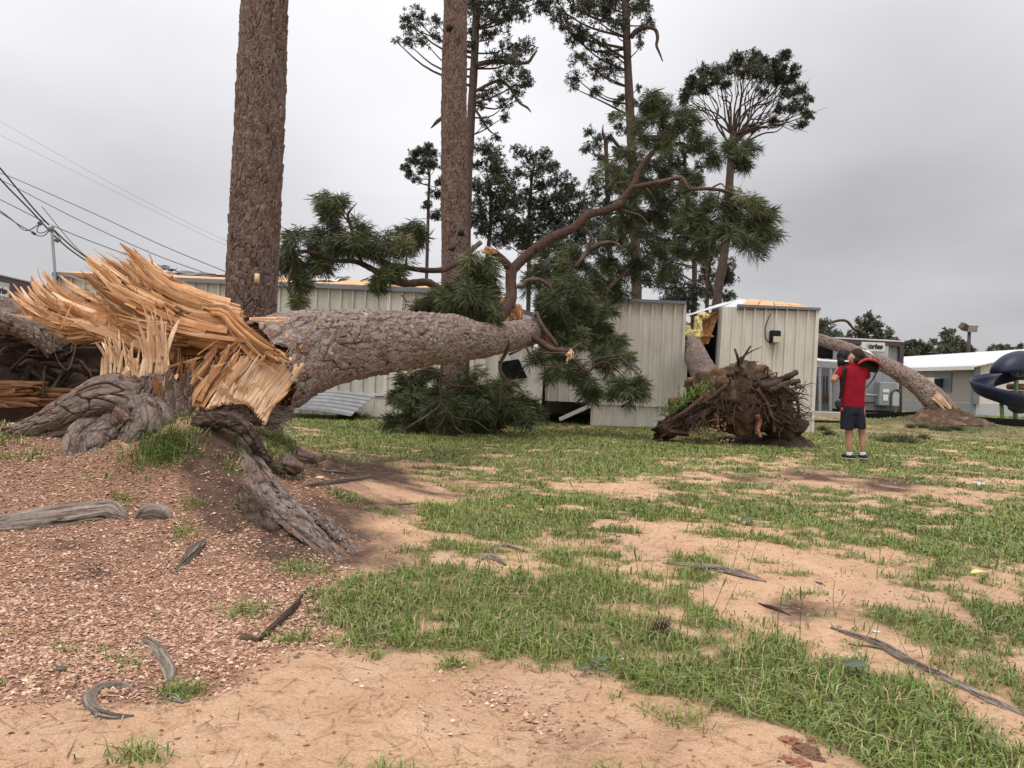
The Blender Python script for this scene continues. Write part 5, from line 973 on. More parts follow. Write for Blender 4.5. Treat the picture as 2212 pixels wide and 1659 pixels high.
barktube('root', MT['bark_stump'], RP, qs([(-160, 690), (-60, 685), (30, 690), (85, 720), (120, 765)], 6.35), rpx([42, 40, 38, 30, 14], 6.35), .016, 80, .06, .08, .014, lump=.3, seed=41)
for k in range(46):
    x = rng.random()*235 - 15; y = 700 + rng.random()*150; a = P(x, y, 6.65); e = P(x - 40 + 240*(rng.random() - .6), y - 20 + 110*(rng.random() - .35), 6.15 + .35*rng.random())
    m_ = (a + e)/2 + rng.standard_normal(3)*.08; bb = B(); r_ = .006 + .022*rng.random()**2; tube(bb, [a, m_, m_*.4 + e*.6 + rng.standard_normal(3)*.04, e], [r_*1.4, r_, r_*.8, r_*.25], 14, 7, .3); bb.build('root', MT['root_dark'] if k % 4 else MT['root_brown'], RP)
for k, (x0, x1, y, h_) in enumerate(((-40, 120, 838, 15), (-40, 200, 852, 14), (90, 215, 862, 12), (-40, 100, 868, 10))):
    bundle([[(x0, y-h_), (x0, y+h_)], [((x0+x1)/2, y-h_*.8), ((x0+x1)/2, y+h_)], [(x1, y-h_*.6), (x1, y+h_*.7)]], [6.35, 6.3, 6.25], MT['wood_old'], .1, nu=40, nt=14, amp=.012, jag=.3, nrib=6, seed=50+k, owner=RP, conv=PD, big=6)
# ---------------------------------------------------------------- limbs and needles of the fallen pine
def limb(pts, dep, rad, mat='bark_limb', name='limb', m=8, owner=FT, n=None, jit=.15):
    k = len(pts); d = np.linspace(dep[0], dep[1], k) if hasattr(dep, '__len__') else [dep]*k
    bb = B(); tube(bb, [P(x, y, d[i]) for i, (x, y) in enumerate(pts)], [rad[i]/PM(d[i]) for i in range(k)] if len(rad) == k else np.interp(np.linspace(0, 1, k), np.linspace(0, 1, len(rad)), rad)/PM(np.mean(d)), n or 7*k, m, jit)
    return bb.build(name, MT[mat], owner)
# big forked limb
pts = pz(zD, [(100,860),(150,790),(205,690),(205,560),(210,470)]); d_ = [14.2, 14.5, 14.8, 15.0, 15.1]
barktube('limb', MT['bark_branch'], FT, qs(pts, d_), rpx([13, 13.5, 12.5, 11.5, 12.5], d_), .02, 60, .045, .06, .008, seed=61)
pts = pz(zD, [(205,500),(300,400),(480,265),(650,185),(760,90),(900,50),(1000,5)]) + pz(zB, [(130,1085),(250,1040),(340,995),(440,880),(480,780),(560,680),(600,645)])[2:]
d_ = np.linspace(15.1, 17, len(pts)); barktube('limb', MT['bark_branch'], FT, qs(pts, d_), rpx(np.linspace(11, 4.5, len(pts)), d_), .025, 48, .045, .06, .007, seed=63)
barktube('limb', MT['bark_branch'], FT, qs(pz(zD, [(205,480),(160,425),(100,370),(35,335)]), [15.1, 15, 14.9, 14.8]), rpx([10, 8.5, 7.5, 7.5], 15), .02, 40, .04, .06, .006, seed=65)
bundle([[(1040,545),(1048,532)],[(1052,550),(1060,537)],[(1066,556),(1074,545)]], [14.68]*3, wt, 0, nu=24, nt=10, amp=.01, jag=.4, nrib=12, seed=67, owner=FT, conv=PD, big=4)
limb(pz(zB, [(600,650),(680,630),(740,625),(790,665)]), (17, 17.3), [4, 3, 2.5, 1]); limb(pz(zB, [(590,660),(600,580),(600,490)]), 17, [4, 3, .8]); limb(pz(zB, [(560,690),(590,600),(580,530)]), 17, [2.5, 2, .6])
limb(pz(zB, [(450,885),(620,850),(720,830),(745,850),(775,895),(900,895),(1020,920),(1080,990),(1150,1040)]), (16.3, 16), [5.5, 5, 4.5, 4.2, 4, 3.6, 3, 2.4, 1.5])
limb(pz(zB, [(130,1085),(140,1040),(190,965)]), 15.8, [4, 3, .8]); limb(pz(zB, [(330,1000),(400,1030),(490,1060),(560,1150)]), 16.2, [3.5, 3, 2.4, 1.2]); limb(pz(zB, [(520,890),(560,940),(580,990)]), 16.5, [2, 1.5, .7]); limb(pz(zB, [(960,900),(950,930),(945,970)]), 16.2, [2, 1.6, .6]); limb(pz(zB, [(900,895),(960,865),(985,885)]), 16.2, [2.2, 1.8, 1])
limb(pz(zB, [(150,1290),(230,1230),(320,1215),(380,1250)]), 17.2, [6, 5, 4, 2]); limb(pz(zB, [(250,1560),(290,1490),(360,1430),(420,1370)]), 17.4, [6, 5, 4, 2.5]); limb(pz(zB, [(100,1360),(160,1280),(190,1180),(150,1120)]), 17, [5, 4, 3, 1.5])
# left arching limbs
limb(pz(zC, [(1230,810),(1160,750),(1100,710),(1040,682),(900,690),(780,650),(680,592),(580,548),(450,540),(350,502),(230,480),(180,540),(100,605)]), (14.2, 13.6), [10, 9.5, 9, 8.5, 8, 7.5, 6.5, 5.5, 4.8, 4.2, 3.4, 2.6, 1.4], m=10)
limb(pz(zC, [(1400,420),(1290,510),(1180,592),(1050,605),(900,585),(780,560),(700,522),(560,492),(480,510)]), (14.8, 13.8), [5, 6, 6.5, 6, 5.5, 5, 4.5, 3, 1.5], m=10)
limb(pz(zC, [(560,340),(530,250),(550,210),(590,165)]), 13.8, [4, 3.5, 2.2, .8]); limb(pz(zC, [(560,492),(545,420),(560,340)]), 13.8, [3, 3, 3]); limb(pz(zC, [(620,545),(560,440),(540,300),(430,180)]), 13.8, [3, 2.6, 2, 1])
limb(pz(zC, [(230,480),(205,470),(202,445)]), 13.6, [2, 1.6, .7]); limb(pz(zC, [(180,540),(150,640),(150,720),(180,790),(235,805)]), 13.6, [2.6, 3, 2.6, 2, 1]); limb(pz(zC, [(88,680),(130,720),(165,785)]), 13.6, [1, 2, 2]); limb(pz(zC, [(900,585),(915,520),(900,460)]), 13.9, [2, 1.6, 1]); limb(pz(zC, [(880,765),(910,810),(900,870)]), 13.9, [1.2, 1.2, .6])
# tangle at the trunk tip
limb(pz(zD, [(390,790),(430,890),(500,980),(540,1040)]), 14.8, [3.5, 5, 5, 4]); limb(pz(zD, [(340,960),(420,1010),(500,1060),(620,1075),(680,1040),(720,1015)]), 14.4, [8, 7.5, 6.5, 6, 4.5, 2.5], m=10); limb(pz(zD, [(640,1100),(560,1090),(420,1085)]), 14.3, [3, 2.5, 1.5])
limb(pz(zD, [(250,600),(290,600),(330,560),(420,560),(490,610),(510,660)]), 14.9, [4.5, 4.5, 4.5, 4.5, 4, 3]); limb(pz(zD, [(640,1105),(700,1180),(745,1218),(795,1200),(825,1135),(990,1105),(1075,1080)]), 14.9, [2.6, 2.6, 2.6, 2.5, 2.4, 2, .8]); limb(pz(zD, [(780,1205),(870,1155),(940,1180),(1025,1262)]), 15, [2, 2, 1.8, .8]); limb(pz(zD, [(935,1190),(930,1260),(1000,1340)]), 15, [2, 1.8, .8]); limb(pz(zD, [(990,1110),(1060,1170),(1140,1260)]), 15.1, [1.5, 1.2, .6])
limb(pz(zD, [(120,915),(190,1030),(125,1180),(165,1290),(135,1350),(128,1430),(122,1500)]), 12.6, [4, 4, 3.6, 3.4, 3, 2.6, 1.2]); limb(pz(zD, [(190,1100),(260,1070),(310,1045),(350,1100),(400,1080),(470,1090)]), 12.8, [2.6, 2.4, 2.2, 2.2, 1.8, 1]); limb(pz(zD, [(135,1350),(100,1390),(85,1410)]), 12.6, [2, 1.5, .6]); limb(pz(zD, [(370,1080),(380,1120),(430,1165)]), 13, [1.6, 1.4, .6]); limb(pz(zD, [(460,1065),(455,1100),(440,1130)]), 13, [1.6, 1.4, .6])
bundle([[(1222,768),(1232,752)],[(1226,772),(1238,762)],[(1220,785),(1236,780)]], [14.25]*3, wp, 0, nu=20, nt=8, amp=.015, jag=.5, nrib=10, seed=69, owner=FT, conv=PD, big=4)
bundle([[(1100,694),(1128,690)],[(1099,680),(1130,678)],[(1101,664),(1127,666)],[(1104,655),(1122,656)]], [14.75]*4, wt, .25, nu=40, nt=10, amp=.02, jag=.3, nrib=14, seed=71, owner=FT, conv=PD, big=5)
# hanging branches under the trunk
limb(pz(zE, [(1262,720),(1250,860),(1252,1000),(1180,1070),(1050,1150),(990,1195)]), 13.4, [3.6, 3.4, 3, 2.4, 1.8, .8]); limb(pz(zE, [(1252,1000),(1320,1080),(1350,1160),(1410,1205)]), 13.4, [2.6, 2.2, 1.8, .8]); limb(pz(zE, [(1300,1060),(1350,1100),(1480,1120),(1580,1190)]), 13.5, [1.8, 1.6, 1.3, .7]); limb(pz(zE, [(1280,850),(1350,885),(1440,890),(1530,875)]), 13.4, [2.4, 2.4, 2, 1]); limb(pz(zE, [(1240,820),(1180,780),(1080,790),(1010,850)]), 13.4, [2, 2, 1.6, .8]); limb(pz(zE, [(1290,1070),(1260,1130),(1200,1190)]), 13.3, [1.6, 1.3, .6]); limb(pz(zE, [(1260,960),(1320,920),(1360,900)]), 13.4, [1.6, 1.3, .6])
NE = dict(mat='needles_near', tw=None, nn=26, L=.24, w=.0085, par=FT, limbs=False, barkm='twig', label=None, group=None, name='foliage')
def fol(cl, Y, dens=1.0, dyk=.35, **k):
    a = dict(NE); a.update(k); return clump_tree(trunk=[(cl[0][0], cl[0][1]), (cl[0][0]+1, cl[0][1]-5)], Y=Y, clumps=cl, dens=dens, dyk=dyk, **a)
fol(zC([(420,160,60),(480,170,45),(380,140,40),(200,370,55),(330,360,40),(430,240,45),(460,320,60),(430,410,60),(600,340,65),(540,420,60),(620,430,70),(720,400,70),(800,450,60),(900,440,50),(960,320,50),(980,400,50),(890,360,40),(330,450,50),(130,480,55),(100,560,45),(170,560,50),(300,550,50),(360,560,50),(220,650,45),(230,690,45),(740,650,40),(740,700,35),(850,610,40),(800,600,40),(210,810,25),(680,480,60),(480,480,50)]), 13.8, 1.5)
fol(zC([(1400,560,80),(1350,640,100),(1450,640,90),(1330,740,110),(1450,750,100),(1300,830,90),(1400,850,90),(1480,880,70),(1450,960,60),(1460,1010,40),(1200,800,60),(1230,740,60)]), 12.3, 2.3, .4)
fol(zC([(1090,800,60),(1060,850,60),(1150,830,60),(1000,880,40),(1130,760,40)]), 13.2, 1.5)
fol(zB([(460,500,80),(600,520,85),(700,500,75),(800,470,60),(640,440,60),(520,600,85),(650,600,75),(900,640,65),(1080,680,65),(1020,640,50),(930,720,45),(540,420,45),(740,430,50),(820,560,50),(1120,640,40),(1100,750,30)]), 17, 1.5)
fol(zB([(1000,1000,85),(1100,1050,95),(1180,1100,85),(1200,1020,60),(1100,1180,80),(1000,1150,80),(900,1100,80),(1250,1140,55),(850,980,65),(900,1220,65),(1150,970,55),(1040,950,60),(1200,1190,55),(820,1080,70)]), 16.2, 1.9, L=.27)
fol(zB([(330,760,60),(420,700,60),(500,830,60),(560,900,60),(620,960,70),(560,1030,70),(660,1080,70),(760,1020,60),(470,1060,60),(400,1010,60),(700,930,50),(760,820,40),(840,830,45),(640,800,60)]), 17.6, 1.3, .7)
fol(zD([(500,300,80),(420,420,80),(560,450,80),(350,560,60),(620,380,70),(720,420,80),(820,500,70),(880,640,60),(900,420,60),(760,640,70),(420,500,60),(980,560,70),(1040,480,70),(1000,660,60)]), 18.2, 1.2, .5)
fol(zB([(550,345,26),(590,385,26),(520,400,22)]), 16.5, .7)
fol(zB([(400,800,70),(340,850,75),(380,1100,75),(520,1150,80),(600,1250,80),(700,1250,75),(460,1250,80),(650,1350,75),(520,1350,80),(100,1300,90),(60,1400,95),(200,1450,95),(100,1550,85),(300,1350,60),(0,1300,80),(-60,1380,80),(420,930,60),(300,1180,60),(740,1150,70),(780,1280,60)]), 17.4, 1.5, .6)
fol(zD([(800,900,110),(870,960,100),(720,880,85),(900,800,55),(950,1000,65),(650,700,90),(700,560,90),(560,800,55),(400,720,70),(620,620,80),(760,780,80),(480,640,60),(860,880,70)]), 16, 2.0)
fol(zD([(1050,1130,60),(1060,1300,90),(980,1330,85),(740,1240,80),(790,1330,75),(820,1390,45),(530,1190,50),(400,1120,45),(1100,1370,60),(900,1180,55),(680,1230,60),(1120,1300,50)]), 15.2, 1.8)
fol(zE([(1050,1090,80),(1180,1120,80),(1320,1130,90),(1470,1120,80),(1620,1110,80),(1750,1090,70),(1120,930,80),(1230,930,80),(1340,880,70),(1560,960,80),(1680,980,80)]), 15.4, 1.4, .4)
fol(zD([(560,900,60),(600,1000,60),(500,860,50),(450,780,60),(540,720,70),(620,820,80),(700,980,80),(820,1040,70),(640,1180,70),(560,1120,50),(880,1080,60)]), 15.6, 2.0, .4)
fol(zE([(1000,880,75),(1050,960,85),(1100,850,65),(1200,800,55),(1150,1050,95),(1300,1000,95),(1400,950,65),(1450,830,55),(1500,1020,95),(1600,1000,80),(1650,900,60),(1700,1050,75),(1780,1000,55),(1250,1130,90),(1400,1130,85),(1550,1150,65),(1100,1150,50),(1850,1010,40),(1350,1060,80),(1480,930,60),(1580,900,50),(960,950,50),(1880,1050,50),(1800,1090,50),(930,1120,40)]), 14.6, 1.7, .6)
# ---------------------------------------------------------------- branches of needles lying on the grass
def litter(cl, Y, label, flat=.35):
    o = empty('fallen_branch', GT(cl[0][0], cl[0][1]), label, 'branch', 'broken pine branches on the grass')
    nb = B(); lb = B(); pm = PM(Y)
    for x, y, r in cl:
        c = GT(x, y); R_ = r/PM(c[1]); k = int(22*(R_/.4)**1.6) + 4; u = rng.standard_normal((k, 3)); u /= np.linalg.norm(u, axis=1)[:, None]; u *= (rng.random(k)**.5)[:, None]
        pos = c + u*R_*(1, 1, flat); pos[:, 2] = np.maximum(pos[:, 2], hgt(pos[:, 0], pos[:, 1]) + .03); tufts(nb, pos, u*(1, 1, .3) + (0, 0, .2), 34, .2, .009, 1.0, .3, np.clip(.4 + .2*rng.standard_normal(k), 0, .9))
        for j in range(5): tube(lb, [c, (c + pos[j])/2 + (0, 0, .04), pos[j]], [.012, .009, .004], 5, 5)
    tag(lb.build('branches', MT['twig'], o), kind='stuff'); tag(nb.build('needles', MT['needles_near'], o, False), kind='stuff')
litter([(742, 906, 26), (770, 902, 30), (800, 897, 28), (830, 893, 26), (850, 890, 20)], 17, 'needle branch lying in front of the bent roofing sheet')
litter([(1295, 902, 22), (1330, 902, 26), (1365, 903, 24), (1395, 906, 20)], 18, 'low heap of needles along the middle trailer skirting')
litter([(1910, 955, 26), (1940, 950, 30), (1965, 958, 26), (1990, 948, 22)], 15, 'needle branch on the grass behind the man in red')
litter([(2000, 925, 24), (2030, 930, 26), (2060, 928, 22), (1970, 925, 20)], 18, 'needle branch at the foot of the third tree mound')
litter([(1790, 940, 18), (1775, 930, 14)], 16, 'small needle sprig beside the trailer corner')
# ---------------------------------------------------------------- uprooted tree wedged between the trailers
zG = lambda x, y, Y: P(1371.5 + x*.1984, 713.2 + y*.1984, Y)
UT = empty('uprooted_pine', GT(1590, 965), 'uprooted pine with a tall root ball leaning into the gap between two trailers', 'fallen tree')
d_ = [15.4, 16.8, 19.2, 21.4, 23.0, 24.0]
barktube('trunk', MT['bark_fallen'], UT, qs([(1565, 880), (1541, 843), (1512, 789), (1488, 738), (1470, 712), (1462, 700)], d_), rpx([33, 31, 26, 22, 20, 18], d_), .022, 110, .07, .09, .017, seed=81)
bb = B()
V, Fc = blob(zG(1150, 760, 15.2), (.95, .42, .62), 7, .45, 110, 2.4); bb.add(V, Fc)
V, Fc = blob(zG(1090, 500, 15.1), (.30, .25, .22), 9, .4, 40, 1.8); bb.add(V, Fc)
bb.build('soil_ball', MT['soil_brown'], UT)
bb = B()
V, Fc = blob(zG(600, 900, 15.3), (.95, .42, .20), 11, .5, 70, 2.0, rotm(0, R(-34), 0)); bb.add(V, Fc)
V, Fc = blob(zG(420, 1060, 15.1), (.36, .3, .13), 13, .6, 40, 2.0); bb.add(V, Fc)
V, Fc = blob(zG(1480, 650, 15.4), (.42, .28, .13), 15, .4, 40, 2.4, rotm(0, R(6), 0)); bb.add(V, Fc)
V, Fc = blob(zG(1600, 1040, 15.3), (.42, .36, .30), 17, .4, 50, 2.4); bb.add(V, Fc)
bb.build('soil_wing', MT['soil'], UT)
def dirtpile(name, c, rx, ry, h, mat, seed, parent, n=44, rough=.9, rag=.35):
    u, v_ = np.meshgrid(np.linspace(-1, 1, n), np.linspace(-1, 1, n)); u, v_ = u.ravel(), v_.ravel(); X, Y = c[0] + u*rx, c[1] + v_*ry
    r = np.hypot(u, v_)*(1 + rag*2*(fbm(np.arctan2(v_, u)*1.5 + 5, r_ := np.hypot(u, v_)*2, seed, 3) - .5)); e = np.clip(1 - r*r, 0, 1)
    z = hgt(X, Y) - .03 + h*e*(1 + rough*2*(fbm(X*5, Y*5, seed+2, 4) - .5)) + .05*e*(fbm(X*22, Y*22, seed+4, 2) - .3); i = np.arange(n-1)[:, None]*n + np.arange(n-1)[None]
    f = np.stack([i, i+1, i+n+1, i+n], -1).reshape(-1, 4); f = f[(e[f] > 0).any(1)]; return mesh(name, np.stack([X, Y, z], -1), f, mat, parent)
for k, (x, y, rx, ry, h) in enumerate(((1640, 958, .9, .6, .20), (1690, 962, .7, .5, .24), (1470, 935, .5, .5, .18))): dirtpile('spilled_soil', GT(x, y), rx, ry, h, MT['soil'], 30+k, UT)
# turf still growing on the heaved side
k = 1500; u = rng.random(k); x_ = 330 + 470*u + 60*rng.standard_normal(k); y_ = 900 - 310*u + 28*rng.standard_normal(k); p = np.array([zG(a, b, 15.0 + .2*rng.standard_normal()) for a, b in zip(x_, y_)])
V, Fc, ti = blades(p[:, 0], p[:, 1], p[:, 2], .05 + .07*rng.random(k), np.full(k, .012), .9, grass_tint(k, p[:, 0], p[:, 1])*.7); bb = B(); bb.add(V, Fc, tint=ti); tag(bb.build('turf', MT['grass_blades'], UT, False), kind='stuff')
def rt(pts, r0, r1, mat, Y0=14.8, dj=.15, m=6):
    bb = B(); n = len(pts); tube(bb, [zG(x, y, Y0 + dj*(rng.random()-.5)*2) for x, y in pts], np.linspace(r0, r1, n), 6*n, m, .3); bb.build('root', MT[mat], UT)
for pts, r0, r1, m_ in ((([(1110,460),(1130,380),(1120,300),(1085,200)]), .05, .02, 'root_dark'), ([(1130,400),(1180,300),(1260,170)], .035, .018, 'root_dark'), ([(1170,420),(1130,330),(1190,280),(1280,225),(1380,180)], .03, .006, 'root_dark'), ([(1240,540),(1240,370),(1260,345),(1350,345)], .02, .008, 'root_dark'),
    ([(1300,600),(1450,600),(1600,540),(1700,490),(1760,455)], .08, .055, 'root_dark'), ([(1350,600),(1500,640),(1620,590),(1800,550)], .08, .045, 'root_brown'), ([(1330,575),(1450,545),(1600,505)], .03, .012, 'root_dark'), ([(1290,560),(1380,520),(1540,460)], .025, .01, 'root_dark'), ([(1340,560),(1390,470),(1445,400),(1440,540)], .02, .01, 'root_dark'), ([(1500,600),(1530,520),(1550,460)], .03, .015, 'root_dark'), ([(1290,540),(1290,490),(1330,480)], .015, .006, 'root_dark'),
    ([(1600,600),(1700,680),(1770,780),(1780,900),(1770,1060),(1760,1090)], .045, .02, 'root_dark'), ([(1600,900),(1680,960),(1740,1030),(1760,1090)], .03, .02, 'root_dark'), ([(1450,640),(1550,700),(1610,790),(1620,870)], .06, .03, 'root_dark'), ([(1480,830),(1560,820),(1620,780)], .03, .015, 'root_dark'), ([(1700,680),(1800,690),(1890,710)], .018, .006, 'root_dark'), ([(1760,760),(1830,740),(1890,770)], .018, .006, 'root_dark'), ([(1780,800),(1850,830),(1900,850)], .015, .005, 'root_dark'), ([(1780,880),(1830,920),(1870,980)], .014, .004, 'root_dark'), ([(1660,650),(1780,620),(1850,610)], .014, .004, 'root_dark'),
    ([(1330,920),(1360,1000),(1340,1080),(1370,1170)], .06, .03, 'root_red'), ([(1400,800),(1470,860),(1510,960),(1520,1110)], .07, .03, 'root_brown'), ([(1430,700),(1420,850),(1410,1000),(1400,1090)], .05, .02, 'root_brown'), ([(1330,640),(1440,800),(1500,950),(1580,1000)], .05, .02, 'root_brown'),
    ([(1180,560),(950,570),(800,680),(620,830),(450,960)], .07, .03, 'root_brown'), ([(1000,600),(850,720),(700,800),(520,900),(330,1010)], .05, .02, 'root_brown'), ([(900,700),(720,820),(560,900),(400,1010),(320,1080)], .04, .015, 'root_brown'), ([(1040,520),(1030,600),(1020,700)], .025, .01, 'root_brown'),
    ([(780,780),(770,880),(720,1000),(690,1080)], .03, .012, 'root_brown'), ([(690,800),(640,860)], .02, .01, 'root_brown'), ([(860,900),(880,1000),(890,1080)], .02, .01, 'root_brown'), ([(600,860),(610,980),(620,1090)], .022, .008, 'root_brown'), ([(520,940),(560,1020),(600,1110)], .02, .008, 'root_brown'), ([(450,1000),(490,1080),(540,1130)], .02, .008, 'root_brown'), ([(700,900),(650,1000),(640,1110)], .016, .006, 'root_brown')):
    rt(pts, r0, r1, m_)
bb = B()     # hair roots
for k in range(330):
    if k < 150: x, y = 900 + 700*rng.random(), 560 + 420*rng.random()
    elif k < 210: x, y = 350 + 450*rng.random(), 850 + 200*rng.random()
    else: x, y = 1450 + 350*rng.random(), 560 + 500*rng.random()
    a = zG(x, y, 14.75); L_ = .1 + .3*rng.random(); dv2 = rng.standard_normal(3)*.5 + ((x-1150)/700, -.3, -.55 if k < 210 else .15); dv2 /= np.linalg.norm(dv2)
    tube(bb, [a, a + dv2*L_*.5 + rng.standard_normal(3)*.04, a + dv2*L_ + rng.standard_normal(3)*.05], [.010, .007, .003], 7, 4)
tag(bb.build('hair_roots', MT['root_brown'], UT), kind='stuff')
bundle([[(690,600),(715,640)],[(672,560),(690,570)],[(668,525),(676,528)]], [15.55, 15.7, 15.8], wp, 0, nu=16, nt=8, amp=.01, jag=.3, nrib=4, seed=83, owner=UT, conv=zG, big=4)
bb = B(); tube(bb, [zG(360, 775, 15), zG(420, 778, 15), zG(470, 775, 15.1)], [.07, .075, .07], 8, 8, .3, fib=.4, dark=.5); bb.build('snapped_root', MT['wood_old'], UT)
# dead leaf sprig in front of the root ball
Ls = empty('dead_leaves', zG(960, 1250, 14.5), 'withered orange brown leaf sprig hanging on the root ball', 'leaves'); bb = B(); lb = B()
tube(lb, [zG(880, 900, 14.5), zG(900, 1000, 14.45), zG(930, 1120, 14.4), zG(960, 1240, 14.4)], [.008]*4, 12, 4)
for k in range(120):
    u_ = rng.random(); c = zG(890 + 70*u_ + 55*rng.standard_normal(), 960 + 280*u_ + 20*rng.standard_normal(), 14.4 + .08*rng.standard_normal()); a, b = rng.standard_normal(3), rng.standard_normal(3); a /= np.linalg.norm(a); b /= np.linalg.norm(b)
    bb.add([c, c + a*.03 + b*.014, c + a*.06, c + a*.03 - b*.014], [[0, 1, 2, 3]], tint=rng.random())
needlemat('dead_leaf', [(0, (.16, .08, .035)), (.5, (.30, .17, .075)), (1, (.42, .27, .13))]); lb.build('stem', MT['twig'], Ls); tag(bb.build('leaves', MT['dead_leaf'], Ls, False), kind='stuff')
# ---------------------------------------------------------------- third tree leaning on the grey building
TT = empty('leaning_pine', GT(2040, 920), 'leaning pine trunk with split base resting on the grey building', 'fallen tree')
ctl = [(2052, 905, 26, 26.6), (2020, 865, 25, 26.8), (1985, 832, 21, 27.2), (1935, 800, 17.5, 27.8), (1880, 774, 15, 28.6), (1820, 750, 13, 29.6), (1760, 730, 12, 30.6), (1690, 706, 11, 32)]
barktube('trunk', MT['bark_fallen'], TT, [P(x, y, Y) for x, y, r, Y in ctl], [r/PM(Y) for x, y, r, Y in ctl], .03, 100, .08, .12, .02, seed=91)
bundle([[(2012,862),(2022,848)],[(2026,872),(2036,858)],[(2040,886),(2050,876)],[(2058,903),(2068,900)]], [26.3]*4, wp, .05, nu=30, nt=12, amp=.02, jag=.3, jagf=8, nrib=8, rw=(.01,.025), seed=93, owner=TT, conv=PD, big=6)
for k, (x, y, rx, ry, h) in enumerate(((2045, 902, 1.4, 1.0, .34), (2085, 912, 1.0, .7, .14))): dirtpile('soil_mound', GT(x, y), rx, ry, h, MT['soil_brown'], 50+k, TT)
limb(pz(lambda L: [(1700.7 + x*.2645, 603.5 + y*.2645, 0) for x, y, r in L], [(280,400),(340,360),(430,335),(490,345),(540,400),(600,420),(680,470)]), 31, [1.6, 2.6, 2.8, 3, 2.6, 1.6, .8], owner=TT)
o = fol([(1765, 705, 8), (1772, 700, 7)], 31, 1.2, par=TT)
# ---------------------------------------------------------------- the man with the video camera
for nm, c1, c2, rg in (('skin', (.42, .22, .15), (.36, .18, .12), .5), ('shirt_red', (.27, .010, .022), (.21, .008, .018), .85), ('shorts_navy', (.016, .018, .030), (.026, .028, .042), .9), ('hair_brown', (.025, .016, .012), (.045, .028, .02), .7), ('shoe_dark', (.02, .025, .03), (.03, .035, .04), .6), ('sock_white', (.7, .7, .68), (.62, .62, .6), .8), ('cover_red', (.5, .02, .02), (.42, .016, .016), .5), ('camera_black', (.012, .012, .013), (.02, .02, .021), .4), ('glass_lens', (.01, .01, .012), (.02, .02, .025), .1)):
    simple(nm, c1, c2, 12, rg, spec=.12 if nm in ('camera_black', 'shorts_navy', 'shirt_red', 'hair_brown', 'shoe_dark') else .4, bscale=9, bmp=1.0 if nm in ('shirt_red', 'shorts_navy') else 0)
YP = 12.4
_s = P(1755.5 + 465*.1984, 713.2 + 1452*.1984, YP); PDZ = float(hgt(np.array([_s[0]]), np.array([_s[1]]))[0]) + .012 - _s[2]
def pp(x, y, d=0.0): return P(1755.5 + x*.1984, 713.2 + y*.1984, YP + d) + np.array([0, 0, PDZ])
zz = .1984/PM(YP)                       # metres per zoom pixel
PE = empty('person', pp(465, 1440), 'person in red polo and navy shorts filming with a shoulder video camera', 'person')
def loft(bb, rings, m=22, sq=2.4):
    """rings: (centre, rx, ry)"""
    R_ = spline(np.array([[*c, a, b] for c, a, b in rings]), 8*len(rings)); th = np.arange(m)*2*math.pi/m
    cx = np.sign(np.cos(th))*np.abs(np.cos(th))**(2/sq); sy = np.sign(np.sin(th))*np.abs(np.sin(th))**(2/sq)
    V = np.stack([R_[:, 0:1] + R_[:, 3:4]*cx, R_[:, 1:2] + R_[:, 4:5]*sy, np.repeat(R_[:, 2:3], m, 1)], -1).reshape(-1, 3); n = len(R_)
    o = bb.n; i = np.arange(n-1)[:, None]*m; j = np.arange(m)[None]; bb.add(V, np.stack([i+j, i+(j+1) % m, i+m+(j+1) % m, i+m+j], -1).reshape(-1, 4))
    bb.add([R_[0, :3], R_[-1, :3]], [[0, 0, 0]]); bb.F3.pop(); a = np.arange(m); k = bb.n - 2
    bb.F3.append(np.stack([np.full(m, k), o + (a+1) % m, o + a], -1)); bb.F3.append(np.stack([np.full(m, k+1), o+(n-1)*m + a, o+(n-1)*m + (a+1) % m], -1))
def fuse(o, vox=.011, it=6):
    r = o.modifiers.new('r', 'REMESH'); r.mode = 'VOXEL'; r.voxel_size = vox; s_ = o.modifiers.new('s', 'SMOOTH'); s_.iterations = it; s_.factor = .5; r.use_smooth_shade = True; return o
# body (skin): head, neck, torso core, arms, legs in one surface
bb = B()
loft(bb, [(pp(430, 840), .15, .10), (pp(430, 700), .15, .105), (pp(432, 560), .165, .11), (pp(434, 470), .16, .10), (pp(435, 440), .09, .08), (pp(432, 410), .062, .065), (pp(430, 375), .06, .065)])
V, Fc = blob(pp(462, 340), (.088, .105, .118), 1, .0, 32); bb.add(V, Fc)                       # skull
V, Fc = blob(pp(424, 362, -.01), (.062, .085, .085), 1, .0, 24); bb.add(V, Fc)                # face / jaw turned left
tube(bb, [pp(398, 345, -.01), pp(385, 352, -.01), pp(388, 358, -.01)], [.014, .017, .008], 8, 8)   # nose
tube(bb, [pp(402, 372, -.01), pp(394, 376, -.01), pp(402, 380, -.01)], [.012, .012, .01], 6, 8)    # lips
for dd in (-.10, .08): tube(bb, [pp(440, 335, dd), pp(446, 350, dd), pp(440, 366, dd)], [.014, .02, .011], 8, 8)     # ears
tube(bb, [pp(335, 470), pp(275, 540, -.02), pp(222, 605, -.04)], [.062, .052, .043], 12, 10)        # left upper arm
tube(bb, [pp(222, 605, -.04), pp(245, 540, .1), pp(300, 450, .22), pp(335, 415, .26)], [.045, .043, .033, .028], 14, 10)  # forearm going forward and up
tube(bb, [pp(530, 470), pp(575, 530, .05), pp(580, 560, .14)], [.06, .05, .045], 10, 10)
tube(bb, [pp(580, 560, .14), pp(580, 520, .25), pp(560, 460, .33)], [.045, .038, .028], 10, 10)
hl = pp(345, 405, .27); hr = pp(555, 445, .36)
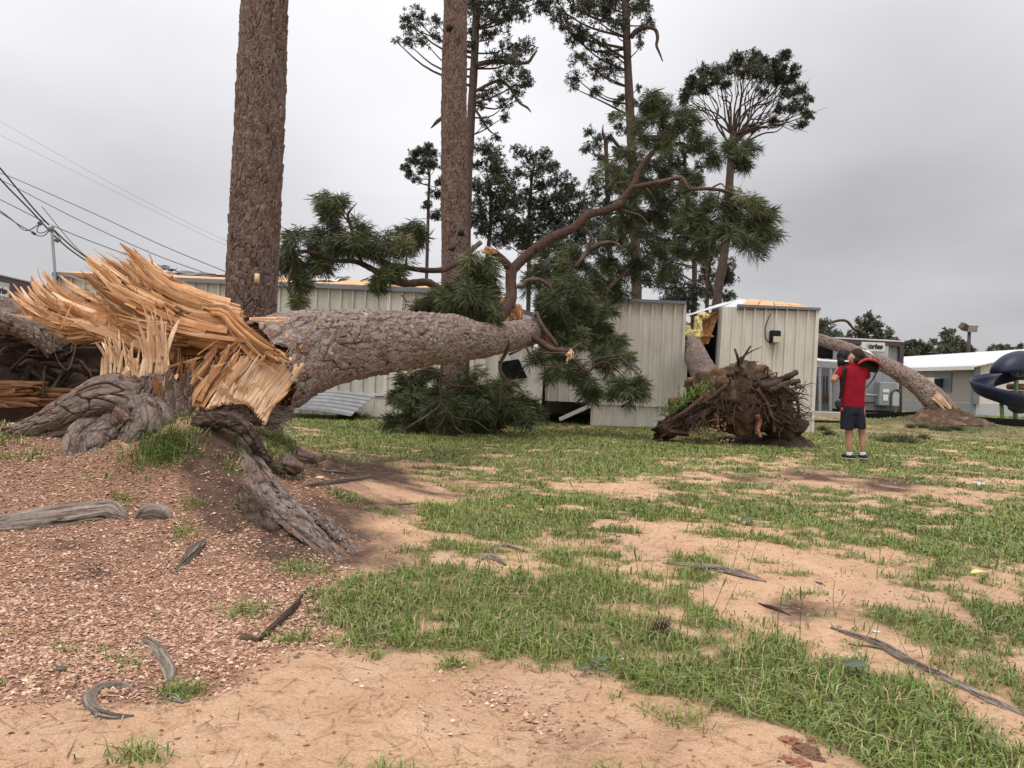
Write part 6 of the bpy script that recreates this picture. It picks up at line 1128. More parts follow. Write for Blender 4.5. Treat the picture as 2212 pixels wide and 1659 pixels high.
for h_, s_ in ((hl, 1), (hr, -1)):
    V, Fc = blob(h_, (.042, .02, .048), 2, .0, 16); bb.add(V, Fc)
    for k in range(4): a = h_ + ((k-1.5)*.021, 0, .04); L_ = (.062, .072, .068, .05)[k]; tube(bb, [a, a + (0, -.012, L_*.6), a + (0, -.035, L_*.85)], [.0095, .009, .0075], 8, 6)
    a = h_ + (.036*s_, 0, -.01); tube(bb, [a, a + (.022*s_, -.01, .02), a + (.024*s_, -.02, .045)], [.011, .0105, .008], 8, 6)
for (hx, kx, ax) in ((385, 392, 398), (500, 528, 541)):
    tube(bb, [pp(hx, 860), pp((hx+kx)/2, 980), pp(kx, 1120, .01), pp(kx + (2 if kx < 450 else 12), 1190, .02), pp(ax, 1300), pp(ax + 2, 1380), pp(ax + 2, 1415)], [.085, .08, .058, .060, .044, .034, .036], 30, 12)
o = bb.build('body', MT['skin'], PE); fuse(o, .010, 5)
# hair
bb = B(); V, Fc = blob(pp(484, 326, -.01), (.108, .128, .122), 6, .05, 36); V = V[:]; bb.add(V, Fc); V, Fc = blob(pp(476, 372, -.045), (.082, .085, .07), 7, .05, 24); bb.add(V, Fc); fuse(bb.build('hair', MT['hair_brown'], PE), .012, 3)
# polo shirt: torso + sleeves + collar
bb = B()
loft(bb, [(pp(432, 888), .183, .128), (pp(432, 860), .184, .13), (pp(431, 760), .186, .132), (pp(432, 640), .196, .135), (pp(434, 540), .205, .132), (pp(435, 480), .198, .118), (pp(436, 448), .15, .098), (pp(436, 426), .085, .08)])
tube(bb, [pp(345, 470), pp(300, 520, -.01), pp(272, 556, -.02)], [.088, .078, .074], 10, 12)
tube(bb, [pp(525, 470), pp(570, 525, .05), pp(580, 550, .11)], [.088, .078, .07], 10, 12)
o = fuse(bb.build('polo_shirt', MT['shirt_red'], PE), .012, 4)
bb = B(); loft(bb, [(pp(434, 432), .092, .09), (pp(432, 408), .074, .078)]); bb.build('collar', MT['shirt_red'], o)
# cargo shorts
bb = B()
loft(bb, [(pp(428, 960), .178, .125), (pp(428, 905), .182, .128), (pp(429, 862), .178, .125)])
loft(bb, [(pp(372, 1132), .10, .10), (pp(374, 1080), .102, .105), (pp(382, 980), .108, .115), (pp(390, 920), .10, .115)])
loft(bb, [(pp(512, 1122), .086, .10), (pp(508, 1080), .09, .105), (pp(490, 980), .10, .115), (pp(478, 920), .10, .115)])
fuse(bb.build('cargo_shorts', MT['shorts_navy'], PE), .012, 4)
for k, (x, tx) in enumerate(((398, -.05), (542, .03))):
    bb = B(); tube(bb, [pp(x, 1378), pp(x, 1412)], [.045, .047], 5, 12); bb.build('sock', MT['sock_white'], PE)
    bb = B(); V, Fc = blob(pp(x - (10 if k == 0 else -2), 1425, .04), (.062, .145, .048), 3, .04, 24, rot=rotm(0, 0, R(25) if k == 0 else R(-5))); bb.add(V, Fc); sh_ = fuse(bb.build('shoe', MT['shoe_dark'], PE), .010, 3)
    bb = B(); V, Fc = blob(pp(x - (10 if k == 0 else -2), 1443, .04), (.064, .15, .014), 3, .0, 24, rot=rotm(0, 0, R(25) if k == 0 else R(-5))); bb.add(V, Fc); bb.build('sole', MT['sock_white'], sh_)
# strap and pouch
bb = B()
def strap(bb, pts, w, th): 
    p = spline(np.array(pts), 24); t_ = np.gradient(p, axis=0); t_ /= np.linalg.norm(t_, axis=1)[:, None]; s = np.cross(t_, [0, 1.0, 0]); s /= np.linalg.norm(s, axis=1)[:, None]
    V = np.stack([p - s*w, p + s*w, p + s*w + (0, th, 0), p - s*w + (0, th, 0)], 1).reshape(-1, 3); r_ = np.arange(23)[:, None]*4; j = np.arange(4)[None]; bb.add(V, np.stack([r_+j, r_+(j+1) % 4, r_+4+(j+1) % 4, r_+4+j], -1).reshape(-1, 4))
strap(bb, [pp(352, 436, -.03), pp(356, 470, -.125), pp(340, 560, -.13), pp(320, 680, -.12), pp(300, 800, -.10)], .026, .012); bb.build('shoulder_strap', MT['camera_black'], PE)
pc = empty('belt_pouch', pp(290, 900, -.1), 'small black and red pouch hanging at the hip of the person filming', 'pouch')
bb = B(); V, Fc = blob(pp(278, 865, -.10), (.05, .04, .075), 4, .15, 24, rot=rotm(0, R(-18), 0)); bb.add(V, Fc); bb.build('pouch_body', MT['shoe_dark'], pc)
bb = B(); V, Fc = blob(pp(312, 912, -.10), (.03, .025, .035), 4, .15, 16); bb.add(V, Fc); bb.build('red_tab', MT['cover_red'], pc)
# shoulder video camera
VC = empty('video_camera', pp(560, 470), 'black shoulder video camera under a black and red rain cover', 'camera')
o = mesh('camera_body', boxv(pp(590, 430, .05), (.34, .16, .20), rotm(0, R(6), 0)), QB, MT['camera_black'], VC, smooth=False); o.modifiers.new('b', 'BEVEL').width = .02
bb = B(); tube(bb, [pp(480, 395, .16), pp(420, 385, .22), pp(360, 380, .24)], [.05, .055, .06], 8, 14); bb.build('lens', MT['camera_black'], VC)
o = bb = B(); V, Fc = blob(pp(348, 335, .10), (.12, .10, .12), 5, .2, 26); bb.add(V, Fc); V, Fc = blob(pp(308, 395, .06), (.06, .07, .10), 8, .2, 20); bb.add(V, Fc); fuse(bb.build('lens_hood', MT['camera_black'], VC), .012, 3)
box('viewfinder', pp(365, 385, -.02), (.06, .05, .03), MT['sock_white'], VC)
# rain cover: arched shell with red hem
V = []; nu_ = 18
for k in range(nu_):
    u = k/(nu_-1); x = 500 + 270*u; top = 300 + 40*math.sin(u*1.2) + 125*u**1.6; bot = 415 - 52*math.sin(min(1, u*1.15)*math.pi*.75) + 58*max(0, u - .35)
    bot = max(bot, top + 12); a = np.linspace(0, 1, 11)
    V.append([pp(x, top + (bot - top)*abs(2*q - 1)**1.5, -.16 + .34*q) for q in a])
V = np.array(V).reshape(-1, 3); i = np.arange(nu_-1)[:, None]*11 + np.arange(10)[None]; o = mesh('rain_cover', V, np.stack([i, i+1, i+12, i+11], -1).reshape(-1, 4), MT['camera_black'], VC); o.modifiers.new('s', 'SOLIDIFY').thickness = .012
bb = B(); tube(bb, [pp(492, 415, -.17), pp(540, 385, -.175), pp(600, 368, -.175), pp(680, 385, -.17), pp(770, 440, -.14)], [.013, .018, .019, .019, .012], 24, 8); bb.build('red_hem', MT['cover_red'], o)
sheet('clear_window', VC, MT['membrane'], [pp(530, 262, .0), pp(580, 290, -.06), pp(668, 322, -.06), pp(610, 262, .02)], 8, 6, .008, .02, 3)
bb = B(); tube(bb, [pp(640, 440, .02), pp(690, 450, 0), pp(695, 500, 0), pp(660, 580, 0), pp(590, 665, -.02)], [.008]*5, 24, 6); bb.build('cable', MT['camera_black'], VC)
# ---------------------------------------------------------------- far buildings on the right
def text(body, parent, mat, loc, size, right, up, italic=0.2, bold=0.02):
    cu = bpy.data.curves.new('lettering', 'FONT'); cu.body = body; cu.size = size; cu.shear = italic; cu.extrude = 0.004; cu.offset = bold; cu.align_x = 'CENTER'; cu.align_y = 'CENTER'
    o = bpy.data.objects.new('tmp', cu); COL.objects.link(o); dg = bpy.context.evaluated_depsgraph_get(); me = bpy.data.meshes.new_from_object(o.evaluated_get(dg)); bpy.data.objects.remove(o)
    right = np.asarray(right, float); up = np.asarray(up, float); nrm = np.cross(right, up); M4 = np.eye(4); M4[:3, 0] = right; M4[:3, 1] = up; M4[:3, 2] = nrm; M4[:3, 3] = loc
    me.transform(Matrix(M4)); me.name = 'lettering'; me.materials.clear(); me.materials.append(mat); return link('lettering', me, parent)
YG = 36.5; pmg = PM(YG)
gx0, gx1 = P(1798, 800, YG)[0], P(1941, 800, YG)[0]; gz0 = 0.2; gz1 = P(1943, 747, YG)[2]
Gb = empty('metal_building', (gx1, YG, gz0), 'grey ribbed metal building with maroon trim under the third leaning trunk', 'building')
n = 4
for k in range(n):
    a, b = gx0 + (gx1-gx0)*k/n, gx0 + (gx1-gx0)*(k+1)/n
    rib4('wall_panel', Gb, MT['siding_grey'], (a, YG, gz0), (b, YG, gz0), (a, YG, gz1), (b, YG, gz1), minor=False, depth=0.05, pitch=0.4)
bar('roof_trim', Gb, MT['trim_maroon'], (P(1800, 735, YG)[0], YG - 0.1, gz1 + 0.1), (gx1 + 0.1, YG - 0.1, gz1 + 0.06), 0.2, 0.2)
bar('roof_edge', Gb, MT['roof_white'], (P(1800, 735, YG)[0], YG - 0.12, gz1 + 0.24), (gx1 + 0.1, YG - 0.12, gz1 + 0.2), 0.2, 0.06)
bar('corner_trim', Gb, MT['trim_maroon'], (gx1 + 0.02, YG - 0.1, gz0), (gx1 + 0.02, YG - 0.1, gz1 - 0.06), 0.2, 0.2, (0, 1, 0))
box('dark_base', ((gx0+gx1)/2, YG - 0.3, gz0 + 0.05), (gx1-gx0, 0.25, 0.3), MT['black_wrap_and_shade'], Gb)
box('side_wall', (gx1, YG + 4, (gz0+gz1)/2), (0.1, 7.8, gz1-gz0), MT['siding_grey'], Gb)
box('inner_wall', (P(1790, 800, YG + 2)[0], YG + 2.4, 1.7), (7, 0.1, 3.4), MT['trim_blue'], Gb)
bar('dado_rail', Gb, MT['wire'], P(1805, 868, YG - 0.1), P(1936, 871, YG - 0.1), 0.06, 0.06)
sheet('crushed_awning', Gb, MT['trim_blue'], [P(1755, 775, YG - 2), P(1812, 783, YG - 2), P(1812, 776, YG), P(1755, 772, YG)], 8, 4, 0.05, 0.05, 2)
bar('awning_beam', Gb, MT['pipe_grey'], P(1752, 785, YG - 2), P(1815, 789, YG - 2), 0.15, 0.3)
sheet('awning_edge', Gb, MT['roof_white'], [P(1752, 778, YG - 2.1), P(1815, 783, YG - 2.1), P(1815, 779.5, YG - 2), P(1752, 774, YG - 2)], 14, 3, 0.03, 0.05, 6)
sheet('awning_edge', Gb, MT['roof_white'], [P(1755, 740, YG - 1), P(1800, 748, YG - 1), P(1800, 745, YG - 1), P(1755, 737, YG - 1)], 14, 3, 0.03, 0.05, 9)
box('opening_shade', P(1778, 758, YG + 0.5), (1.7, 0.1, 1.1), MT['black_wrap_and_shade'], Gb)  # black box painting the shade of the open void
for x in (1771, 1794): bar('post', Gb, MT['pipe_grey'], P(x, 790, YG - 2), P(x, 890, YG - 2), 0.1, 0.1, (0, 1, 0))
for k in range(7): bar('fence_board', Gb, MT['fence_wood'], P(1755 + 6.2*k, 813, YG + 1), P(1755 + 6.2*k, 872, YG + 1), 0.03, 0.13, (0, 1, 0))
bar('fence_rail', Gb, MT['fence_wood'], P(1755, 858, YG + 0.9), P(1795, 861, YG + 0.9), 0.06, 0.2)
ub = mesh('utility_box', boxv(P(1914, 851, YG - 0.35), (0.85, 0.5, 1.1)), QB, MT['pipe_grey'], Gb, smooth=False); ub.modifiers.new('b', 'BEVEL').width = 0.03
mesh('warning_label', boxv(P(1913, 859, YG - 0.62), (0.22, 0.02, 0.3)), QB, MT['white_paint'], ub, smooth=False)
mesh('warning_label', boxv(P(1914, 844, YG - 0.62), (0.3, 0.02, 0.16)), QB, MT['white_paint'], ub, smooth=False)
box('meter_box', P(1930, 838, YG - 0.25), (0.32, 0.3, 0.45), MT['white_paint'], Gb)
bb = B(); tube(bb, [P(1868, 853, YG - 0.3), P(1902, 855, YG - 0.3)], [0.06, 0.06], 4, 8); bb.build('conduit', MT['pipe_grey'], Gb)
bb = B(); tube(bb, [P(1864, 846, YG - 0.4), P(1880, 826, YG - 0.4), P(1888, 812, YG - 0.3), P(1889, 800, YG - 0.2)], [0.02]*4, 14, 6); bb.build('hanging_cable', MT['wire'], Gb)
sg = mesh('sign', boxv(P(1888, 752, YG - 0.15), (1.35, 0.06, 0.85)), QB, MT['sign_grey'], Gb, smooth=False); tag(sg, 'sign reading ories')
mesh('sign_face', boxv(P(1886, 749, YG - 0.2), (1.1, 0.03, 0.42)), QB, MT['white_paint'], sg, smooth=False)
text('ories', sg, MT['ink'], P(1891, 748.5, YG - 0.225), 0.33, (1, 0, 0), (0, 0, 1))
th = np.arange(16)*2*math.pi/16; c0 = P(1878, 747, YG - 0.222); ov = [c0 + np.array([0.17*math.cos(a), 0, 0.11*math.sin(a)]) for a in th]
mesh('logo_oval', ov, [tuple(range(15, -1, -1))], MT['sign_grey'], sg)
# hoop with hanging panel in front of it
Hp = empty('hoop_sign', P(1935, 893, 31), 'green metal hoop frame holding a small pale panel before the grey building', 'sign')
bb = B(); tube(bb, [P(1924, 893, 31), P(1924, 858, 31), P(1927, 847, 31), P(1935, 842, 31), P(1943, 847, 31), P(1946, 858, 31), P(1946, 893, 31)], [0.05]*7, 30, 8); simple('green_tube', (0.03, 0.05, 0.03), (0.02, 0.035, 0.02), 5, 0.4); bb.build('hoop', MT['green_tube'], Hp)
box('panel', P(1935, 862, 31), (0.26, 0.04, 0.55), MT['sign_grey'], Hp)
box('post', P(1935, 884, 31.02), (0.1, 0.06, 0.35), MT['fence_wood'], Hp)
# beige hall with white metal roof, its long side running away from us
X0, Y0, Y1 = 25.3, 42.0, 61.0; ez, rz = 3.02, 4.05; X2 = X0 + 8.0; g0 = 0.22
Hb = empty('assembly_hall', (X0, Y0, g0), 'low beige hall with white metal roof behind the spiral slide', 'building')
box('side_wall', (X0 + 0.05, (Y0+Y1)/2, (g0+ez)/2 + .35), (0.1, Y1-Y0, ez-g0-.7), MT['siding_tan'], Hb)
gv = np.array([(X0, Y0, g0+.7), (X2, Y0, g0+.7), (X2, Y0, ez), (X0+4, Y0, rz), (X0, Y0, ez)]); gv2 = gv + (0, 0.1, 0)
mesh('gable_wall', np.vstack([gv, gv2]), [(0,1,2,3,4), (9,8,7,6,5)], MT['siding_cream'], Hb, smooth=False)
box('skirting', (X0 + 0.02, (Y0+Y1)/2, g0 + 0.3), (0.1, Y1-Y0, 0.78), MT['siding_grey'], Hb); box('skirting', (X0+4, Y0 + 0.02, g0 + 0.3), (7.9, 0.1, 0.78), MT['sign_grey'], Hb)
bar('corner_trim', Hb, MT['trim_blue'], (X0 - 0.02, Y0 - 0.02, g0 + 0.65), (X0 - 0.02, Y0 - 0.02, ez - 0.02), 0.3, 0.3, (0, 1, 0))
sheet('roof', Hb, MT['roof_white'], [(X0 - 0.45, Y1, ez - 0.1), (X0 - 0.45, Y0 - 0.5, ez - 0.1), (X0 + 4, Y0 - 0.5, rz + 0.08), (X0 + 4, Y1, rz + 0.08)], 20, 6, 0.1, 0.0)
sheet('roof', Hb, MT['roof_white'], [(X0 + 4.01, Y1, rz + 0.08), (X0 + 4.01, Y0 - 0.5, rz + 0.08), (X2 + 0.45, Y0 - 0.5, ez - 0.1), (X2 + 0.45, Y1, ez - 0.1)], 6, 4, 0.1, 0.0)
bar('eave_fascia', Hb, MT['roof_white'], (X0 - 0.47, Y1, ez - 0.2), (X0 - 0.47, Y0 - 0.52, ez - 0.2), 0.05, 0.2)
wd_ = box('window', (X0 - 0.02, 45.2, 2.05), (0.08, 1.9, 1.05), MT['trim_blue'], Hb)
ac = box('air_conditioner', (X0 - 0.3, 45.5, 2.0), (0.55, 0.8, 0.6), MT['white_paint'], Hb); box('grille', (X0 - 0.32, 45.08, 2.0), (0.5, 0.03, 0.52), MT['glass_dark'], ac)
box('window', (X0 - 0.02, 47.6, 1.95), (0.08, 0.5, 1.0), MT['glass_dark'], Hb)
# spiral slide
simple('slide_navy', (0.010, 0.014, 0.034), (0.015, 0.020, 0.045), 4, 0.4, spec=.3); simple('play_green', (0.17, 0.30, 0.09), (0.14, 0.25, 0.075), 4, 0.4); simple('play_brown', (0.20, 0.12, 0.085), (0.14, 0.085, 0.06), 6, 0.7, 0.5, 20)
YS = 29.0; Sl = empty('spiral_slide', GT(2165, 905), 'dark navy plastic spiral slide on the playground', 'slide')
q = lambda x, y, dy=0: P(x, y, YS + dy)
cx_, cy_ = q(2172, 850)[0], YS + .3; nk = 70; V = []; ths = np.linspace(-1, 1, 17)
for k in range(nk):
    u = k/(nk-1); an = R(-15 + 345*u); z = q(2172, 812)[2]*(1-u) + q(2172, 890)[2]*u; rad_ = .62
    sec = ths*.40; wall = .34*np.abs(ths)**3.0 + (.16*np.maximum(ths, 0)**3)
    V.append(np.stack([cx_ + (rad_ + sec)*math.cos(an), cy_ + (rad_ + sec)*math.sin(an), z + wall], -1))
V = np.vstack(V); i = np.arange(nk-1)[:, None]*17 + np.arange(16)[None]; f = np.stack([i, i+1, i+18, i+17], -1).reshape(-1, 4)
o = mesh('chute', V, f, MT['slide_navy'], Sl); o.modifiers.new('s', 'SOLIDIFY').thickness = 0.04
V = []
for k in range(12):
    u = k/11; x = 2148 + 58*u; hh_ = (1 - (1-u)**2)**.5*.78 + .03; c = q(x, 806, 0.25); a = np.linspace(0, math.pi, 15); V.append(c + np.stack([0*a, -np.cos(a)*(.2 + .38*(1 - (1-u)**2)**.5), np.sin(a)*hh_], -1))
V = np.vstack(V); i = np.arange(11)[:, None]*15 + np.arange(14)[None]; o = mesh('hood', V, np.stack([i, i+1, i+16, i+15], -1).reshape(-1, 4), MT['slide_navy'], Sl); o.modifiers.new('s', 'SOLIDIFY').thickness = 0.05
bb = B(); tube(bb, [q(2163, 870), q(2166, 915)], [0.07]*2, 4, 8); bb.build('support', MT['play_green'], Sl)
pf = empty('play_tower', q(2240, 900), 'green and brown play tower at the top of the slide', 'play tower')
for x in (2197, 2245): bb = B(); tube(bb, [q(x, 760, 0.5), q(x - 4, 912, 0.5)], [0.08]*2, 4, 8); bb.build('post', MT['play_green'], pf)
box('deck', q(2222, 818, 0.9), (1.0, 1.0, 0.12), MT['play_green'], pf)
box('side_panel', q(2222, 790, 0.9), (0.85, 0.05, 0.6), MT['play_green'], pf)
for k in range(4): 
    o = box('step', q(2210 + 3*(k % 2), 836 + 15*k, 0.9), (0.9, 0.8, 0.24), MT['play_brown'], pf); o.modifiers.new('b', 'BEVEL').width = 0.07
# black playground edging boards
for k, (a, b) in enumerate((((1815, 899), (1875, 900)), ((1876, 900), (1935, 898)), ((1936, 898), (1990, 896)), ((2080, 906), (2150, 911)), ((2151, 911), (2230, 915)))):
    A_, B_ = [P(*c, 30.0 if k < 3 else 27.5) for c in (a, b)]
    o = bar('edging_board', None, MT['black_wrap_and_shade'], A_, B_, 0.1, 0.26); tag(o, 'black playground edging board lying beyond the leaning trunk' if k < 3 else 'black playground edging board in front of the slide', 'edging', 'playground edging boards')
sl_ = box('concrete_slab', P(1770, 894, 27), (2.0, 1.2, 0.14), MT['concrete']); tag(sl_, 'pale concrete step slab beside the trailer corner', 'slab')
# floodlight pole
Fp = empty('floodlight_pole', P(2090, 800, 62), 'brown pole with two square floodlights rising behind the hall roof', 'light pole')
bb = B(); tube(bb, [P(2090, 850, 62), P(2094, 706, 62)], [0.16, 0.13], 4, 8); bb.build('pole', MT['trim_maroon'], Fp)
box('floodlight', P(2099, 709, 61.8), (0.75, 0.4, 0.55), MT['pipe_grey'], Fp, rotm(0.3, 0, 0)); box('floodlight', P(2082, 706, 61.8), (0.5, 0.5, 0.5), MT['trim_maroon'], Fp, rotm(0.3, 0.5, 0.3))
bb = B(); tube(bb, [P(2080, 708, 62), P(2094, 712, 62), P(2102, 708, 62)], [0.06]*3, 8, 6); bb.build('crossarm', MT['trim_maroon'], Fp)
# far left building: maroon fascia, sign
a0, a1 = P(-90, 610, 27.5), P(126, 628, 34.5); dr = a1 - a0; dr[2] = 0; dr /= np.linalg.norm(dr); nr_ = np.array([dr[1], -dr[0], 0]); zt = P(0, 602, 30)[2]
Lb = empty('metal_building', (a1[0], a1[1], 0), 'grey building with deep maroon fascia beyond the end of the long trailer', 'building')
w0, w1 = np.array([a0[0], a0[1], 0]), np.array([a1[0], a1[1], 0]); up_ = np.array([0, 0, 1.0])
n = 5
for k in range(n):
    a, b = w0 + (w1-w0)*k/n, w0 + (w1-w0)*(k+1)/n; rib4('wall_panel', Lb, MT['siding_grey'], a, b, a + up_*(zt-0.7), b + up_*(zt-0.7), minor=False, pitch=0.5, depth=0.05)
bar('fascia', Lb, MT['trim_maroon'], w0 + up_*(zt-0.33) + nr_*0.3, w1 + up_*(zt-0.33) + nr_*0.3, 0.6, 0.62)
bar('gutter', Lb, MT['trim_maroon'], w0 + up_*(zt-0.70) + nr_*0.62, w1 + up_*(zt-0.70) + nr_*0.62, 0.1, 0.1)
bar('roof_edge', Lb, MT['pipe_grey'], w0 + up_*(zt+0.02) + nr_*0.32, w1 + up_*(zt+0.02) + nr_*0.32, 0.66, 0.05)
d0 = ray(4, 640); den = (d0[0]*nr_[0] + d0[1]*nr_[1]); tpar = ((w0 - CAM)[:2] @ nr_[:2] + 0.75) / den; sc_ = CAM + d0 * tpar
rot = np.stack([dr, -nr_, up_], 1)
sg = mesh('sign', boxv(sc_ - dr*0.35 + up_*(-0.1), (1.5, 0.08, 1.25), rot), QB, MT['sign_grey'], Lb, smooth=False); tag(sg, 'grey sign with white strip reading ories')
mesh('sign_face', boxv(sc_ - dr*0.35 + nr_*0.055 + up_*0.18, (1.25, 0.03, 0.36), rot), QB, MT['white_paint'], sg, smooth=False)
text('ories', sg, MT['ink'], sc_ - dr*0.12 + nr_*0.075 + up_*0.2, 0.33, dr, up_, 0.0)
mesh('sign_line', boxv(sc_ - dr*0.5 + nr_*0.055 + up_*(-0.35), (0.7, 0.03, 0.1), rot), QB, MT['ink'], sg, smooth=False)
# service mast and overhead wires
Ma = empty('service_mast', P(120, 700, 19.2), 'grey metal electricity mast with weatherhead at the trailer end', 'mast')
bb = B(); tube(bb, [P(121, 760, 19.15), P(119, 600, 19.15), P(115, 540, 19.15), P(112.5, 496, 19.15)], [0.035]*4, 10, 8); bb.build('pole', MT['pipe_grey'], Ma)
bb = B(); tube(bb, [P(113.5, 498, 19.15), P(112, 491, 19.15), P(109, 490, 19.1), P(106, 495, 19.05)], [0.04, 0.06, 0.06, 0.04], 8, 8); bb.build('weatherhead', MT['pipe_grey'], Ma)
for a in ([(109, 493), (95, 502), (84, 503), (80, 496), (86, 484)], [(108, 495), (98, 507), (86, 510), (74, 505)], [(112, 495), (124, 508), (131, 520), (122, 521)]):
    bb = B(); tube(bb, [P(*c, 19.1) for c in a], [0.012]*len(a), 20, 5); bb.build('drip_loop', MT['wire'], Ma)
for c in ((86, 483), (73, 504), (122, 520)): box('clamp', P(*c, 19.1), (0.09, 0.06, 0.06), MT['wire'], Ma, rotm(0, 0.6, 0))
WR = [([(-40, 325), (0, 363), (95, 475), (190, 558), (305, 612)], 17.5, 21.5, .020), ([(-40, 330), (0, 386), (60, 448), (150, 538), (272, 615)], 17.5, 21.0, .020),
      ([(-40, 378), (0, 388), (160, 470), (330, 548), (490, 606)], 30, 26, .014), ([(-40, 365), (20, 381), (200, 460), (350, 530), (495, 590)], 30, 26, .014),
      ([(-40, 415), (0, 431), (120, 490), (260, 545), (410, 595)], 34, 30, .018), ([(-40, 430), (0, 455), (30, 478), (56, 498), (86, 484)], 19.1, 19.1, .013), ([(-40, 440), (0, 459), (40, 485), (74, 504)], 19.1, 19.1, .013),
      ([(90, 446), (170, 540), (240, 590), (280, 617)], 20, 21.5, .010), ([(-40, 240), (0, 262), (220, 385), (420, 488), (560, 550)], 60, 50, .008), ([(-40, 275), (0, 292), (220, 400), (440, 508), (570, 562)], 60, 50, .008)]
for k, (c, d0_, d1_, r_) in enumerate(WR):
    bb = B(); n = len(c); tube(bb, [P(x, y, d0_ + (d1_-d0_)*j/(n-1)) for j, (x, y) in enumerate(c)], [r_]*n, 40, 5)
    o = bb.build('overhead_wire', MT['wire'], None)
    tag(o, ['upper of two thick black service cables sagging to the trailer roof', 'lower of two thick black service cables sagging to the trailer roof', 'lower of two thin utility wires passing behind the near pine trunk', 'upper of two thin utility wires passing behind the near pine trunk', 'grey utility wire running behind the service mast', 'wire hanging into the upper clamp of the mast weatherhead', 'wire hanging into the lower clamp of the mast weatherhead', 'slack loose wire under the thick cables', 'higher of the two faint distant wires', 'lower of the two faint distant wires'][k], 'wire', 'overhead wires')
# ---------------------------------------------------------------- surface roots and small debris on the ground
def groot(name, pts, rad, mat, label, cat, group=None, lift=.35, seed=0, lump=.35, pw=.022, ph=.5, dep=.006):
    rad = list(rad); rad[-1] = .8; rad[0] = rad[0] if pts[0][0] < 0 else .8; w = [GT(x, y) for x, y in pts]; r = [.78*rad[i]/PM(w[i][1]) for i in range(len(w))]; lift = lift - .25 if lift < 1 else lift; w = [w[i] + (0, 0, r[i]*lift) for i in range(len(w))]
    o = barktube(name, MT[mat], None, w, r, .016, 44, pw, ph, dep, lump=lump, seed=seed); return tag(o, label, cat, group)
GRT = 'exposed surface roots'
groot('surface_root', [(-90, 1146), (-20, 1140), (60, 1132), (130, 1122), (200, 1112), (245, 1108), (274, 1122)], [22, 24, 31, 34, 30, 24, 9], 'root_grey', 'long pale weathered root lying in the chips below the stump', 'root', GRT, .3, 3, .3, .026, .7, .009)
groot('surface_root', [(292, 1120), (306, 1116), (332, 1112), (356, 1116), (368, 1122)], [5, 20, 25, 20, 5], 'root_grey', 'round pale root knuckle beside the long weathered root', 'root', GRT, .3, 5, .3)
groot('surface_root', [(300, 1502), (262, 1484), (218, 1488), (195, 1512), (205, 1538), (245, 1550), (290, 1546)], [5, 10, 14, 15, 14, 11, 5], 'root_grey', 'pale root curled into a loop in the sand', 'root', GRT, .2, 7, .4)
groot('surface_root', [(306, 1382), (318, 1390), (338, 1404), (352, 1430), (366, 1458), (362, 1484)], [3, 12, 16, 17, 16, 9], 'root_grey', 'knobbly grey root poking out above the looped root', 'root', GRT, .2, 9, .6)
groot('surface_root', [(345, 1500), (372, 1512), (396, 1520)], [8, 13, 6], 'root_grey', 'short grey root stub under the grass tuft', 'root', GRT, .2, 10, .6)
groot('surface_root', [(664, 1272), (640, 1310), (605, 1345), (570, 1376), (545, 1394)], [9, 12, 12, 10, 5], 'bark_dark', 'dark straight root running down to the sand edge', 'root', GRT, .2, 11, .5)
groot('surface_root', [(448, 1162), (425, 1188), (400, 1215), (372, 1244)], [10, 16, 12, 5], 'bark_stump', 'brown wedge shaped root in the middle of the chips', 'root', GRT, .3, 13, .5)
groot('surface_root', [(1432, 1217), (1480, 1224), (1530, 1230), (1580, 1240), (1625, 1250), (1655, 1258)], [5, 8, 9, 11, 10, 4], 'root_grey', 'thin grey root crossing the bare sand patch', 'root', GRT, .3, 15, .5)
groot('surface_root', [(1795, 1357), (1850, 1376), (1905, 1396), (1950, 1424), (2010, 1452), (2080, 1484), (2150, 1520), (2240, 1560)], [3, 9, 13, 15, 13, 12, 13, 10], 'root_grey', 'long split grey root running through the grass edge', 'root', GRT, .15, 17, .5)
groot('surface_root', [(1832, 1392), (1890, 1400), (1930, 1412)], [3, 7, 3], 'root_grey', 'small side root beside the long split root', 'root', GRT, .15, 18, .5)
groot('surface_root', [(1028, 1216), (1052, 1206), (1080, 1214), (1092, 1222)], [6, 12, 10, 4], 'root_grey', 'grey root hump among thin grass tufts', 'root', GRT, .2, 19, .5)
groot('surface_root', [(1062, 1184), (1085, 1180), (1110, 1186), (1134, 1192)], [4, 7, 7, 3], 'root_grey', 'whitish root sliver just above the grey hump', 'root', GRT, .2, 21, .5)
groot('dead_branch', [(648, 1054), (700, 1046), (760, 1038), (812, 1028)], [6, 6, 5, 2], 'bark_stump', 'dead stick lying on bare soil right of the stump', 'branch', None, .8, 23, .4)
groot('dead_branch', [(592, 900), (612, 914), (642, 936)], [3.5, 3.5, 3], 'root_grey', 'pale snapped stick leaning by the standing pine base', 'branch', None, 2.5, 25, .3)
groot('surface_root', [(1640, 1304), (1672, 1316), (1706, 1330)], [4, 9, 4], 'bark_dark', 'dark root fragment in the sand near the grass', 'root', GRT, .1, 27, .6)
for k, pts in enumerate((([(640, 985), (700, 990), (760, 994)]), [(650, 1010), (720, 1020), (790, 1020)], [(690, 1120), (740, 1140), (800, 1170)], [(760, 1080), (840, 1090), (905, 1088)])):
    groot('surface_root', pts, [6, 6, 2], 'bark_stump', ['flat root spreading from the standing pine base', 'thin root in the dark soil beyond the dead stick', 'thin buried root on the sandy slope', 'faint root on the trampled soil'][k], 'root', GRT, .0, 30+k, .4)
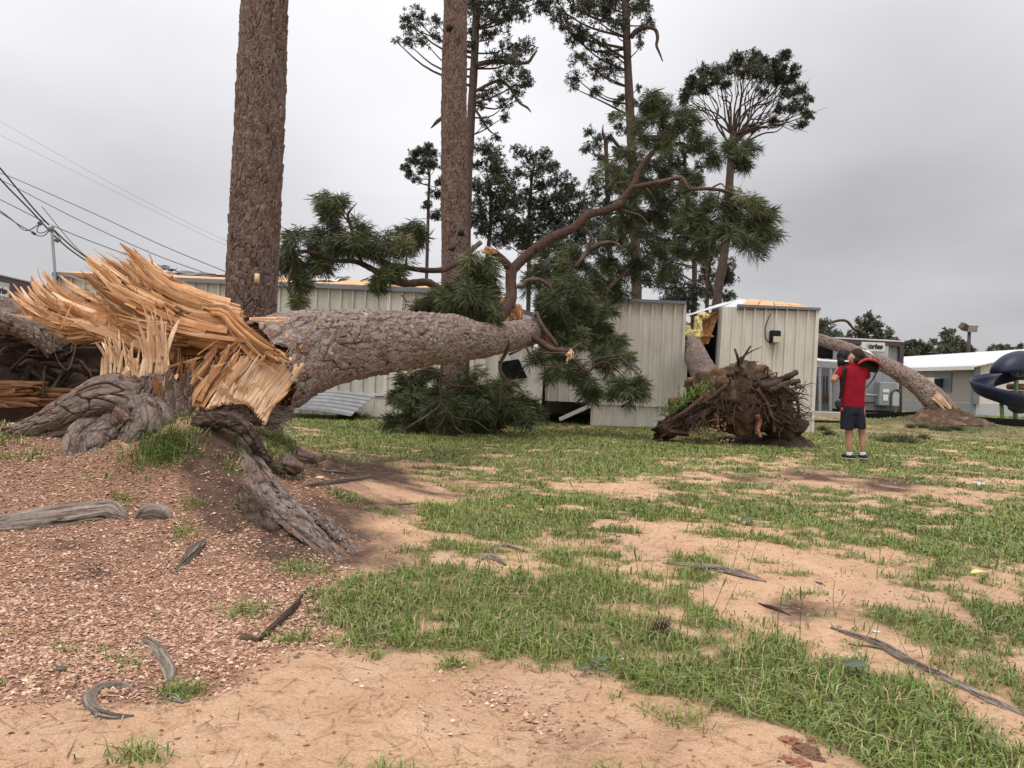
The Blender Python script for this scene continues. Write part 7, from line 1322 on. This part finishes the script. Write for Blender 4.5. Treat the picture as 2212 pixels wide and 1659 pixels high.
# wood chunks
def chunk(name, x, y, sz, mat, label, cat, seed, flat=.5, group=None, at=None):
    c = GT(x, y); s = sz/PM(c[1]); V, Fc = blob(c + (0, 0, s*flat*.5), (s, s*.6, s*flat), seed, .45, 20, 2.5, rotm(0, 0, seed)); n = len(V)
    o = mesh(name, V, Fc, MT[mat], None, {'fib': np.full(n, .6), 'dark': rng.random(n)*.3, 'plate': rng.random(n), 'groove': np.ones(n)}, False); return tag(o, label, cat, group)
chunk('wood_chunk', 1104, 1098, 10, 'wood_torn', 'orange torn wood chunk in the thin grass, rounder of the two', 'wood chunk', 3)
chunk('wood_chunk', 1167, 1104, 13, 'wood_pale', 'flat orange wood chip lying edge up in the thin grass', 'wood chunk', 5, .3)
chunk('wood_chunk', 690, 1034, 11, 'wood_pale', 'pale wood chip beside the dead stick', 'wood chunk', 7, .3)
rw_ = empty('rotten_wood', GT(1735, 1625), 'crumbling red brown rotten wood at the edge of the sand', 'rotten wood')
for k, (x, y, s_, m_) in enumerate(((1705, 1600, 22, 'root_red'), (1740, 1625, 28, 'soil_brown'), (1725, 1650, 24, 'root_red'), (1765, 1640, 18, 'soil_brown'), (1700, 1640, 14, 'root_red'), (1755, 1600, 13, 'root_red'))):
    c = GT(x, y); s = s_/PM(c[1]); V, Fc = blob(c, (s, s*.8, s*.45), 40+k, .55, 26, 2.6); mesh('wood_lump', V, Fc, MT[m_], rw_, smooth=False)
rw2 = chunk('rotten_wood', 535, 1382, 22, 'soil_brown', 'dark brown crumbled wood at the tip of the straight root', 'rotten wood', 9, .35)
# pine cone
pc = GT(1426, 1368); cone = empty('pine_cone', pc, 'open brown pine cone resting in the grass', 'pine cone'); bb = B(); ax_ = np.array([.9, -.25, .25]); ax_ /= np.linalg.norm(ax_); n1 = np.cross(ax_, [0, 0, 1]); n1 /= np.linalg.norm(n1); n2 = np.cross(ax_, n1); c0 = pc + (-.035, 0, .025)
tube(bb, [c0, c0 + ax_*.04, c0 + ax_*.075], [.012, .016, .004], 8, 8); bb.build('core', MT['root_dark'], cone)
simple('cone_scale', (.16, .10, .065), (.25, .17, .12), 30, .8)
for k in range(54):
    u = k/54; a = k*2.4; rr_ = .030*math.sin(math.pi*(.12 + .85*u))**.7; d = math.cos(a)*n1 + math.sin(a)*n2; b = c0 + ax_*.078*u + d*.010; tpp = b + d*rr_*.8 + ax_*.006; s = np.cross(d, ax_)*.009
    mesh('scale', [b - s*.5, b + s*.5, tpp + s, tpp + d*.004, tpp - s, tpp - ax_*.006 + d*.002], [(0, 1, 2, 3, 4), (0, 4, 5), (1, 5, 2), (0, 5, 1), (2, 5, 3), (3, 5, 4)], MT['cone_scale'], cone, smooth=False)
# bark flakes, leaves, litter
fl = [(1050, 990), (1075, 995), (905, 1010), (960, 1020), (820, 995), (1010, 1005), (1385, 1075), (1520, 1120), (700, 985), (735, 972), (1650, 1250), (1760, 1260), (1480, 1390), (1330, 1160), (880, 1340), (940, 1420), (1230, 1060), (640, 1420), (420, 1180), (180, 1460), (690, 1330), (760, 1340), (1920, 1100), (2100, 1120), (1990, 1160), (1560, 1440)]
for k, (x, y) in enumerate(fl): chunk('bark_flake', x + 6*rng.standard_normal(), y, 5 + 6*rng.random(), 'bark_stump' if k % 3 else 'root_grey', 'loose flake of grey bark on the ground', 'bark flake', 60+k, .18, 'loose bark flakes')
simple('leaf_green', (.055, .085, .04), (.08, .115, .055), 20, .5); simple('litter_white', (.6, .6, .6), (.5, .5, .52), 20, .6); simple('litter_yellow', (.7, .62, .2), (.62, .55, .18), 20, .7)
def leaf(x, y, L, a, mat, label, group, up=.012):
    c = GT(x, y) + (0, 0, up); L = L/PM(c[1]); d = np.array([math.cos(a), math.sin(a), .15]); s = np.array([-math.sin(a), math.cos(a), .1]); u = np.linspace(0, 1, 7); w = np.sin(u*math.pi)**.8*.33*L
    mid = c + d*((u - .5)*L)[:, None] + (0, 0, .12*L)*np.sin(u*math.pi)[:, None]; V = np.vstack([mid - s*w[:, None], mid - (0, 0, .02*L), mid + s*w[:, None]]); i = np.arange(6); Fc = np.vstack([np.stack([i, i+1, i+8, i+7], -1), np.stack([i+7, i+8, i+15, i+14], -1)])
    o = mesh('leaf', V, Fc, MT[mat], None); o.modifiers.new('s', 'SOLIDIFY').thickness = .0015; return tag(o, label, 'leaf', group)
for k, (x, y, L, a) in enumerate(((1262, 1462, 34, .2), (1285, 1448, 34, 2.5), (1305, 1440, 30, 1.2), (1300, 1464, 28, -.6))): leaf(x, y, L, a, 'leaf_green', 'dark green fallen leaf in the cluster at the sand edge', 'dark leaves at the sand edge', .03)
leaf(1845, 1468, 60, -.3, 'leaf_green', 'broad green leaf lying on the thick grass', 'single leaves', .05); leaf(130, 1452, 26, .4, 'leaf_green', 'small green leaf on the chips left of the looped root', 'single leaves'); leaf(1615, 1135, 40, .1, 'leaf_green', 'green leaf at the far edge of the sand patch', 'single leaves', .04)
leaf(2110, 1254, 30, .1, 'dead_leaf' if False else 'litter_yellow', 'tan leaf in the grass on the right', 'single leaves', .05)
for k, (x, y, s_, m_, l_) in enumerate(((1594, 1446, 10, 'litter_white', 'crumpled grey scrap in the thick grass'), (1893, 1366, 9, 'litter_white', 'white scrap beside the long split root'), (1978, 925, 8, 'litter_yellow', 'yellow scrap of insulation on the far grass'), (1850, 1014, 4, 'litter_white', 'tiny white scrap by the shoes of the person'), (2115, 1048, 14, 'litter_white', 'flat white scrap on the dirt track'), (1840, 1420, 8, 'litter_white', 'pale shred of bark in the grass below the split root'), (1345, 1425, 6, 'litter_white', 'small pale shred by the dark leaves'))): chunk('scrap', x, y, s_, m_, l_, 'scrap', 90+k, .3, 'scattered scraps')
# grass tuft clinging to the stump mound and tall seed stems
bb = B(); n = 800; x_ = 350 + 42*rng.standard_normal(n); y_ = 965 + 26*rng.standard_normal(n) - (x_ - 350)*.25; w = GTv(x_, np.maximum(y_, 915))
V, Fc, ti = blades(w[:, 0], w[:, 1], w[:, 2], .06 + .10*rng.random(n), .0035 + .003*rng.random(n), 1.0, np.clip(.15 + .2*rng.standard_normal(n), 0, .95)); bb.add(V, Fc, tint=ti)
for cx, cy, sx, sy, m_ in ((390, 1500, 22, 8, 110), (560, 1115, 18, 8, 90), (640, 1230, 25, 10, 110), (540, 1325, 30, 12, 130), (640, 1385, 30, 6, 90), (270, 1080, 18, 8, 70), (400, 1150, 25, 12, 80), (300, 1640, 40, 10, 70), (680, 1240, 30, 10, 60), (420, 1090, 20, 8, 70), (840, 1110, 20, 6, 90)):
    w = GTv(cx + sx*rng.standard_normal(m_), np.minimum(cy + sy*rng.standard_normal(m_), 1655)); V, Fc, ti = blades(w[:, 0], w[:, 1], w[:, 2], .03 + .07*rng.random(m_), .0035 + .002*rng.random(m_), 1.0, np.clip(.4 + .2*rng.standard_normal(m_), 0, .95)); bb.add(V, Fc, tint=ti)
tag(bb.build('grass', MT['grass_blades'], None, False), 'grass tufts clinging to the stump mound and the chips', 'grass', kind='stuff')
bb = B()
for x, y in [(1560, 1330), (1505, 1330), (1395, 1290), (1180, 1190), (1110, 1210), (860, 1400), (1480, 1390), (1610, 1240), (1440, 1280), (1330, 1250), (1150, 1280), (1800, 1330), (1700, 1390), (1880, 1400), (1990, 1430), (2060, 1280), (1260, 1100), (1900, 1240), (1640, 1450), (2140, 1400), (1250, 1420), (990, 1370)]:
    for j in range(2):
        c = GT(x + 14*rng.standard_normal(), y + 5*rng.standard_normal()); L_ = .12 + .14*rng.random(); d = np.array([.25*rng.standard_normal(), .25*rng.standard_normal(), 1.0]); t0 = .3*rng.random()
        tube(bb, [c, c + d*L_*.5, c + d*L_ + rng.standard_normal(3)*.01], [.0018, .0016, .0012], 6, 4, tint=t0); 
        if j == 0: tube(bb, [c + d*L_*.8, c + d*L_*.92, c + d*L_*1.08], [.001, .0038, .001], 5, 4, tint=t0)
tag(bb.build('grass_stems', MT['grass_blades'], None, False), 'thin upright grass seed stems standing above the turf', 'grass', kind='stuff')
